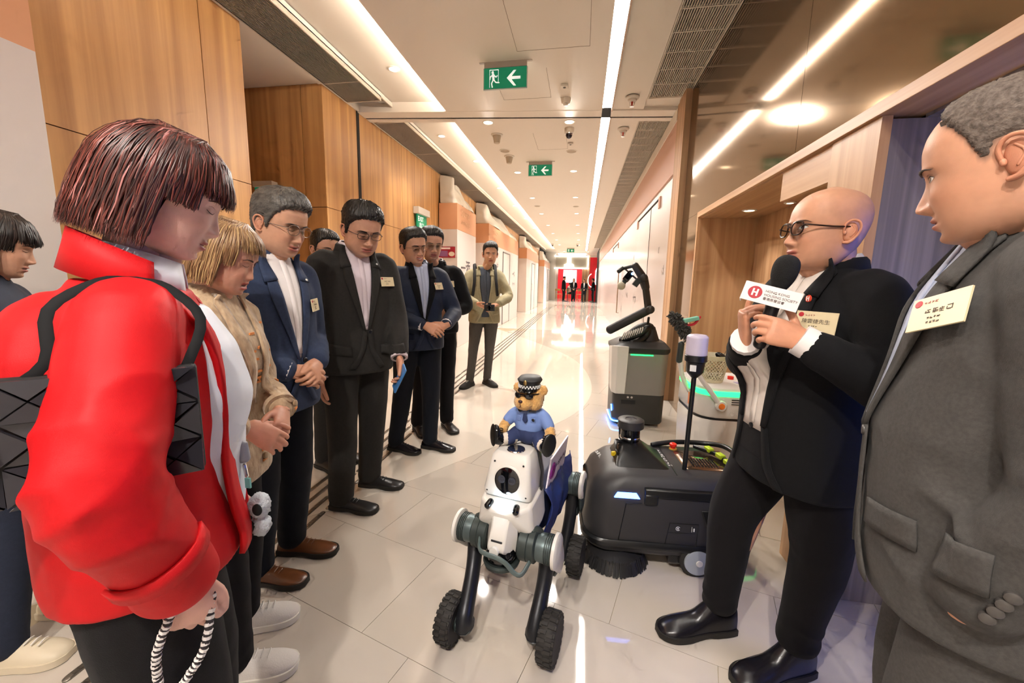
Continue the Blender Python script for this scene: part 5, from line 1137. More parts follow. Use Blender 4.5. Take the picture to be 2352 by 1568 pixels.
        else: scribble('badge_lettering', ink, o, c-u*w*.22-v*h*.06, u, v, h*.17, 4, .0004, local=True)
        for b_ in (-.22, -.36): scribble('badge_lettering', ink, o, c-u*w*.16+v*h*b_, u, v, h*.085, 4, .0004, local=True)
        return o
    def pin(s, y, z, r=.011, m=None):
        p = s.drop(y, z, .014)
        if p is None: return
        w_ = nrm(s.b(1, 0, z)-s.b(0, 0, z)); o = G().lathe(p, [(r, 0), (r*.9, .003)], w_, n=18).obj('lapel_pin', m or mat('pin_red', 'c9352e', .35), s.root, local=True)
        u = A(0, 1, 0); g = G(); c = p+w_*.0035; v = np.cross(w_, u)
        for a, b in (((-.35, .55), (-.35, -.55)), ((.35, .55), (.35, -.55)), ((-.35, 0), (.35, 0))): g.limb([c+u*a[0]*r+v*a[1]*r, c+u*b[0]*r+v*b[1]*r], r*.13, n=5, sub=1)
        g.obj('pin_emblem', m_signw2, o, local=True)
    def trousers(s, m, feet, knee=None, r=(.098, .088, .074, .066, .062), hip=.165, waist=1.0, vox_=.009, amp=.004, crease=True, shoe_h=.075, name='trousers', stack=.006, hipd=.125):
        """feet: {side: (x, y, ankle_z)} local"""
        g = G(); s.torso(g, [(waist+.02, hip*.95, hipd*.92), (.95, hip, hipd), (.88, hip*1.04, hipd*1.06), (.82, hip*1.0, hipd)]); sp = []; s.ankle = {}
        for k in (1, -1):
            fx, fy, fz = feet[k]; H_ = A(0, k*.088, .86)*s.s; An = A(fx, fy, fz+shoe_h)
            K = A(*knee[k]) if knee and k in knee else (H_+An)/2+A(.03, 0, .015)
            R_ = np.array(r)*s.s
            g.limb([H_+A(0, 0, .03), H_*.55+K*.45, K, (K+An)/2, An+A(0, 0, .03), An], [R_[0], R_[1], R_[2], R_[3], R_[4], R_[4]*1.02], n=16, sub=4, up=(1, 0, 0))
            sp += [(An+A(0, 0, .05), .08, stack, (.15, k*.1, 1), 105), (K, .10, .004, (.4, 0, 1), 70), (H_+A(.06, 0, -.05), .12, .005, (.2, k*.7, .6), 60)]; s.ankle[k] = An
        return g.obj(name, m, s.root, local=True, remesh=vox_, relax=6, fn=wrinkler(s.seed+5, amp, 11, sp))
    def shoe(s, k, pos, yaw, m, m_sole, kind='derby', L=.285, name='shoe', heel=.022):
        """pos: local floor point under the heel centre"""
        R_ = rotz(math.radians(yaw)); o = A(*pos); g = G(); gs_ = G(); w = .048 if kind != 'sneaker' else .052
        st = [(0, .030, .062, 0), (.03, .036, .075, 0), (.09, .036, .082, 0), (.14, .040, .068, 0), (.19, .047, .056, 0), (.235, .045, .046, 0), (.268, .033, .036, 0), (.285, .014, .024, 0)]
        if kind == 'boot': st = [(0, .033, .13, 0), (.03, .038, .15, 0), (.08, .039, .15, 0), (.115, .040, .12, 0), (.15, .044, .085, 0), (.19, .050, .068, 0), (.235, .050, .056, 0), (.27, .036, .042, 0), (.288, .014, .026, 0)]
        if kind == 'sneaker': st = [(0, .034, .07, 0), (.03, .041, .085, 0), (.09, .041, .088, 0), (.14, .044, .082, 0), (.19, .049, .07, 0), (.235, .047, .058, 0), (.268, .035, .046, 0), (.285, .015, .032, 0)]
        rings = []; ph = np.linspace(0, math.pi, 11); base = heel
        for x, ww, hh, _ in cr(st, 3):
            x = x*L/.285; prof = [(x, -math.cos(a)*ww*(1.0 if math.sin(a) < .6 else .97), base-.004+(hh-base)*math.sin(a)**.75) for a in ph]; rings.append(np.array(prof+[(x, 0, base-.006)]))
        g.loft([R_ @ r.T for r in []] if 0 else [(r @ R_.T)+o for r in rings])
        sh_ = g.obj(name, m, s.root, local=True, smooth=60)
        t_ = .012 if kind == 'derby' else (.02 if kind == 'boot' else .03); rings = []
        for x, ww, hh, _ in cr(st, 3):
            x = (x-.003)*L/.285*1.015; ww = ww*1.0+.005; rise = (heel*.45*max(0, (x-.1)/.185)**2 if kind == 'derby' else .006*max(0, (x-.2)/.085)); zb = .001 if x < .085 else (.001+(.008 if kind != 'sneaker' else 0)*math.sin(min(1, (x-.085)/.05)*math.pi/2)*(1-min(1, max(0, (x-.13)/.06))))
            rings.append(np.array([(x, -ww, base+.003), (x, -ww*1.0, zb+rise*.3), (x, ww, zb+rise*.3), (x, ww, base+.003)]))
        gs_.loft([(r @ R_.T)+o for r in rings]); gs_.obj('sole', m_sole, sh_, local=True, smooth=50)
        lg = G()
        if kind in ('derby', 'sneaker'):
            for i in range(4):
                x = .105+.02*i; zz = np.interp(x, [q[0] for q in st], [q[2] for q in st])+.002; lg.limb([(R_ @ A(x, -.018, zz-.006))+o, (R_ @ A(x+.004, 0, zz+.001))+o, (R_ @ A(x, .018, zz-.006))+o], .0024, n=5, sub=3)
            lg.obj('laces', m if kind == 'derby' else mat('lace_white', 'e2ddd5', .8), sh_, local=True)
        return sh_
    # ---------------- head
    def head(s, pos, yaw=0, pitch=0, roll=0, p=None, scale=1.0, lip='b0655a', brow='2a1e18', eyes='open', glasses=None, brow_th=1.0, neck=(1.43, .058), neck_x=-.015, gaze=0, browz=0, cheek=.0):
        p = p or {}; s.hp = p; R_ = rotz(math.radians(yaw)) @ roty(math.radians(pitch)) @ rotx(math.radians(roll)); k = scale*s.s; s.HM = (R_*k, np.asarray(pos, float))
        X, Y, Z, PH = head_grid(p); nz, n = X.shape; V_ = np.column_stack([X.ravel(), Y.ravel(), Z.ravel()])
        base = srg(s.skin); C_ = np.tile(base, (len(V_), 1)); y, z, x = V_[:, 1], V_[:, 2], V_[:, 0]
        zc = -.0735+p.get('smile', 0)*(y/.026)**2*.007; op = p.get('open', 0)
        lm = np.clip(np.exp(-(np.abs(y)/.0235)**6)*np.maximum(gs((z-zc-.0048-op*.3)/.005)**1.2, gs((z-zc+.006+op)/.0055)**1.2)*1.5, 0, 1)*(x > .03)
        red = np.clip(.5*gs((np.abs(y)-.045)/.022)*gs((z+.035)/.022)+.5*gs(y/.016)*gs((z+.042)/.012), 0, 1)*(x > 0)
        C_ = C_*(1-red[:, None]*np.array([.0, .13, .15])); C_ = C_*(1-lm[:, None])+srg(lip)*lm[:, None]
        if p.get('stubble'):
            sb = np.clip(gs((z+.095)/.028)*(x > -.02), 0, 1)*p['stubble']; C_ = C_*(1-sb[:, None]*np.array([.25, .2, .12]))
        if p.get('scalp'):   # cropped hair colour on the scalp
            az = np.degrees(np.abs(((PH.ravel()+math.pi) % (2*math.pi))-math.pi)); mk_ = np.clip((z-tab(az, p['scalp'][0]))/.012, 0, 1)[:, None]; C_ = C_*(1-mk_*.75)+srg(p['scalp'][1])*mk_*.75
        me = bpy.data.meshes.new('f'); me.from_pydata(V_.tolist(), [], grid_faces(nz, n)); s.fb = BVHTree.FromPolygons([v.co for v in me.vertices], [q.vertices for q in me.polygons]); bpy.data.meshes.remove(me)
        g = G(); hm = lambda v: (np.asarray(v, float) @ s.HM[0].T)+s.HM[1]; s.hm = hm
        g.add(hm(V_), grid_faces(nz, n)); cols = [C_]
        e = G(); ear(e, 1, p.get('ear', 1)); ear(e, -1, p.get('ear', 1)); ev_ = e.V(); g.add(hm(ev_), e.f); cols.append(np.tile(base*np.array([1, .86, .84]), (len(ev_), 1)))
        nb = s.b(neck_x*s.s, 0, (neck[0]-.06)*s.s); top_ = hm(A(-.022, 0, -.045)); nk = G(); nr = neck[1]*s.s
        nk.limb([nb, nb*.5+top_*.5+A(-.004, 0, 0), top_], [nr*1.12, nr*.98, nr*.95], n=20, sub=4, flat=(1, 1.0)); chin = hm(A(.03, 0, -.098)); nk.limb([s.b((neck_x+.03)*s.s, 0, (neck[0]-.02)*s.s), chin], [nr*.7, nr*.55], n=14, sub=3)
        kv = nk.V(); g.add(kv, nk.f); cols.append(np.tile(base*np.array([.97, .95, .94]), (len(kv), 1)))
        s.bodyg = g; s.bodyc = cols
        # features as separate little meshes
        def fp(name, m, a, b, off, n=8, mm=2, th=0):
            rows = face_patch(s.fb, a, b, off, n, mm); q = G(); q.loft([hm(r) for r in rows], closed=False, cap=False); o = q.obj(name, m, s.root, local=True, smooth=180)
            if th: o.modifiers.new('t', 'SOLIDIFY').thickness = th
            return o
        mb_ = mat('brow_'+brow, brow, .8)
        for k in (1, -1):
            bz = browz; bt = .0034*brow_th
            fp('eyebrow', mb_, [(k*.014, .0150+bz), (k*.028, .0185+bz), (k*.043, .0185+bz), (k*.054, .0125+bz)], [(k*.014, .0150-bt+bz), (k*.028, .0185-bt*1.3+bz), (k*.043, .0185-bt*.9+bz), (k*.054, .0120+bz)], .0014, th=.0016)
            if eyes == 'open':
                yo = k*.031; up_ = [(yo-.0145, -.001), (yo-.007, .0040), (yo+.004, .0045), (yo+.0145, .0005)]; lo_ = [(yo-.0145, -.0012), (yo-.006, -.0045), (yo+.005, -.0045), (yo+.0145, .0003)]
                fp('eye', m_eyew, up_, lo_, .0007)
                gx = yo+gaze; a = np.linspace(0, math.pi, 7); fp('iris', m_iris, [(gx-.0056*math.cos(q), .0+.0042*math.sin(q)) for q in a], [(gx-.0056*math.cos(q), -.0002-.0040*math.sin(q)) for q in a], .0012, n=2)
                fp('lash_line', m_lash, [(q[0], q[1]+.0012) for q in up_], [(q[0], q[1]-.0004) for q in up_], .0016)
                fp('eyelid_crease', mat('crease_'+s.skin, '8a5a44', .6), [(q[0], q[1]+.0046) for q in up_], [(q[0], q[1]+.0040) for q in up_], .0006)
            else:
                yo = k*.031; lw = [(yo-.0145, -.0035), (yo-.005, -.0072), (yo+.006, -.0072), (yo+.0145, -.003)]
                fp('lash_line', m_lash, lw, [(q[0], q[1]-.0016) for q in lw], .0012)
                fp('eyelid_crease', mat('crease_'+s.skin, '8a5a44', .6), [(yo-.012, .0038), (yo, .0062), (yo+.013, .0040)], [(yo-.012, .0033), (yo, .0056), (yo+.013, .0035)], .0005)
        sm_ = p.get('smile', 0); zc_ = lambda y: -.0735+sm_*(y/.026)**2*.007
        if op > 0 or p.get('teeth'):
            ys = np.linspace(-.019, .019, 7); h_ = max(op, .003); fp('mouth', m_tooth if p.get('teeth') else m_mouthd, [(y, zc_(y)+h_*(1-(y/.02)**2)*.6) for y in ys], [(y, zc_(y)-h_*(1-(y/.02)**2)) for y in ys], .0012)
        else:
            ys = np.linspace(-.0225, .0225, 7); fp('mouth_line', mat('mouth_line', '7a3f38', .6), [(y, zc_(y)+.0007) for y in ys], [(y, zc_(y)-.0007) for y in ys], .0010)
        if glasses:
            mf = mat('frame_'+glasses['col'], glasses['col'], .3, metal=glasses.get('metal', 0)); q = G(); t = glasses.get('t', .0016); hw, hh, e_ = glasses.get('size', (.024, .0165, 2.6)); zo = glasses.get('z', -.004); xo = glasses.get('x', .101)
            lenses = []
            for k in (1, -1):
                yo = k*.0325; P_ = []
                for a in np.arange(20)*math.pi/10:
                    c_, s_ = math.cos(a), math.sin(a); r = (abs(c_)**e_+abs(s_)**e_)**(-1/e_); P_.append((xo-.006*abs(yo+c_*r*hw)/.05, yo+c_*r*hw, zo+s_*r*hh))
                tt = t if not glasses.get('rimless_bottom') else t; q.limb(hm(P_), tt*k_(s), n=6, sub=1, loop=True); lenses.append(P_)
                q.limb(hm([(xo-.006, k*(.0325+hw), zo+hh*.35), (xo-.012, k*.066, zo+hh*.35), (.03, k*.078, zo+.004), (-.02, k*.079, zo+.006), (-.035, k*.077, zo-.006)]), t*1.1*k_(s), n=6, sub=3)
            q.limb(hm([(xo, .0325-hw, zo+.003), (xo+.003, 0, zo+.006), (xo, -.0325+hw, zo+.003)]), t*k_(s), n=6, sub=3)
            go = q.obj('glasses', mf, s.root, local=True)
            for P_ in lenses:
                q = G(); P2 = np.array(P_); c_ = P2.mean(0); q.loft([hm(c_+(P2-c_)*.97-A(.0004, 0, 0)), hm(c_+(P2-c_)*.97+A(.0004, 0, 0))]); q.obj('lens', m_lens, go, local=True)
    def hands(s, specs):
        """specs: {side: dict(d,n,...)} remeshed and appended to the body"""
        s.hg = {}
        for k, sp in specs.items():
            g = G(); W_ = sp.get('w', s.arm[k][2]); E = s.arm[k][1]
            hand(g, W_, sp['d'], sp['n'], sp.get('side', k), sp.get('curl', (.5, .6, .4)), sp.get('spread', .05), sp.get('thumb', (.6, .3)), s.s*sp.get('s', 1), sp.get('curls'))
            u = nrm(W_-E); g.limb([W_-u*.09, W_-nrm(sp['d'])*.01], [.031*s.s, .024*s.s], n=12, sub=2)
            me = bpy.data.meshes.new('h'); me.from_pydata(g.V().tolist(), [], g.f); me = vox(me, sp.get('vox', .0032), 3, [m_skin]); v = getv(me); f = [tuple(p.vertices) for p in me.polygons]; bpy.data.meshes.remove(me)
            s.bodyg.add(v, f); base = srg(s.skin); c = np.tile(base*np.array([.98, .9, .88]), (len(v), 1)); s.bodyc.append(c)
    def body(s):
        g = s.bodyg; base = srg(s.skin); q = G()
        # hidden core so that head, neck and hands belong to one figure
        q.limb([s.b(0, 0, .98*s.s), s.b(0, 0, 1.2*s.s), s.b(-.01, 0, 1.38*s.s)], [.09*s.s, .09*s.s, .06*s.s], n=12)
        for k in (1, -1):
            S_, E, W_ = s.arm[k]; q.limb([s.b(0, k*.05, 1.36*s.s), S_, E, W_], [.03, .035, .028, .02], n=8)
            if hasattr(s, 'ankle'): q.limb([s.b(0, k*.06, .95*s.s), (s.b(0, k*.06, .95*s.s)+s.ankle[k])/2, s.ankle[k]], [.05, .045, .03], n=8)
        v = q.V(); g.add(v, q.f); s.bodyc.append(np.tile(base, (len(v), 1)))
        me = bpy.data.meshes.new('body'); me.from_pydata(g.V().tolist(), [], g.f); me.materials.append(m_skin); set_col(me, np.vstack(s.bodyc)); me.shade_smooth()
        bm = bmesh.new(); bm.from_mesh(me); bmesh.ops.recalc_face_normals(bm, faces=bm.faces); bm.to_mesh(me); bm.free()
        o = bpy.data.objects.new('body', me); COL.objects.link(o); o.parent = s.root; return o
def k_(s): return 1.0
m_signw2 = mat('emblem_white', 'f2efe8', .5)
def strands(name, m, root, HM, paths, cols, w=.0022):
    """hair as many flat strands; paths in head coordinates, colour per strand"""
    V_, F_, C_ = [], [], []; n = 0
    for P, c in zip(paths, cols):
        P = cr(P, 2); T = np.gradient(P, axis=0); T /= np.linalg.norm(T, axis=1, keepdims=True)+1e-9; o = P-A(-.01, 0, .0); o /= np.linalg.norm(o, axis=1, keepdims=True)+1e-9
        sd = np.cross(T, o); sd /= np.linalg.norm(sd, axis=1, keepdims=True)+1e-9; k = len(P); ww = w*np.interp(np.linspace(0, 1, k), [0, .15, .8, 1], [.5, 1, 1, .15])[:, None]
        a, b, d = P-sd*ww, P+sd*ww, P+o*ww*.7; V_ += [a, b, d]
        for i in range(k-1):
            for u, v in ((0, 2), (2, 1)): F_.append((n+u*k+i, n+v*k+i, n+v*k+i+1, n+u*k+i+1))
        n += 3*k; C_.append(np.tile(c, (3*k, 1)))
    V_ = (np.vstack(V_) @ HM[0].T)+HM[1]; me = bpy.data.meshes.new(name); me.from_pydata(V_.tolist(), [], F_); me.materials.append(m); set_col(me, np.vstack(C_)); me.shade_smooth()
    o = bpy.data.objects.new(name, me); COL.objects.link(o); o.parent = root; return o
m_hairs = mat('hair_strands', '4a2a22', .38, attr='tint', spec=.5)
def bob(root, HM, palette, seed=2, n=1500, length=-.115, vol=.022, front=.06, fringe=True, part=0.0, back=None, w=.0024, cheek=72, flare=.10, bk=.108):
    """chin-length bob grown from a parting: palette list of (hex, weight)"""
    rs = np.random.RandomState(seed); paths, cols = [], []; pc = [srg(h) for h, _ in palette]; pw = np.array([w_ for _, w_ in palette]); pw = pw/pw.sum()
    for i in range(n):
        az = rs.uniform(-1, 1)*math.pi; fr = abs(az) < math.radians(52)
        if fr and not fringe: az = math.copysign(rs.uniform(.9, 3.1), az)
        tm = math.radians(50) <= abs(az) < math.radians(cheek)
        fr = abs(az) < math.radians(50); lay = rs.uniform(.0, 1)**.7
        st = A(.035-.08*rs.rand(), part+rs.uniform(-.006, .006), .125+.004*lay)
        ca, sa = math.cos(az), math.sin(az); rx = (.096 if ca > 0 else bk)+vol*lay*.9; ry = .080+vol*lay
        end = length+rs.uniform(-.012, .02)
        if fr: end = rs.uniform(.0, .03)+front-.05
        elif tm: end = rs.uniform(-.02, .012)
        elif abs(az) > 2.2 and back is not None: end = back+rs.uniform(-.01, .015)
        pts = [st]
        for z in (.105, .075, .035, -.01, -.05, -.085, end):
            if z < end: continue
            q = math.sqrt(max(0, 1-(max(z, 0)/.128)**2)); k = 1.0 if z > -.03 else 1.0+flare*min(1, (-.03-z)/.06)
            if z <= end+.02: k -= flare*(not fr)
            pts.append(A(ca*rx*q*k-(.004 if not fr else 0), sa*ry*q*k, z)+rs.normal(0, .0016, 3))
        if len(pts) < 3: continue
        paths.append(np.array(pts)); c = pc[rs.choice(len(pc), p=pw)]*rs.uniform(.85, 1.15)
        cols.append(c)
    o = strands('hair', m_hairs, root, HM, paths, cols, w)
    return o
def bob_under(p, root, HM, m, length=-.10, front=.05, vol=.012, back=None):
    """dark shell under the strands"""
    g = G(); n = 48; ph = np.arange(n)*2*math.pi/n; rings = []
    Zs = list(np.linspace(.122, length, 26))
    for z in Zs:
        q = math.sqrt(max(.02, 1-(max(z, 0)/.127)**2)); row = []
        for a in ph:
            az = abs(((a+math.pi) % (2*math.pi))-math.pi); lim = front if az < .9 else .0 if az < 1.35 else (length if back is None or az < 2.2 else back); zz = max(z, lim); qq = math.sqrt(max(.02, 1-(max(zz, 0)/.127)**2))
            rx = (.092 if math.cos(a) > 0 else .106)+vol; ry = .077+vol; k = 1 if zz > -.03 else 1+.08*min(1, (-.03-zz)/.06); row.append((math.cos(a)*rx*qq*k-.003, math.sin(a)*ry*qq*k, zz))
        rings.append(row)
    g.loft([(np.array(r) @ HM[0].T)+HM[1] for r in rings], cap=False); o = g.obj('hair_base', m, root, local=True, smooth=180); return o
# ================================================================== PEOPLE
def cloth(n, c, rough=.85, b=.35, bs=700, var=.18, sheen=.03, vs=90): return mat(n, c, rough, bump=b, bscale=bs, var=var, vscale=vs, sheen=sheen, spec=.22)
m_navy1 = cloth('navy_wool', '35405a'); m_navyt = cloth('navy_trouser', '171a22'); m_char = cloth('charcoal_wool', '2c2a28'); m_navy2 = cloth('navy_smooth', '242c3f', .6); m_blk = cloth('black_wool', '0f0f12'); m_blkt = cloth('black_trouser', '110f12')
m_grey = cloth('grey_wool', '4b4947', vs=160, var=.22); m_khaki = cloth('khaki_cotton', 'a39a7c', .8); m_greyt = cloth('grey_trouser', '56524e'); m_tee = cloth('slate_tee', '4b515b')
m_wsh = mat('white_shirt', 'e6e0de', .7, bump=.1, bscale=60); m_bsh = mat('pale_blue_shirt', 'aeb6cc', .75, bump=.25, bscale=900); m_psh = mat('pale_lilac_shirt', 'd3c6cd', .75, bump=.1, bscale=60)
m_hblk = mat('hair_black', '1d1916', .42, bump=.8, bscale=260, stretch=(1, 1, .15), var=.4, vscale=90); m_hgry = mat('hair_grey', '625d57', .42, bump=.8, bscale=240, stretch=(.4, 1, 1), var=.55, vscale=70, vcol='2e2a27'); m_hcrop = mat('hair_cropped', '463b34', .7, bump=.6, bscale=420, var=.5, vscale=160, vcol='6e6259')
m_brn = mat('brown_leather', '6d3f22', .28, bump=.1, bscale=120, var=.3, vscale=14); m_bll = mat('black_leather', '17151a', .25, bump=.1, bscale=150); m_bll2 = mat('black_shoe', '201d1d', .32); m_solek = mat('sole_dark', '1b1815', .6); m_solew = mat('sole_white', 'e2ddd2', .55); m_snk = mat('sneaker_white', 'd8d2cb', .75, bump=.4, bscale=260)
m_snkb = mat('sneaker_black', '262423', .7, bump=.3, bscale=260)
def feet_set(P, spec, m, ms, kind='derby', L=.28, dz=None):
    """spec {side: (heel_x, heel_y, yaw_world)} in world; returns ankle dict"""
    out = {}
    for k, (hx, hy, yw) in spec.items():
        p = P.L(hx, hy, 0); yl = yw-math.degrees(P.yaw); P.shoe(k, p, yl, m, ms, kind, L); d = rotz(math.radians(yl)) @ A(.062, 0, 0); out[k] = (p[0]+d[0], p[1]+d[1], 0)
    return out
# ---- man 3: grey hair, navy jacket, clasped hands
p = Person('person', -1.30, 1.47, -10, 'grey-haired man in navy jacket and white shirt with clasped hands, brown shoes', 1.70, 5, 'cc9c80', .94)
ft = feet_set(p, {-1: (-1.405, 1.37, 6), 1: (-1.395, 1.565, 9)}, m_brn, m_solek)
p.trousers(m_navyt, ft, r=(.10, .092, .078, .07, .066))
p.arms({-1: p.L(-1.115, 1.385, .955), 1: p.L(-1.09, 1.50, .965)}, {-1: A(-.7, -.7, -.2), 1: A(-.7, .7, -.2)})
p.jacket(m_navy1, hem=.775, belly=.025); p.suit_front(m_navy1, m_wsh, btn=1.02, vw=.062)
p.head(p.L(-1.20, 1.462, 1.54), 6, 16, 0, dict(stubble=.2, jaw=.08, fold=1.2, smile=.5), 1.05, eyes='down', brow='4a433d', glasses=dict(col='8f7d72', metal=.6, t=.0013, size=(.025, .019, 2.2)))
p.hands({-1: dict(d=p.LD(.62, .62, -.35), n=p.LD(.75, -.5, .35), curl=(.55, .7, .4), thumb=(.5, .5)), 1: dict(d=p.LD(.45, -.95, -.30), n=p.LD(.85, .3, .35), curl=(.6, .8, .5), thumb=(.3, .3))}); p.body()
haircap(p.hp, dict(line=LINE_M, side=.010, top=.021, quiff=.006, part=.003, freq=60, sweep=6, rough=.0012), m_hgry, p.root, p.HM, 3); p.cuffs(m_wsh, .008); p.badge(.115, 1.24); p.pin(.088, 1.345, .006, m_signw2); P3 = p
# ---- man 4: charcoal suit, phone in left hand
p = Person('person', -1.27, 2.09, -40, 'dark-haired man in charcoal suit and glasses holding a blue phone', 1.79, 3, 'c8977c', .94)
ft = feet_set(p, {-1: (-1.385, 1.965, 0), 1: (-1.36, 2.235, 3)}, m_bll2, m_solek, L=.285)
p.trousers(m_char, ft, r=(.10, .092, .08, .074, .07))
p.arms({-1: p.L(-1.375, 1.90, .80), 1: p.L(-.985, 2.05, .90)}, {-1: A(-.7, -.6, 0), 1: A(-.7, .6, 0)})
p.jacket(m_char, hem=.775, belly=.02, sleeve=(.076, .072, .064, .060, .052)); p.suit_front(m_char, m_psh, btn=1.02, vw=.062)
p.head(p.L(-1.17, 2.02, 1.585), 4, 20, 0, dict(stubble=.25, jaw=.12, wide=1.03, smile=.25), 1.05, eyes='down', brow='1f1713', brow_th=1.3, glasses=dict(col='2a2022', t=.0014, size=(.025, .0155, 3.2)))
p.hands({-1: dict(d=p.LD(.06, .02, -1), n=p.LD(-.8, -.45, 0), curl=(.25, .4, .3), thumb=(.35, .2)), 1: dict(d=p.LD(.25, -.35, -.85), n=p.LD(.65, .7, .0), curl=(.35, .7, .5), thumb=(.4, .2))}); p.body()
haircap(p.hp, dict(line=LINE_M, side=.009, top=.024, quiff=.006, freq=70, rough=.0028), m_hblk, p.root, p.HM, 4); p.cuffs(m_psh, .03); p.badge(.135, 1.27); p.pin(.085, 1.36, .006, m_signw2); P4 = p
ph_ = empty('mobile_phone', (-.955, 1.985, .775), 'blue mobile phone held by the man in the charcoal suit', 'phone'); R_ = rotz(math.radians(-48)) @ rotx(-.35)
G().box((-.950, 1.972, .80), (.075, .010, .15), R_ @ roty(.35)).obj('case', mat('phone_blue', '3f78b5', .3), ph_, A(*ph_.location), bevel=.004); G().box(A(-.950, 1.972, .80)+R_ @ A(0, .006, 0), (.068, .002, .14), R_ @ roty(.35)).obj('glass', m_glass, ph_, A(*ph_.location))
# ---- man 6: smiling, navy suit
p = Person('person', -1.22, 2.87, -48, 'smiling man in shiny navy suit, striped shirt and glasses, hands folded', 1.73, 3, 'cc9a7c', .94)
ft = feet_set(p, {-1: (-1.44, 2.80, -12), 1: (-1.20, 2.89, -8)}, m_bll, m_solek)
p.trousers(m_navyt, ft, r=(.10, .09, .075, .066, .062))
p.arms({-1: p.L(-1.09, 2.675, 1.01), 1: p.L(-.955, 2.74, 1.01)}, {-1: A(-.6, -.8, -.2), 1: A(-.6, .8, -.2)})
p.jacket(m_navy2, hem=.80, amp=.0055); p.suit_front(m_navy2, m_bsh, btn=1.04, vw=.055, m_lap=m_blk)
p.head(p.L(-1.215, 2.79, 1.565), 12, 8, 6, dict(smile=1.6, teeth=1, fold=1.6, stubble=.2), 1.02, eyes='down', brow='1f1713', glasses=dict(col='8a6a55', metal=.5, t=.0013, size=(.025, .015, 3)))
p.hands({-1: dict(d=p.LD(.85, -.1, -.3), n=p.LD(.2, -.8, .5), curl=(.4, .6, .4), thumb=(.4, .4)), 1: dict(d=p.LD(-.75, -.35, -.4), n=p.LD(.3, -.9, .3), curl=(.6, .8, .5))}); p.body()
haircap(p.hp, dict(line=LINE_M, side=.009, top=.020, quiff=.006, part=.002, freq=60), m_hblk, p.root, p.HM, 5); p.cuffs(m_wsh, .012); p.badge(.115, 1.285); P6 = p
# ---- man 7: black pullover behind man 6
p = Person('person', -1.25, 3.32, -62, 'man in black pullover and thin glasses standing behind the smiling man', 1.77, 3, 'd2a285', .94)
ft = feet_set(p, {-1: (-1.42, 3.26, -50), 1: (-1.20, 3.40, -50)}, m_bll2, m_solek)
p.trousers(m_blkt, ft, vox_=.012); p.arms({-1: p.L(-1.38, 3.16, 1.0), 1: p.L(-1.10, 3.12, 1.06)}, {-1: A(-.6, -.8, -.2), 1: A(-.4, .9, -.2)})
p.jacket(m_blk, hem=.85, name='pullover', vox_=.011); p.collar(m_wsh, m_blk, wing=False)
p.head(p.L(-1.236, 3.20, 1.625), 10, 12, 0, dict(stubble=.2, wide=1.03), 1.04, eyes='down', glasses=dict(col='b9a48f', metal=.8, t=.0012, size=(.026, .018, 2.4)))
p.hands({1: dict(d=p.LD(-.4, -.3, -.6), n=p.LD(.3, -.9, .2)), -1: dict(d=p.LD(.5, -.2, -.6), n=p.LD(.3, -.9, .2))}); p.body(); haircap(p.hp, dict(line=LINE_M, side=.008, top=.018, quiff=.004), m_hblk, p.root, p.HM, 6); p.badge(.10, 1.27); P7 = p
# ---- man 8: khaki blazer, backpack, camera
p = Person('person', -1.19, 4.88, -72, 'young man in khaki blazer, slate tee and grey trousers holding a camera', 1.79, 1, 'cc9a7c', .94)
ft = feet_set(p, {-1: (-1.335, 4.86, -105), 1: (-1.20, 4.98, -45)}, m_snkb, m_solek, 'sneaker')
p.trousers(m_greyt, ft, r=(.093, .082, .064, .055, .052), hip=.155); p.arms({-1: p.L(-1.20, 4.57, 1.06), 1: p.L(-.97, 4.62, 1.06)}, {-1: A(-.5, -.9, -.2), 1: A(-.5, .9, -.2)})
p.jacket(m_khaki, hem=.78, amp=.006, vox_=.010); p.suit_front(m_khaki, m_tee, btn=1.0, vw=.06, open_=.028, hem=.78, collar=False)
p.patch('tee_hem', m_tee, [(-.04, 1.0), (-.045, .86)], [(.04, 1.0), (.045, .86)], .004, k=4); p.collar(m_tee, m_khaki, wing=False, hgt=.012, z=1.44)
p.head(p.L(-1.104, 4.80, 1.655), 0, 3, 0, dict(wide=.98), 1.03, eyes='open', brow='1f1713')
p.hands({-1: dict(d=p.LD(.85, -.35, -.3), n=p.LD(-.1, -.5, -.8), curl=(.4, .5, .3)), 1: dict(d=p.LD(-.7, -.5, -.2), n=p.LD(.3, -.2, .9), curl=(.5, .6, .4))}); p.body()
haircap(p.hp, dict(line=LINE_M, side=.008, top=.022, quiff=.010, part=.003), m_hblk, p.root, p.HM, 7); P8 = p
c_ = empty('compact_camera', (-1.03, 4.47, 1.03), 'small black camera held by the man in the khaki blazer', 'camera'); cc = A(*c_.location)
G().box(cc, (.12, .05, .075), rotz(.2)).obj('camera_body', m_black, c_, cc, bevel=.006); G().lathe(cc+A(.01, -.025, 0), [(.03, 0), (.03, .03), (.024, .032)], (0, -1, -.1)).obj('camera_lens', m_glass, c_, cc); G().box(cc+A(0, 0, .045), (.04, .03, .02), rotz(.2)).obj('viewfinder', m_black, c_, cc, bevel=.003)
bpk = empty('backpack', p.root.location, 'dark backpack whose straps cross the khaki blazer', 'backpack', p.yaw); m_strap = mat('strap_black', '232324', .8)
g = G(); g.loft([rrect(.07, .14, 1.0, -.215, 0, 4, .5), rrect(.085, .15, 1.1, -.225, 0, 4, .5), rrect(.08, .145, 1.35, -.215, 0, 4, .5), rrect(.05, .11, 1.44, -.20, 0, 4, .5)]); g.obj('pack', m_strap, bpk, local=True)
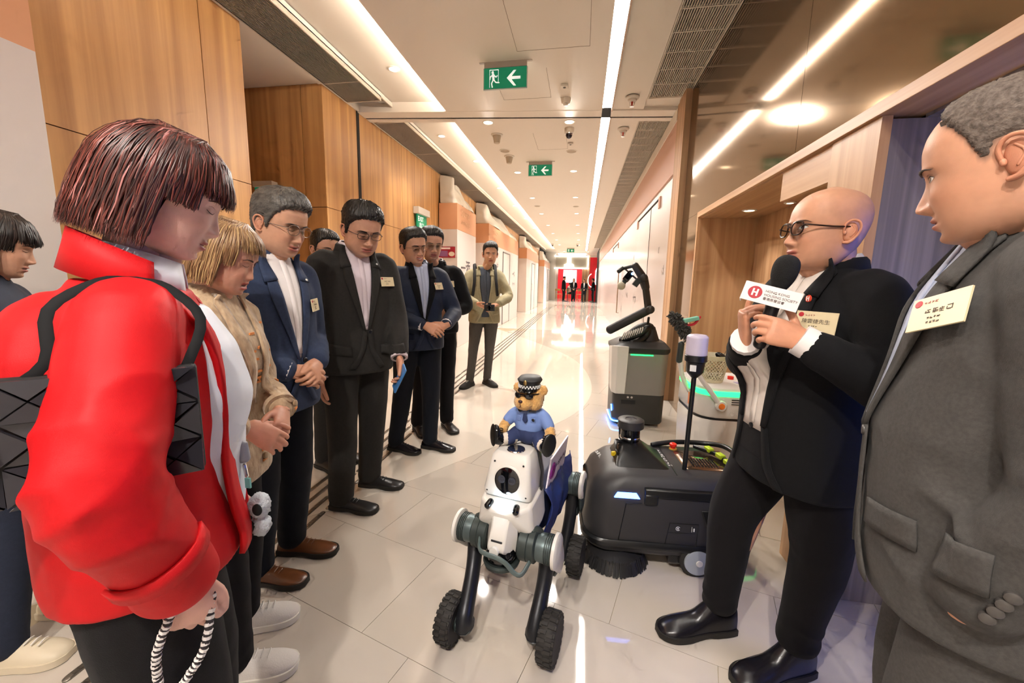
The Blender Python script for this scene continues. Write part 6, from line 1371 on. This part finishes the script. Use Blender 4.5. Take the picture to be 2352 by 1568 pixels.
for k in (1, -1):
    pts = []
    for y, z in ((.125, 1.43), (.125, 1.36), (.13, 1.25), (.145, 1.12)):
        h = p.drop(k*y, z, .008); pts.append(h if h is not None else p.b(.0, k*y*p.s, (z+.02)*p.s))
    pts = [p.b(-.15, k*.10*p.s, 1.40*p.s), p.b(-.05, k*.12*p.s, 1.475*p.s)]+pts; G().limb(pts, .02, n=8, sub=4, flat=(.25, 1), up=(1, 0, 0)).obj('shoulder_strap', m_strap, bpk, local=True)
# ---- man 5: mostly hidden between men 3 and 4
p = Person('person', -1.71, 2.52, -30, 'half hidden dark-haired man with glasses behind the navy and charcoal suits', 1.68, 3, 'cc9a7e')
ft = feet_set(p, {-1: (-1.80, 2.42, -20), 1: (-1.78, 2.62, -20)}, m_bll2, m_solek)
p.trousers(m_char, ft, vox_=.014); p.arms({-1: p.L(-1.66, 2.28, .80), 1: p.L(-1.52, 2.62, .80)}, {-1: A(-.7, -.6, 0), 1: A(-.7, .6, 0)}); p.jacket(cloth('brown_jacket', '4f463f'), hem=.8, vox_=.012); p.suit_front(cloth('brown_jacket', '4f463f'), m_wsh)
p.head(p.L(-1.70, 2.47, 1.52), 5, 8, 0, {}, 1.0, eyes='down', glasses=dict(col='3a3030', t=.0012)); p.hands({k: dict(d=p.LD(0, 0, -1), n=p.LD(-.3, -.9*(-k), 0)) for k in (1, -1)}); p.body(); haircap(p.hp, dict(line=LINE_M, side=.008, top=.019), m_hblk, p.root, p.HM, 8)
# ---- bald man with microphone
m_bshirt = mat('off_white_shirt', 'd9d0c8', .7, bump=.15, bscale=50)
p = Person('person', .735, 1.40, 192, 'bald man in black suit and tortoiseshell glasses speaking into a microphone', 1.675, -2, 'cf9a7c')
ft = feet_set(p, {-1: (.640, 1.515, 196), 1: (.845, 1.385, 202)}, m_bll, m_solek, 'boot', .30)
p.trousers(m_blkt, ft, r=(.112, .105, .088, .074, .066), knee={-1: p.L(.60, 1.50, .50), 1: p.L(.80, 1.33, .48)}, vox_=.007, stack=.009, shoe_h=.13, hip=.17)
p.arms({-1: p.L(.505, 1.315, 1.165), 1: p.L(.598, 1.178, 1.185)}, {-1: A(-.2, -.6, -.8), 1: A(-.5, .6, -.7)}, l1=.285, l2=.24)
p.jacket(m_blk, hem=.72, belly=.02, vox_=.007, sleeve=(.078, .076, .066, .062, .053), amp=.005, stop=.03)
p.patch('shirt_front', m_bshirt, [(-.06, .90), (-.062, 1.2), (-.062, 1.44)], [(.045, .90), (.05, 1.2), (.062, 1.44)], .004, n=9, k=8, th=.002)
p.patch('shirt_placket', m_bshirt, [(-.016, .92), (-.014, 1.42)], [(.01, .92), (.012, 1.42)], .0075, n=14, k=1, th=.003)
p.patch('trouser_front', m_blkt, [(-.075, .72), (-.062, .915)], [(.055, .72), (.047, .915)], .003, n=6, k=6)
h = p.drop(-.005, .905, .006)
if h is not None: G().lathe(h, [(.009, -.003), (.009, .003), (.005, .004)], A(1, 0, 0), n=14).obj('waist_button', m_black, p.root, local=True)
for k, e in ((1, .045), (-1, .06)):
    p.patch('lapel', m_blk, [(k*e, .92), (k*(e+.004), 1.2), (k*.066, 1.44)], [(k*(e+.02), .92), (k*.105, 1.27), (k*.09, 1.41)], .009, n=9, k=4, th=.006); p.patch('lapel_collar', m_blk, [(k*.056, 1.345), (k*.07, 1.445)], [(k*.107, 1.335), (k*.088, 1.452)], .013, n=6, k=3, th=.006)
p.patch('jacket_skirt_edge', m_blk, [(.044, .92), (.06, .80), (.10, .73)], [(.066, .92), (.09, .80), (.13, .73)], .006, n=6, k=2, th=.005)
p.patch('jacket_skirt_edge', m_blk, [(-.058, .92), (-.08, .80), (-.12, .73)], [(-.08, .92), (-.11, .80), (-.15, .73)], .006, n=6, k=2, th=.005)
p.collar(m_bshirt, m_blk)
p.head(p.L(.715, 1.372, 1.50), -8, -4, 0, dict(stubble=.15, jaw=.05, ear=1.08), 1.06, eyes='open', brow='6b5142', brow_th=.9, gaze=-.002, glasses=dict(col='2e1a12', t=.0022, size=(.0235, .019, 2.6)), neck=(1.43, .064))
p.hands({1: dict(d=p.LD(-.86, .12, .30), n=p.LD(-.12, -.93, .28), curls=[(.35, .75, .4), (.55, .85, .5), (.65, .9, .5), (.75, .9, .5)], thumb=(1.05, .15), spread=.02, vox=.0028), -1: dict(d=p.LD(-.22, -.10, .95), n=p.LD(-.95, .15, -.2), curls=[(1.15, .5, .3), (1.2, .5, .3), (1.2, .55, .3), (1.2, .6, .4)], thumb=(.5, .3), spread=.03, vox=.0028)}); p.body(); p.cuffs(m_wsh, .045, .86); p.badge(.132, 1.262, .10, .062, lines='陳雲捷先生', off=.014); p.pin(.083, 1.33, .011, mat('pin_orange', 'd2452f', .35)); P9 = p
G().limb([p.L(.565, 1.275, 1.185)+A(math.cos(a)*.0, math.sin(a)*.011, math.cos(a)*.011) for a in np.arange(12)*math.pi/6], .002, n=6, sub=1, loop=True).obj('ring', mat('gold', 'd9a441', .2, metal=1), p.root, local=True)
mic = empty('microphone', (.515, 1.245, 1.16), 'black handheld microphone with foam head and white flag held by the bald man', 'microphone'); mc = A(*mic.location)
t0, t1 = A(.515, 1.245, 1.165), A(.548, 1.222, 1.37); ax = nrm(t1-t0)
G().limb([t0, t0+ax*.17], [.017, .019], n=16, sub=1).obj('handle', m_black, mic, mc); G().lathe(t0+ax*.165, cr([(.018, 0), (.024, .012), (.030, .03), (.0325, .05), (.031, .068), (.025, .081), (.015, .089), (.004, .092)], 3), ax).obj('foam_head', mat('foam_black', '151515', .95, bump=1, bscale=500), mic, mc)
fu, fv = nrm(A(.115, -.05, -.032)), nrm(A(.08, .02, .30)); fv = nrm(fv-fu*fu.dot(fv)); fw = nrm(np.cross(fu, fv)); fo = t0+ax*.135+fw*.028-fu*.012
g = G(); g.prism([(-.068, -.026), (.068, -.026), (.068, .026), (-.068, .026)], fo-fw*.0, fu, fv, fw, .004); fl2 = g.obj('flag_front', mat('flag_white', 'e8e2e0', .4), mic, mc, smooth=0)
g = G(); g.prism([(-.03, -.026), (.03, -.026), (.03, .026), (-.03, .026)], fo-fu*.068-fw*.026, fw*.87, fv, -fu, .003); g.obj('flag_side', mat('flag_white', 'e8e2e0', .4), mic, mc, smooth=0)
lg = fo+fw*.0045-fu*.04; G().lathe(lg, [(.0175, 0), (.017, .001)], fw, n=30).obj('flag_emblem', mat('logo_red', 'b02a35', .5), fl2, mc)
g = G()
for a, b in (((-.3, .6), (-.3, -.6)), ((.3, .6), (.3, -.6)), ((-.3, .0), (.3, .0))): g.box(lg+fw*.0014+fu*(a[0]+b[0])/2*.0175+fv*(a[1]+b[1])/2*.0175, (.0045 if a[0] == b[0] else .010, .02 if a[0] == b[0] else .004, .001), np.column_stack([fu, fv, fw]))
g.obj('emblem_letter', m_signw2, fl2, mc, smooth=0)
mi_ = mat('flag_ink', '4a3634', .6)
for i, (tx, sz) in enumerate((('HONG KONG', .0092), ('HOUSING SOCIETY', .0092), ('香港房屋協會', .0088))): text(tx, 'flag_lettering', mi_, fl2, fo+fw*.0045-fu*.017+fv*(.007-.0105*i), fu, fv, sz, .0003)
LINE_G = [(0, .098), (25, .094), (38, .082), (48, .066), (58, .052), (66, .03), (74, -.005), (80, -.012), (86, .012), (100, .016), (112, .002), (122, -.045), (150, -.066), (180, -.07)]
# ---- man in grey suit, near right
p = Person('person', .755, .81, 153, 'man in grey suit in the right foreground looking down, hand in pocket', 1.73, 3, 'cf9b7e')
p.s_off = 0
ft = {1: (.03, .10, .02), -1: (.0, -.11, .02)}
p.trousers(m_grey, ft, vox_=.008); p.ankle = {k: A(*ft[k])+A(0, 0, .07) for k in ft}
for k in (1, -1): p.shoe(k, (ft[k][0]-.06, ft[k][1], 0), 5*k, m_bll2, m_solek)
p.arms({1: A(.065, .185, .83), -1: p.L(.93, 1.0, .82)}, {1: A(-.85, .75, .1), -1: A(-.8, -.6, 0)}, l1=.29, l2=.25)
p.jacket(m_grey, hem=.755, belly=.03, vox_=.006, amp=.006, sleeve=(.080, .078, .072, .068, .058), freq=10, stop=.04, spots=[(p.L(.58, .72, .95), .13, .008, A(.2, .5, 1), 55), (p.L(.56, .60, 1.0), .10, .008, A(.1, .4, 1), 70)])
p.suit_front(m_grey, m_bsh, btn=1.06, vw=.06, hem=.755, m_btn=mat('button_grey', '4a4643', .35)); 
# pocket flap and cuff buttons on the side we see
p.patch('side_pocket_flap', m_grey, [(.11, .95), (.11, .885)], [(.205, .965), (.205, .90)], .007, n=5, k=6, th=.005, dirn=A(.75, .65, 0))
e, u, r = p.cuff[1]
for i in range(4):
    c = e-u*(.012+.017*i)+nrm(A(.2, .8, -.4)-u*u.dot(A(.2, .8, -.4)))*(r*1.04+.001*i); G().lathe(c, [(.0088, -.004), (.0088, .002), (.006, .004)], c-(e-u*(.012+.017*i)), n=14).obj('cuff_button', mat('button_grey', '4a4643', .35), p.root, local=True)
p.head(p.L(.664, .80, 1.535), -18, 12, 0, dict(jaw=.04, nose=.98, ear=1.1, scalp=(LINE_G, '5a4c44'), stubble=.15), 1.0, eyes='open', brow='3d2d25', gaze=-.001, neck=(1.43, .066), lip='b8705f')
p.hands({1: dict(d=A(.15, -.6, -.75), n=A(.3, .8, -.4), curl=(.2, .3, .2), vox=.0028), -1: dict(d=p.LD(0, 0, -1), n=p.LD(.8, .5, 0))}); p.body()
haircap(p.hp, dict(line=LINE_G, side=.004, top=.010, rag=.007, soft=.02, rough=.0016, freq=90), m_hcrop, p.root, p.HM, 9); p.badge(.085, 1.29, .092, .062, tilt=.35, off=.016, dirn=A(1, .35, 0)); P10 = p
# ---- woman in beige tweed
m_tw = mat('beige_tweed', 'c0a888', .95, bump=1.0, bscale=140, var=.45, vscale=55, vcol='9c8266', sheen=.3, stretch=(1, 1, .5))
p = Person('person', -1.175, 1.055, 14, 'woman with blond-brown bob in beige tweed jacket, hands clasped, white sneakers', 1.535, 7, 'd3a088')
ft = feet_set(p, {1: (-1.265, 1.125, 30), -1: (-1.135, .955, 25)}, m_snk, m_solew, 'sneaker', .25)
p.trousers(m_blkt, ft, r=(.105, .095, .078, .07, .066), hip=.17)
p.arms({-1: p.L(-.955, .975, .885), 1: p.L(-.945, 1.115, .895)}, {-1: A(-.6, -.8, -.2), 1: A(-.6, .8, -.2)}, sh=.16)
R_ = [(.74, .20, .155, .015), (.80, .202, .158, .015), (.95, .192, .150, .02), (1.08, .185, .142, .02), (1.2, .185, .148, .02), (1.29, .182, .13, .008), (1.36, .172, .102, -.006), (1.40, .14, .082, -.014), (1.44, .085, .066, -.014), (1.465, .06, .056, -.01)]
p.jacket(m_tw, rings=R_, vox_=.007, amp=.006, sleeve=(.07, .068, .06, .058, .052))
for k in (1, -1):
    p.patch('collar_edge', m_tw, [(k*.012, 1.05), (k*.035, 1.28), (k*.058, 1.44)], [(k*.035, 1.05), (k*.085, 1.30), (k*.085, 1.44)], .009, n=9, k=3, th=.006)
    p.patch('pocket_welt', mat('tweed_orange', 'd98a4e', .9), [(k*.10, .965), (k*.10, .945)], [(k*.15, .965), (k*.15, .945)], .006, n=3, k=4, th=.003)
    e, u, r = p.cuff[k]; G().limb([e-u*.02, e+u*.004], [r*1.06, r*1.08], n=16, sub=1, round_=False).obj('sleeve_trim', mat('tweed_orange', 'd98a4e', .9) if 0 else m_tw, p.root, local=True)
rs = np.random.RandomState(4)
g = G()
for i in range(26):
    y, z = rs.uniform(-.16, .16), rs.uniform(.8, 1.34); h = p.drop(y, z, .003)
    if h is not None: g.box(h, (.004, .026, .007), rotz(rs.uniform(-.4, .4)+y*3))
g.obj('tweed_flecks', mat('tweed_orange', 'd98a4e', .9), p.root, local=True, smooth=0)
for z in (1.04, .93, .82):
    h = p.drop(.03, z, .008)
    if h is not None: G().lathe(h, [(.011, -.004), (.011, .002), (.007, .004)], A(1, 0, .1), n=14).obj('button', mat('button_tan', 'a08768', .4), p.root, local=True)
p.head(p.L(-1.085, 1.078, 1.388), 8, 18, 0, dict(open=.0045, wide=1.06, jaw=.10, nose=.7), 1.02, eyes='down', brow='4a3a33', lip='b24e48', neck=(1.43, .052))
p.hands({-1: dict(d=p.LD(.75, .35, -.5), n=p.LD(.6, -.6, .5), curl=(.5, .7, .4)), 1: dict(d=p.LD(.5, -.75, -.4), n=p.LD(.75, .3, .4), curl=(.55, .7, .4))}); p.body()
bob_under(p.hp, p.root, p.HM, mat('hair_under_brown', '5a3f28', .6), -.075, .075, .010); bob(p.root, p.HM, [('8c6a48', 3), ('7a5a3c', 3), ('a07e56', 1.6), ('b89868', .6)], 5, 3200, -.085, .030, .085, True, .02, w=.0015); PW2 = p
# ---- woman in red jacket
m_redj = mat('red_twill', 'c00c14', .6, bump=.12, bscale=900, var=.06, vscale=20, spec=.3)
p = Person('person', -.835, .595, 46, 'woman with reddish-brown bob in bright red jacket in the left foreground', 1.60, 6, 'dcb3a4')
ft = feet_set(p, {1: (-.93, .66, 45), -1: (-.80, .50, 45)}, m_snkb, m_solek, 'sneaker', .25)
p.trousers(m_blkt, ft, r=(.112, .105, .09, .08, .075), vox_=.008, hip=.175)
p.arms({-1: p.L(-.645, .50, .825), 1: p.L(-.87, .80, .80)}, {-1: A(-.45, -1, -.1), 1: A(-.7, .7, 0)}, sh=.165, l1=.27, l2=.25)
R_ = [(.835, .205, .160, .018), (.88, .205, .160, .014), (.95, .203, .155, .006), (1.08, .20, .148, -.002), (1.2, .203, .145, -.006), (1.29, .20, .130, -.008), (1.35, .180, .115, -.012), (1.385, .14, .098, -.016), (1.412, .105, .088, -.016)]
E_ = p.arm[-1][1]; W_ = p.arm[-1][2]
p.jacket(m_redj, rings=R_, vox_=.006, amp=.006, freq=7, sleeve=(.080, .079, .075, .073, .066), stop=.005, extra=lambda g: g.ell(p.b(-.085, .02, 1.235*p.s), (.125, .18, .15)), spots=[(E_, .12, .012, A(.6, .2, 1), 42), ((E_+W_)/2, .09, .007, A(.8, 0, 1), 45), ((p.arm[-1][0]+E_)/2, .11, .009, A(.7, .3, .8), 38)], relax=6)
g = G(); p.torso(g, [(.86, .12, .12, .050), (.93, .13, .13, .052), (1.05, .135, .135, .050), (1.2, .15, .145, .045), (1.30, .14, .125, .03), (1.38, .10, .09, .01)]); g.obj('blouse', mat('white_blouse', 'd9dde6', .7, bump=.15, bscale=40), p.root, local=True, remesh=.008, relax=4, fn=wrinkler(77, .006, 14))
mwi = mat('white_blouse', 'd9dde6', .7, bump=.15, bscale=40)
for k, e in ((1, .08), (-1, .075)):
    p.patch('jacket_opening', m_redj, [(k*e, .84), (k*(e+.004), 1.05), (k*.10, 1.40)], [(k*(e+.05), .84), (k*(e+.045), 1.05), (k*.135, 1.375)], .016, n=10, k=3, th=.010)
c = lambda a, rr, zz: p.b((math.cos(a)*rr-.012)*p.s, math.sin(a)*rr*p.s, zz*p.s); A_ = np.radians(np.linspace(72, 288, 34)); g = G()
g.loft([[c(a, .112, 1.40-.03*math.cos(a)), c(a, .104, 1.438-.035*math.cos(a)), c(a, .099, 1.468-.038*math.cos(a)), c(a, .091, 1.465-.038*math.cos(a))] for a in A_], closed=False, cap=False); o = g.obj('stand_collar', m_redj, p.root, local=True, smooth=180); o.modifiers.new('t', 'SOLIDIFY').thickness = .005
# hood bunched on the far shoulder and back
p.collar(mat('blouse_collar', 'dfe2ea', .6), None, r=.078, z=1.448, gap=30, hgt=.075, drop=.035)
# sleeve tab
e, u, r = p.cuff[-1]; sd = nrm(np.cross(u, A(0, 0, 1))); q_ = e-u*.075
ring_ = [q_+(nrm(A(.3, -1, .1)-u*u.dot(A(.3, -1, .1)))*math.cos(a)+np.cross(u, nrm(A(.3, -1, .1)-u*u.dot(A(.3, -1, .1))))*math.sin(a))*(.0735*p.s) for a in np.linspace(-1.3, 1.3, 14)]
G().loft([[x-u*.016, x+u*.016] for x in ring_], closed=False, cap=False).obj('sleeve_tab', m_redj, p.root, local=True, smooth=180).modifiers.new('t', 'SOLIDIFY').thickness = .006
p.head(p.L(-.765, .645, 1.478), -4, 20, 0, dict(nose=.78, wide=1.0, jaw=.05, chin=.8), 1.0, eyes='down', brow='4a3028', brow_th=.8, lip='a8605c', neck=(1.43, .05))
p.hands({-1: dict(d=p.LD(.10, .10, -1), n=p.LD(.5, -.75, .1), curl=(.55, .8, .5), thumb=(.4, .4), vox=.0028), 1: dict(d=p.LD(.1, .1, -1), n=p.LD(-.7, .6, 0))}); p.body()
bob_under(p.hp, p.root, p.HM, mat('hair_under_red', '2a1512', .5), -.085, .055, .008, back=-.085); bob(p.root, p.HM, [('3e1d18', 5), ('5e2a22', 4), ('70382f', 2), ('a8706c', .7), ('2c1512', 3)], 9, 4600, -.108, .020, .062, True, 0, back=-.11, w=.0013, cheek=80, flare=.02, bk=.101); PR = p
# ================================================================== MORE PEOPLE AND CARRIED THINGS
# ---- black faceted tote under the arm of the woman in red
p = PR
bag = empty('tote_bag', p.root.location, 'black shoulder bag of shiny triangular facets under the red sleeve', 'bag', p.yaw); m_bag = mat('bag_gloss', '2c2b30', .16); m_seam = mat('bag_mesh', '121214', .7)
g = G(); g.bx(-.235, .115, -.222, -.195, 1.015, 1.19); g.obj('lining', m_seam, bag, local=True, smooth=0, bevel=.006)
c0 = A(-.235, -.234, 1.015); n1, n2, st = 5, 3, .07
proto = {}
for i in range(n1):
    for j in range(n2):
        cx_, cz = -.235+(i+.5)*st, .1015*10+(j+.5)*.0583; q = [A(-st/2, 0, -.0291), A(st/2, 0, -.0291), A(st/2, 0, .0291), A(-st/2, 0, .0291)]
        for k in range(4):
            key = k
            if key not in proto:
                t = np.array([q[k], q[(k+1) % 4], A(0, -.004, 0)]); m_ = t.mean(0); t = m_+(t-m_)*.90; gg = G(); gg.add(np.vstack([t+A(0, .003, 0), t+A(0, -.004, 0)]), [(0, 1, 2), (5, 4, 3), (0, 3, 4, 1), (1, 4, 5, 2), (2, 5, 3, 0)]); o = gg.obj('facet', m_bag, bag, local=True, smooth=0); proto[key] = o
            else: o = proto[key].copy(); COL.objects.link(o)
            o.location = (cx_, -.224+.003*math.sin(i*2+j*3+k), cz); o.rotation_euler = (random.uniform(-.13, .13), 0, random.uniform(-.13, .13))
for x0 in (-.10, .09):
    G().limb([(x0, -.21, 1.16), p.b(x0*.8, -.205, 1.20), p.b(-.085 if x0 < 0 else .085, -.172, 1.27), p.b(-.04 if x0 < 0 else .04, -.145, 1.315), p.b(0, -.138, 1.322)], .0075, n=8, sub=4, flat=(.16, 1), up=(0, -1, .3)).obj('strap', mat('bag_strap', '0e0e10', .7, spec=.2), bag, local=True)
# woven wrist strap with carabiners
ws = empty('woven_strap', (-.66, .53, .70), 'black and white braided strap with metal clips in the red-sleeved hand', 'strap'); wc = A(*ws.location); m_br = mat('braid_white', 'd6d0cc', .8); m_bk = mat('braid_black', '2a2426', .8)
pts = cr([A(-.632, .475, .79), A(-.655, .462, .72), A(-.664, .465, .655), A(-.668, .468, .62)], 8), cr([A(-.613, .53, .785), A(-.612, .505, .70), A(-.632, .482, .65), A(-.655, .472, .615)], 8)
for P in pts:
    Q = cr(P, 2)
    for i in range(len(Q)-1):
        d = Q[i+1]-Q[i]; sk_ = np.cross(nrm(d), A(0, 1, 0))*.004
        G().limb([Q[i]+sk_*(i % 3-1)*.3, Q[i+1]], .0068 if i % 2 else .0062, n=8, sub=1, round_=False).obj('braid', m_br if i % 2 else m_bk, ws, wc)
for c in (A(-.668, .467, .595), A(-.652, .470, .585)):
    G().limb([c+A(math.cos(a)*.009, 0, math.sin(a)*.017) for a in np.arange(12)*math.pi/6], .0026, n=6, sub=2, loop=True).obj('carabiner', m_chrome, ws, wc); G().cyl(c+A(0, 0, .014), c+A(.004, 0, .034), .006, n=10).obj('clip_barrel', m_chrome, ws, wc)
# lanyard reel and plush charm at the front of the blouse
h = p.drop(-.05, 1.02, .03); h = h if h is not None else p.b(.18, -.05, 1.0)
rl = empty('badge_reel', tuple(p.R @ h+A(p.x, p.y, 0)), 'grey badge reel with a clip on the white blouse', 'badge reel'); rc = A(*rl.location)
G().limb([rc+A(0, 0, .04), rc+A(0, 0, .01)], [.010, .013], n=12).obj('reel', mat('reel_grey', '8d8f9a', .4), rl, rc); G().limb([rc+A(0, 0, -.005), rc+A(.004, 0, -.03)], .004, n=8).obj('clip', m_chrome, rl, rc); G().box(rc+A(.006, 0, -.045), (.012, .004, .022)).obj('tag', mat('tag_teal', '7fc6c0', .4), rl, rc)
h = p.drop(-.06, .885, .035); h = h if h is not None else p.b(.2, -.06, .88); pcw = p.R @ h+A(p.x, p.y, 0)
pl = empty('plush_charm', tuple(pcw), 'small fluffy grey plush charm with black patches hanging at the red jacket opening', 'plush toy'); pc_ = A(*pcw); fr_ = np.random.RandomState(8)
g = G(); g.ell(pc_+A(0, 0, .02), (.022, .022, .028)); g.ell(pc_+A(0, 0, -.025), (.02, .02, .026)); g.obj('fluff', mat('plush_grey', 'b9bec4', .95, bump=1, bscale=300), pl, pc_, remesh=.004, relax=2, fn=lambda v, n: v+n*fr_.normal(0, .0012, len(v))[:, None])
for d in (A(.012, -.020, .022), A(-.01, -.018, -.02)): G().ell(pc_+d, (.011, .006, .013)).obj('patch', mat('plush_black', '121214', .95), pl, pc_)
# ---- far left woman and the man behind her
m_den = cloth('dark_denim', '262c3c'); m_cream = mat('cream_leather', 'd3c6ad', .5)
p = Person('person', -1.97, 1.00, 40, 'woman with long dark hair cut off by the left edge of the photo', 1.57, 3, 'd6a58a')
ft = feet_set(p, {1: (-2.03, 1.07, 15), -1: (-1.93, .86, 20)}, m_cream, m_cream, 'sneaker', .24)
p.trousers(m_den, ft, vox_=.011); p.arms({-1: p.L(-1.72, .90, .78), 1: p.L(-1.95, 1.22, .78)}, {-1: A(-.7, -.6, 0), 1: A(-.7, .6, 0)}, sh=.155); p.jacket(m_navy2, hem=.85, vox_=.012, name='dark_top')
p.head(p.L(-1.935, 1.05, 1.42), 8, 14, 0, dict(nose=.9), .98, eyes='down', brow='2a1e18', neck=(1.43, .05)); p.hands({k: dict(d=p.LD(0, 0, -1), n=p.LD(-.3, .9*k, 0)) for k in (1, -1)}); p.body()
bob_under(p.hp, p.root, p.HM, mat('hair_under_black', '191311', .5), -.13, .06, .008); bob(p.root, p.HM, [('231a17', 4), ('332522', 2), ('171210', 3)], 12, 1500, -.17, .018, .065, True, .01, w=.0022, cheek=74)
p = Person('person', -2.12, 1.62, 20, 'dark-haired man in black standing behind the woman in red', 1.77, 2, 'c8977c')
ft = feet_set(p, {1: (-2.18, 1.70, 10), -1: (-2.16, 1.52, 10)}, m_bll2, m_solek); p.trousers(m_blkt, ft, vox_=.014); p.arms({-1: p.L(-2.02, 1.42, .8), 1: p.L(-2.12, 1.82, .8)}, {-1: A(-.7, -.6, 0), 1: A(-.7, .6, 0)}); p.jacket(m_blk, hem=.78, vox_=.013); p.suit_front(m_blk, m_wsh)
p.head(p.L(-2.10, 1.56, 1.64), 10, 12, 0, {}, 1.0, eyes='down'); p.hands({k: dict(d=p.LD(0, 0, -1), n=p.LD(-.3, .9*k, 0)) for k in (1, -1)}); p.body(); haircap(p.hp, dict(line=LINE_M, side=.010, top=.02), m_hblk, p.root, p.HM, 14)
# ---- four shop people at the far end
def far_person(x, y, yaw, h, label, female=False, wrs=None):
    p = Person('person', x, y, yaw, label, h, 1, 'cf9d80'); ft = feet_set(p, {k: (x-math.sin(p.yaw)*.1*k-math.cos(p.yaw)*.06, y+math.cos(p.yaw)*.1*k-math.sin(p.yaw)*.06, yaw) for k in (1, -1)}, m_bll2, m_solek)
    p.trousers(m_blkt, ft, vox_=.025); w = wrs or {k: A(.16, .05*k, .95*p.s) for k in (1, -1)}; p.arms(w, {k: A(-.6, .8*k, 0) for k in (1, -1)}); p.jacket(m_blk, hem=.80, vox_=.025); p.suit_front(m_blk, m_wsh)
    p.head(p.b(.03, 0, 1.585*p.s), 0, 3, 0, {}, 1.0, eyes='down'); p.hands({k: dict(d=A(.3, -.5*k, -.7), n=A(.9, .2*k, .2), vox=.006) for k in (1, -1)}); p.body()
    if female: bob_under(p.hp, p.root, p.HM, m_hblk, -.14, .06, .012)
    else: haircap(p.hp, dict(line=LINE_M, side=.008, top=.018), m_hblk, p.root, p.HM, 15)
far_person(-1.28, 29.6, -15, 1.80, 'far man in dark suit facing right beside the shop chairs', wrs={k: A(.02, .22*k, .85) for k in (1, -1)})
far_person(-.56, 29.4, -85, 1.68, 'far woman in dark suit with long hair before the video screen', True); far_person(.19, 29.3, -95, 1.62, 'far woman in dark suit with short hair beside the barrier post', True); far_person(.85, 29.8, 170, 1.68, 'far man in dark suit facing left before the red shopfront')
# seated guest, chairs, table, barrier posts
m_chw = mat('chair_wood', 'c9a06a', .5)
def chair(x, y, rz, label):
    e = empty('cafe_chair', (x, y, 0), label, 'chair', rz)
    G().box((0, 0, .45), (.42, .42, .04)).obj('seat', m_chw, e, local=True, bevel=.01)
    for sx in (-1, 1):
        for sy in (-1, 1): G().cyl((sx*.18, sy*.18, 0), (sx*.17, sy*.17, .44), .018, n=8).obj('leg', m_chw, e, local=True)
        G().cyl((sx*.18, .19, .44), (sx*.19, .24, .85), .016, n=8).obj('back_post', m_chw, e, local=True)
    G().box((0, .235, .78), (.42, .03, .16)).obj('backrest', m_chw, e, local=True, bevel=.008)
chair(-1.0, 32.0, 2.6, 'pale wooden shop chair under the seated guest in white'); chair(-1.75, 31.6, .4, 'pale wooden shop chair at the far left of the shop'); chair(-.12, 31.75, 3.4, 'pale wooden shop chair near the timber pier')
tb_ = empty('cafe_table', (-.6, 32.5, 0), 'small pale table in the red shop', 'table'); G().box((-.6, 32.5, .73), (.8, .6, .035)).obj('top', m_chw, tb_, A(-.6, 32.5, 0), bevel=.008)
for sx in (-1, 1):
    for sy in (-1, 1): G().cyl((-.6+sx*.35, 32.5+sy*.25, 0), (-.6+sx*.35, 32.5+sy*.25, .72), .02, n=8).obj('leg', m_black, tb_, A(-.6, 32.5, 0))
gp = empty('person', (-1.0, 32.0, 0), 'seated guest in white shirt at the shop table', 'person'); gc = A(-1.0, 32.0, 0)
g = G(); g.limb([(-1.0, 32.0, .55), (-.97, 31.98, .8), (-.93, 31.97, 1.02)], [.15, .16, .12], n=14); g.limb([(-.93, 31.85, 1.0), (-.8, 31.85, .82), (-.62, 32.1, .8)], [.06, .05, .04]); g.obj('shirt', m_wsh, gp, gc, remesh=.02, relax=4)
g = G(); g.ell((-.88, 31.97, 1.22), (.095, .08, .115)); g.limb([(-.92, 31.97, 1.02), (-.9, 31.97, 1.16)], .05); g.obj('body', mat('far_skin', 'cf9d80', .5), gp, gc, remesh=.012, relax=3); g = G(); g.ell((-.895, 31.97, 1.26), (.1, .088, .1)); g.obj('hair', m_hblk, gp, gc)
g = G()
for dy in (-.09, .09): g.limb([(-1.0, 32.0+dy, .53), (-.62, 32.0+dy, .54), (-.62, 32.0+dy, .06)], [.08, .065, .05])
g.obj('trousers', m_blkt, gp, gc, remesh=.02, relax=3)
for i, x in enumerate((-.95, .12, .86)):
    e = empty('barrier_post', (x, 28.6, 0), ('left', 'middle', 'right')[i]+' black retractable barrier post before the far shop', 'barrier post'); c = A(x, 28.6, 0)
    G().lathe(c, [(.16, 0), (.16, .015), (.05, .03)]).obj('base', m_black, e, c); G().cyl(c+A(0, 0, .02), c+A(0, 0, .95), .032, n=12).obj('pole', m_black, e, c); G().lathe(c, [(.04, .93), (.04, 1.0), (.03, 1.01)]).obj('head', m_black, e, c)
    if i < 2: nx = (-.95, .12, .86)[i+1]; G().bx(x, nx, 28.595, 28.605, .90, .95).obj('belt', m_black, e, c, smooth=0)
bpy.data.scenes.remove(WS)
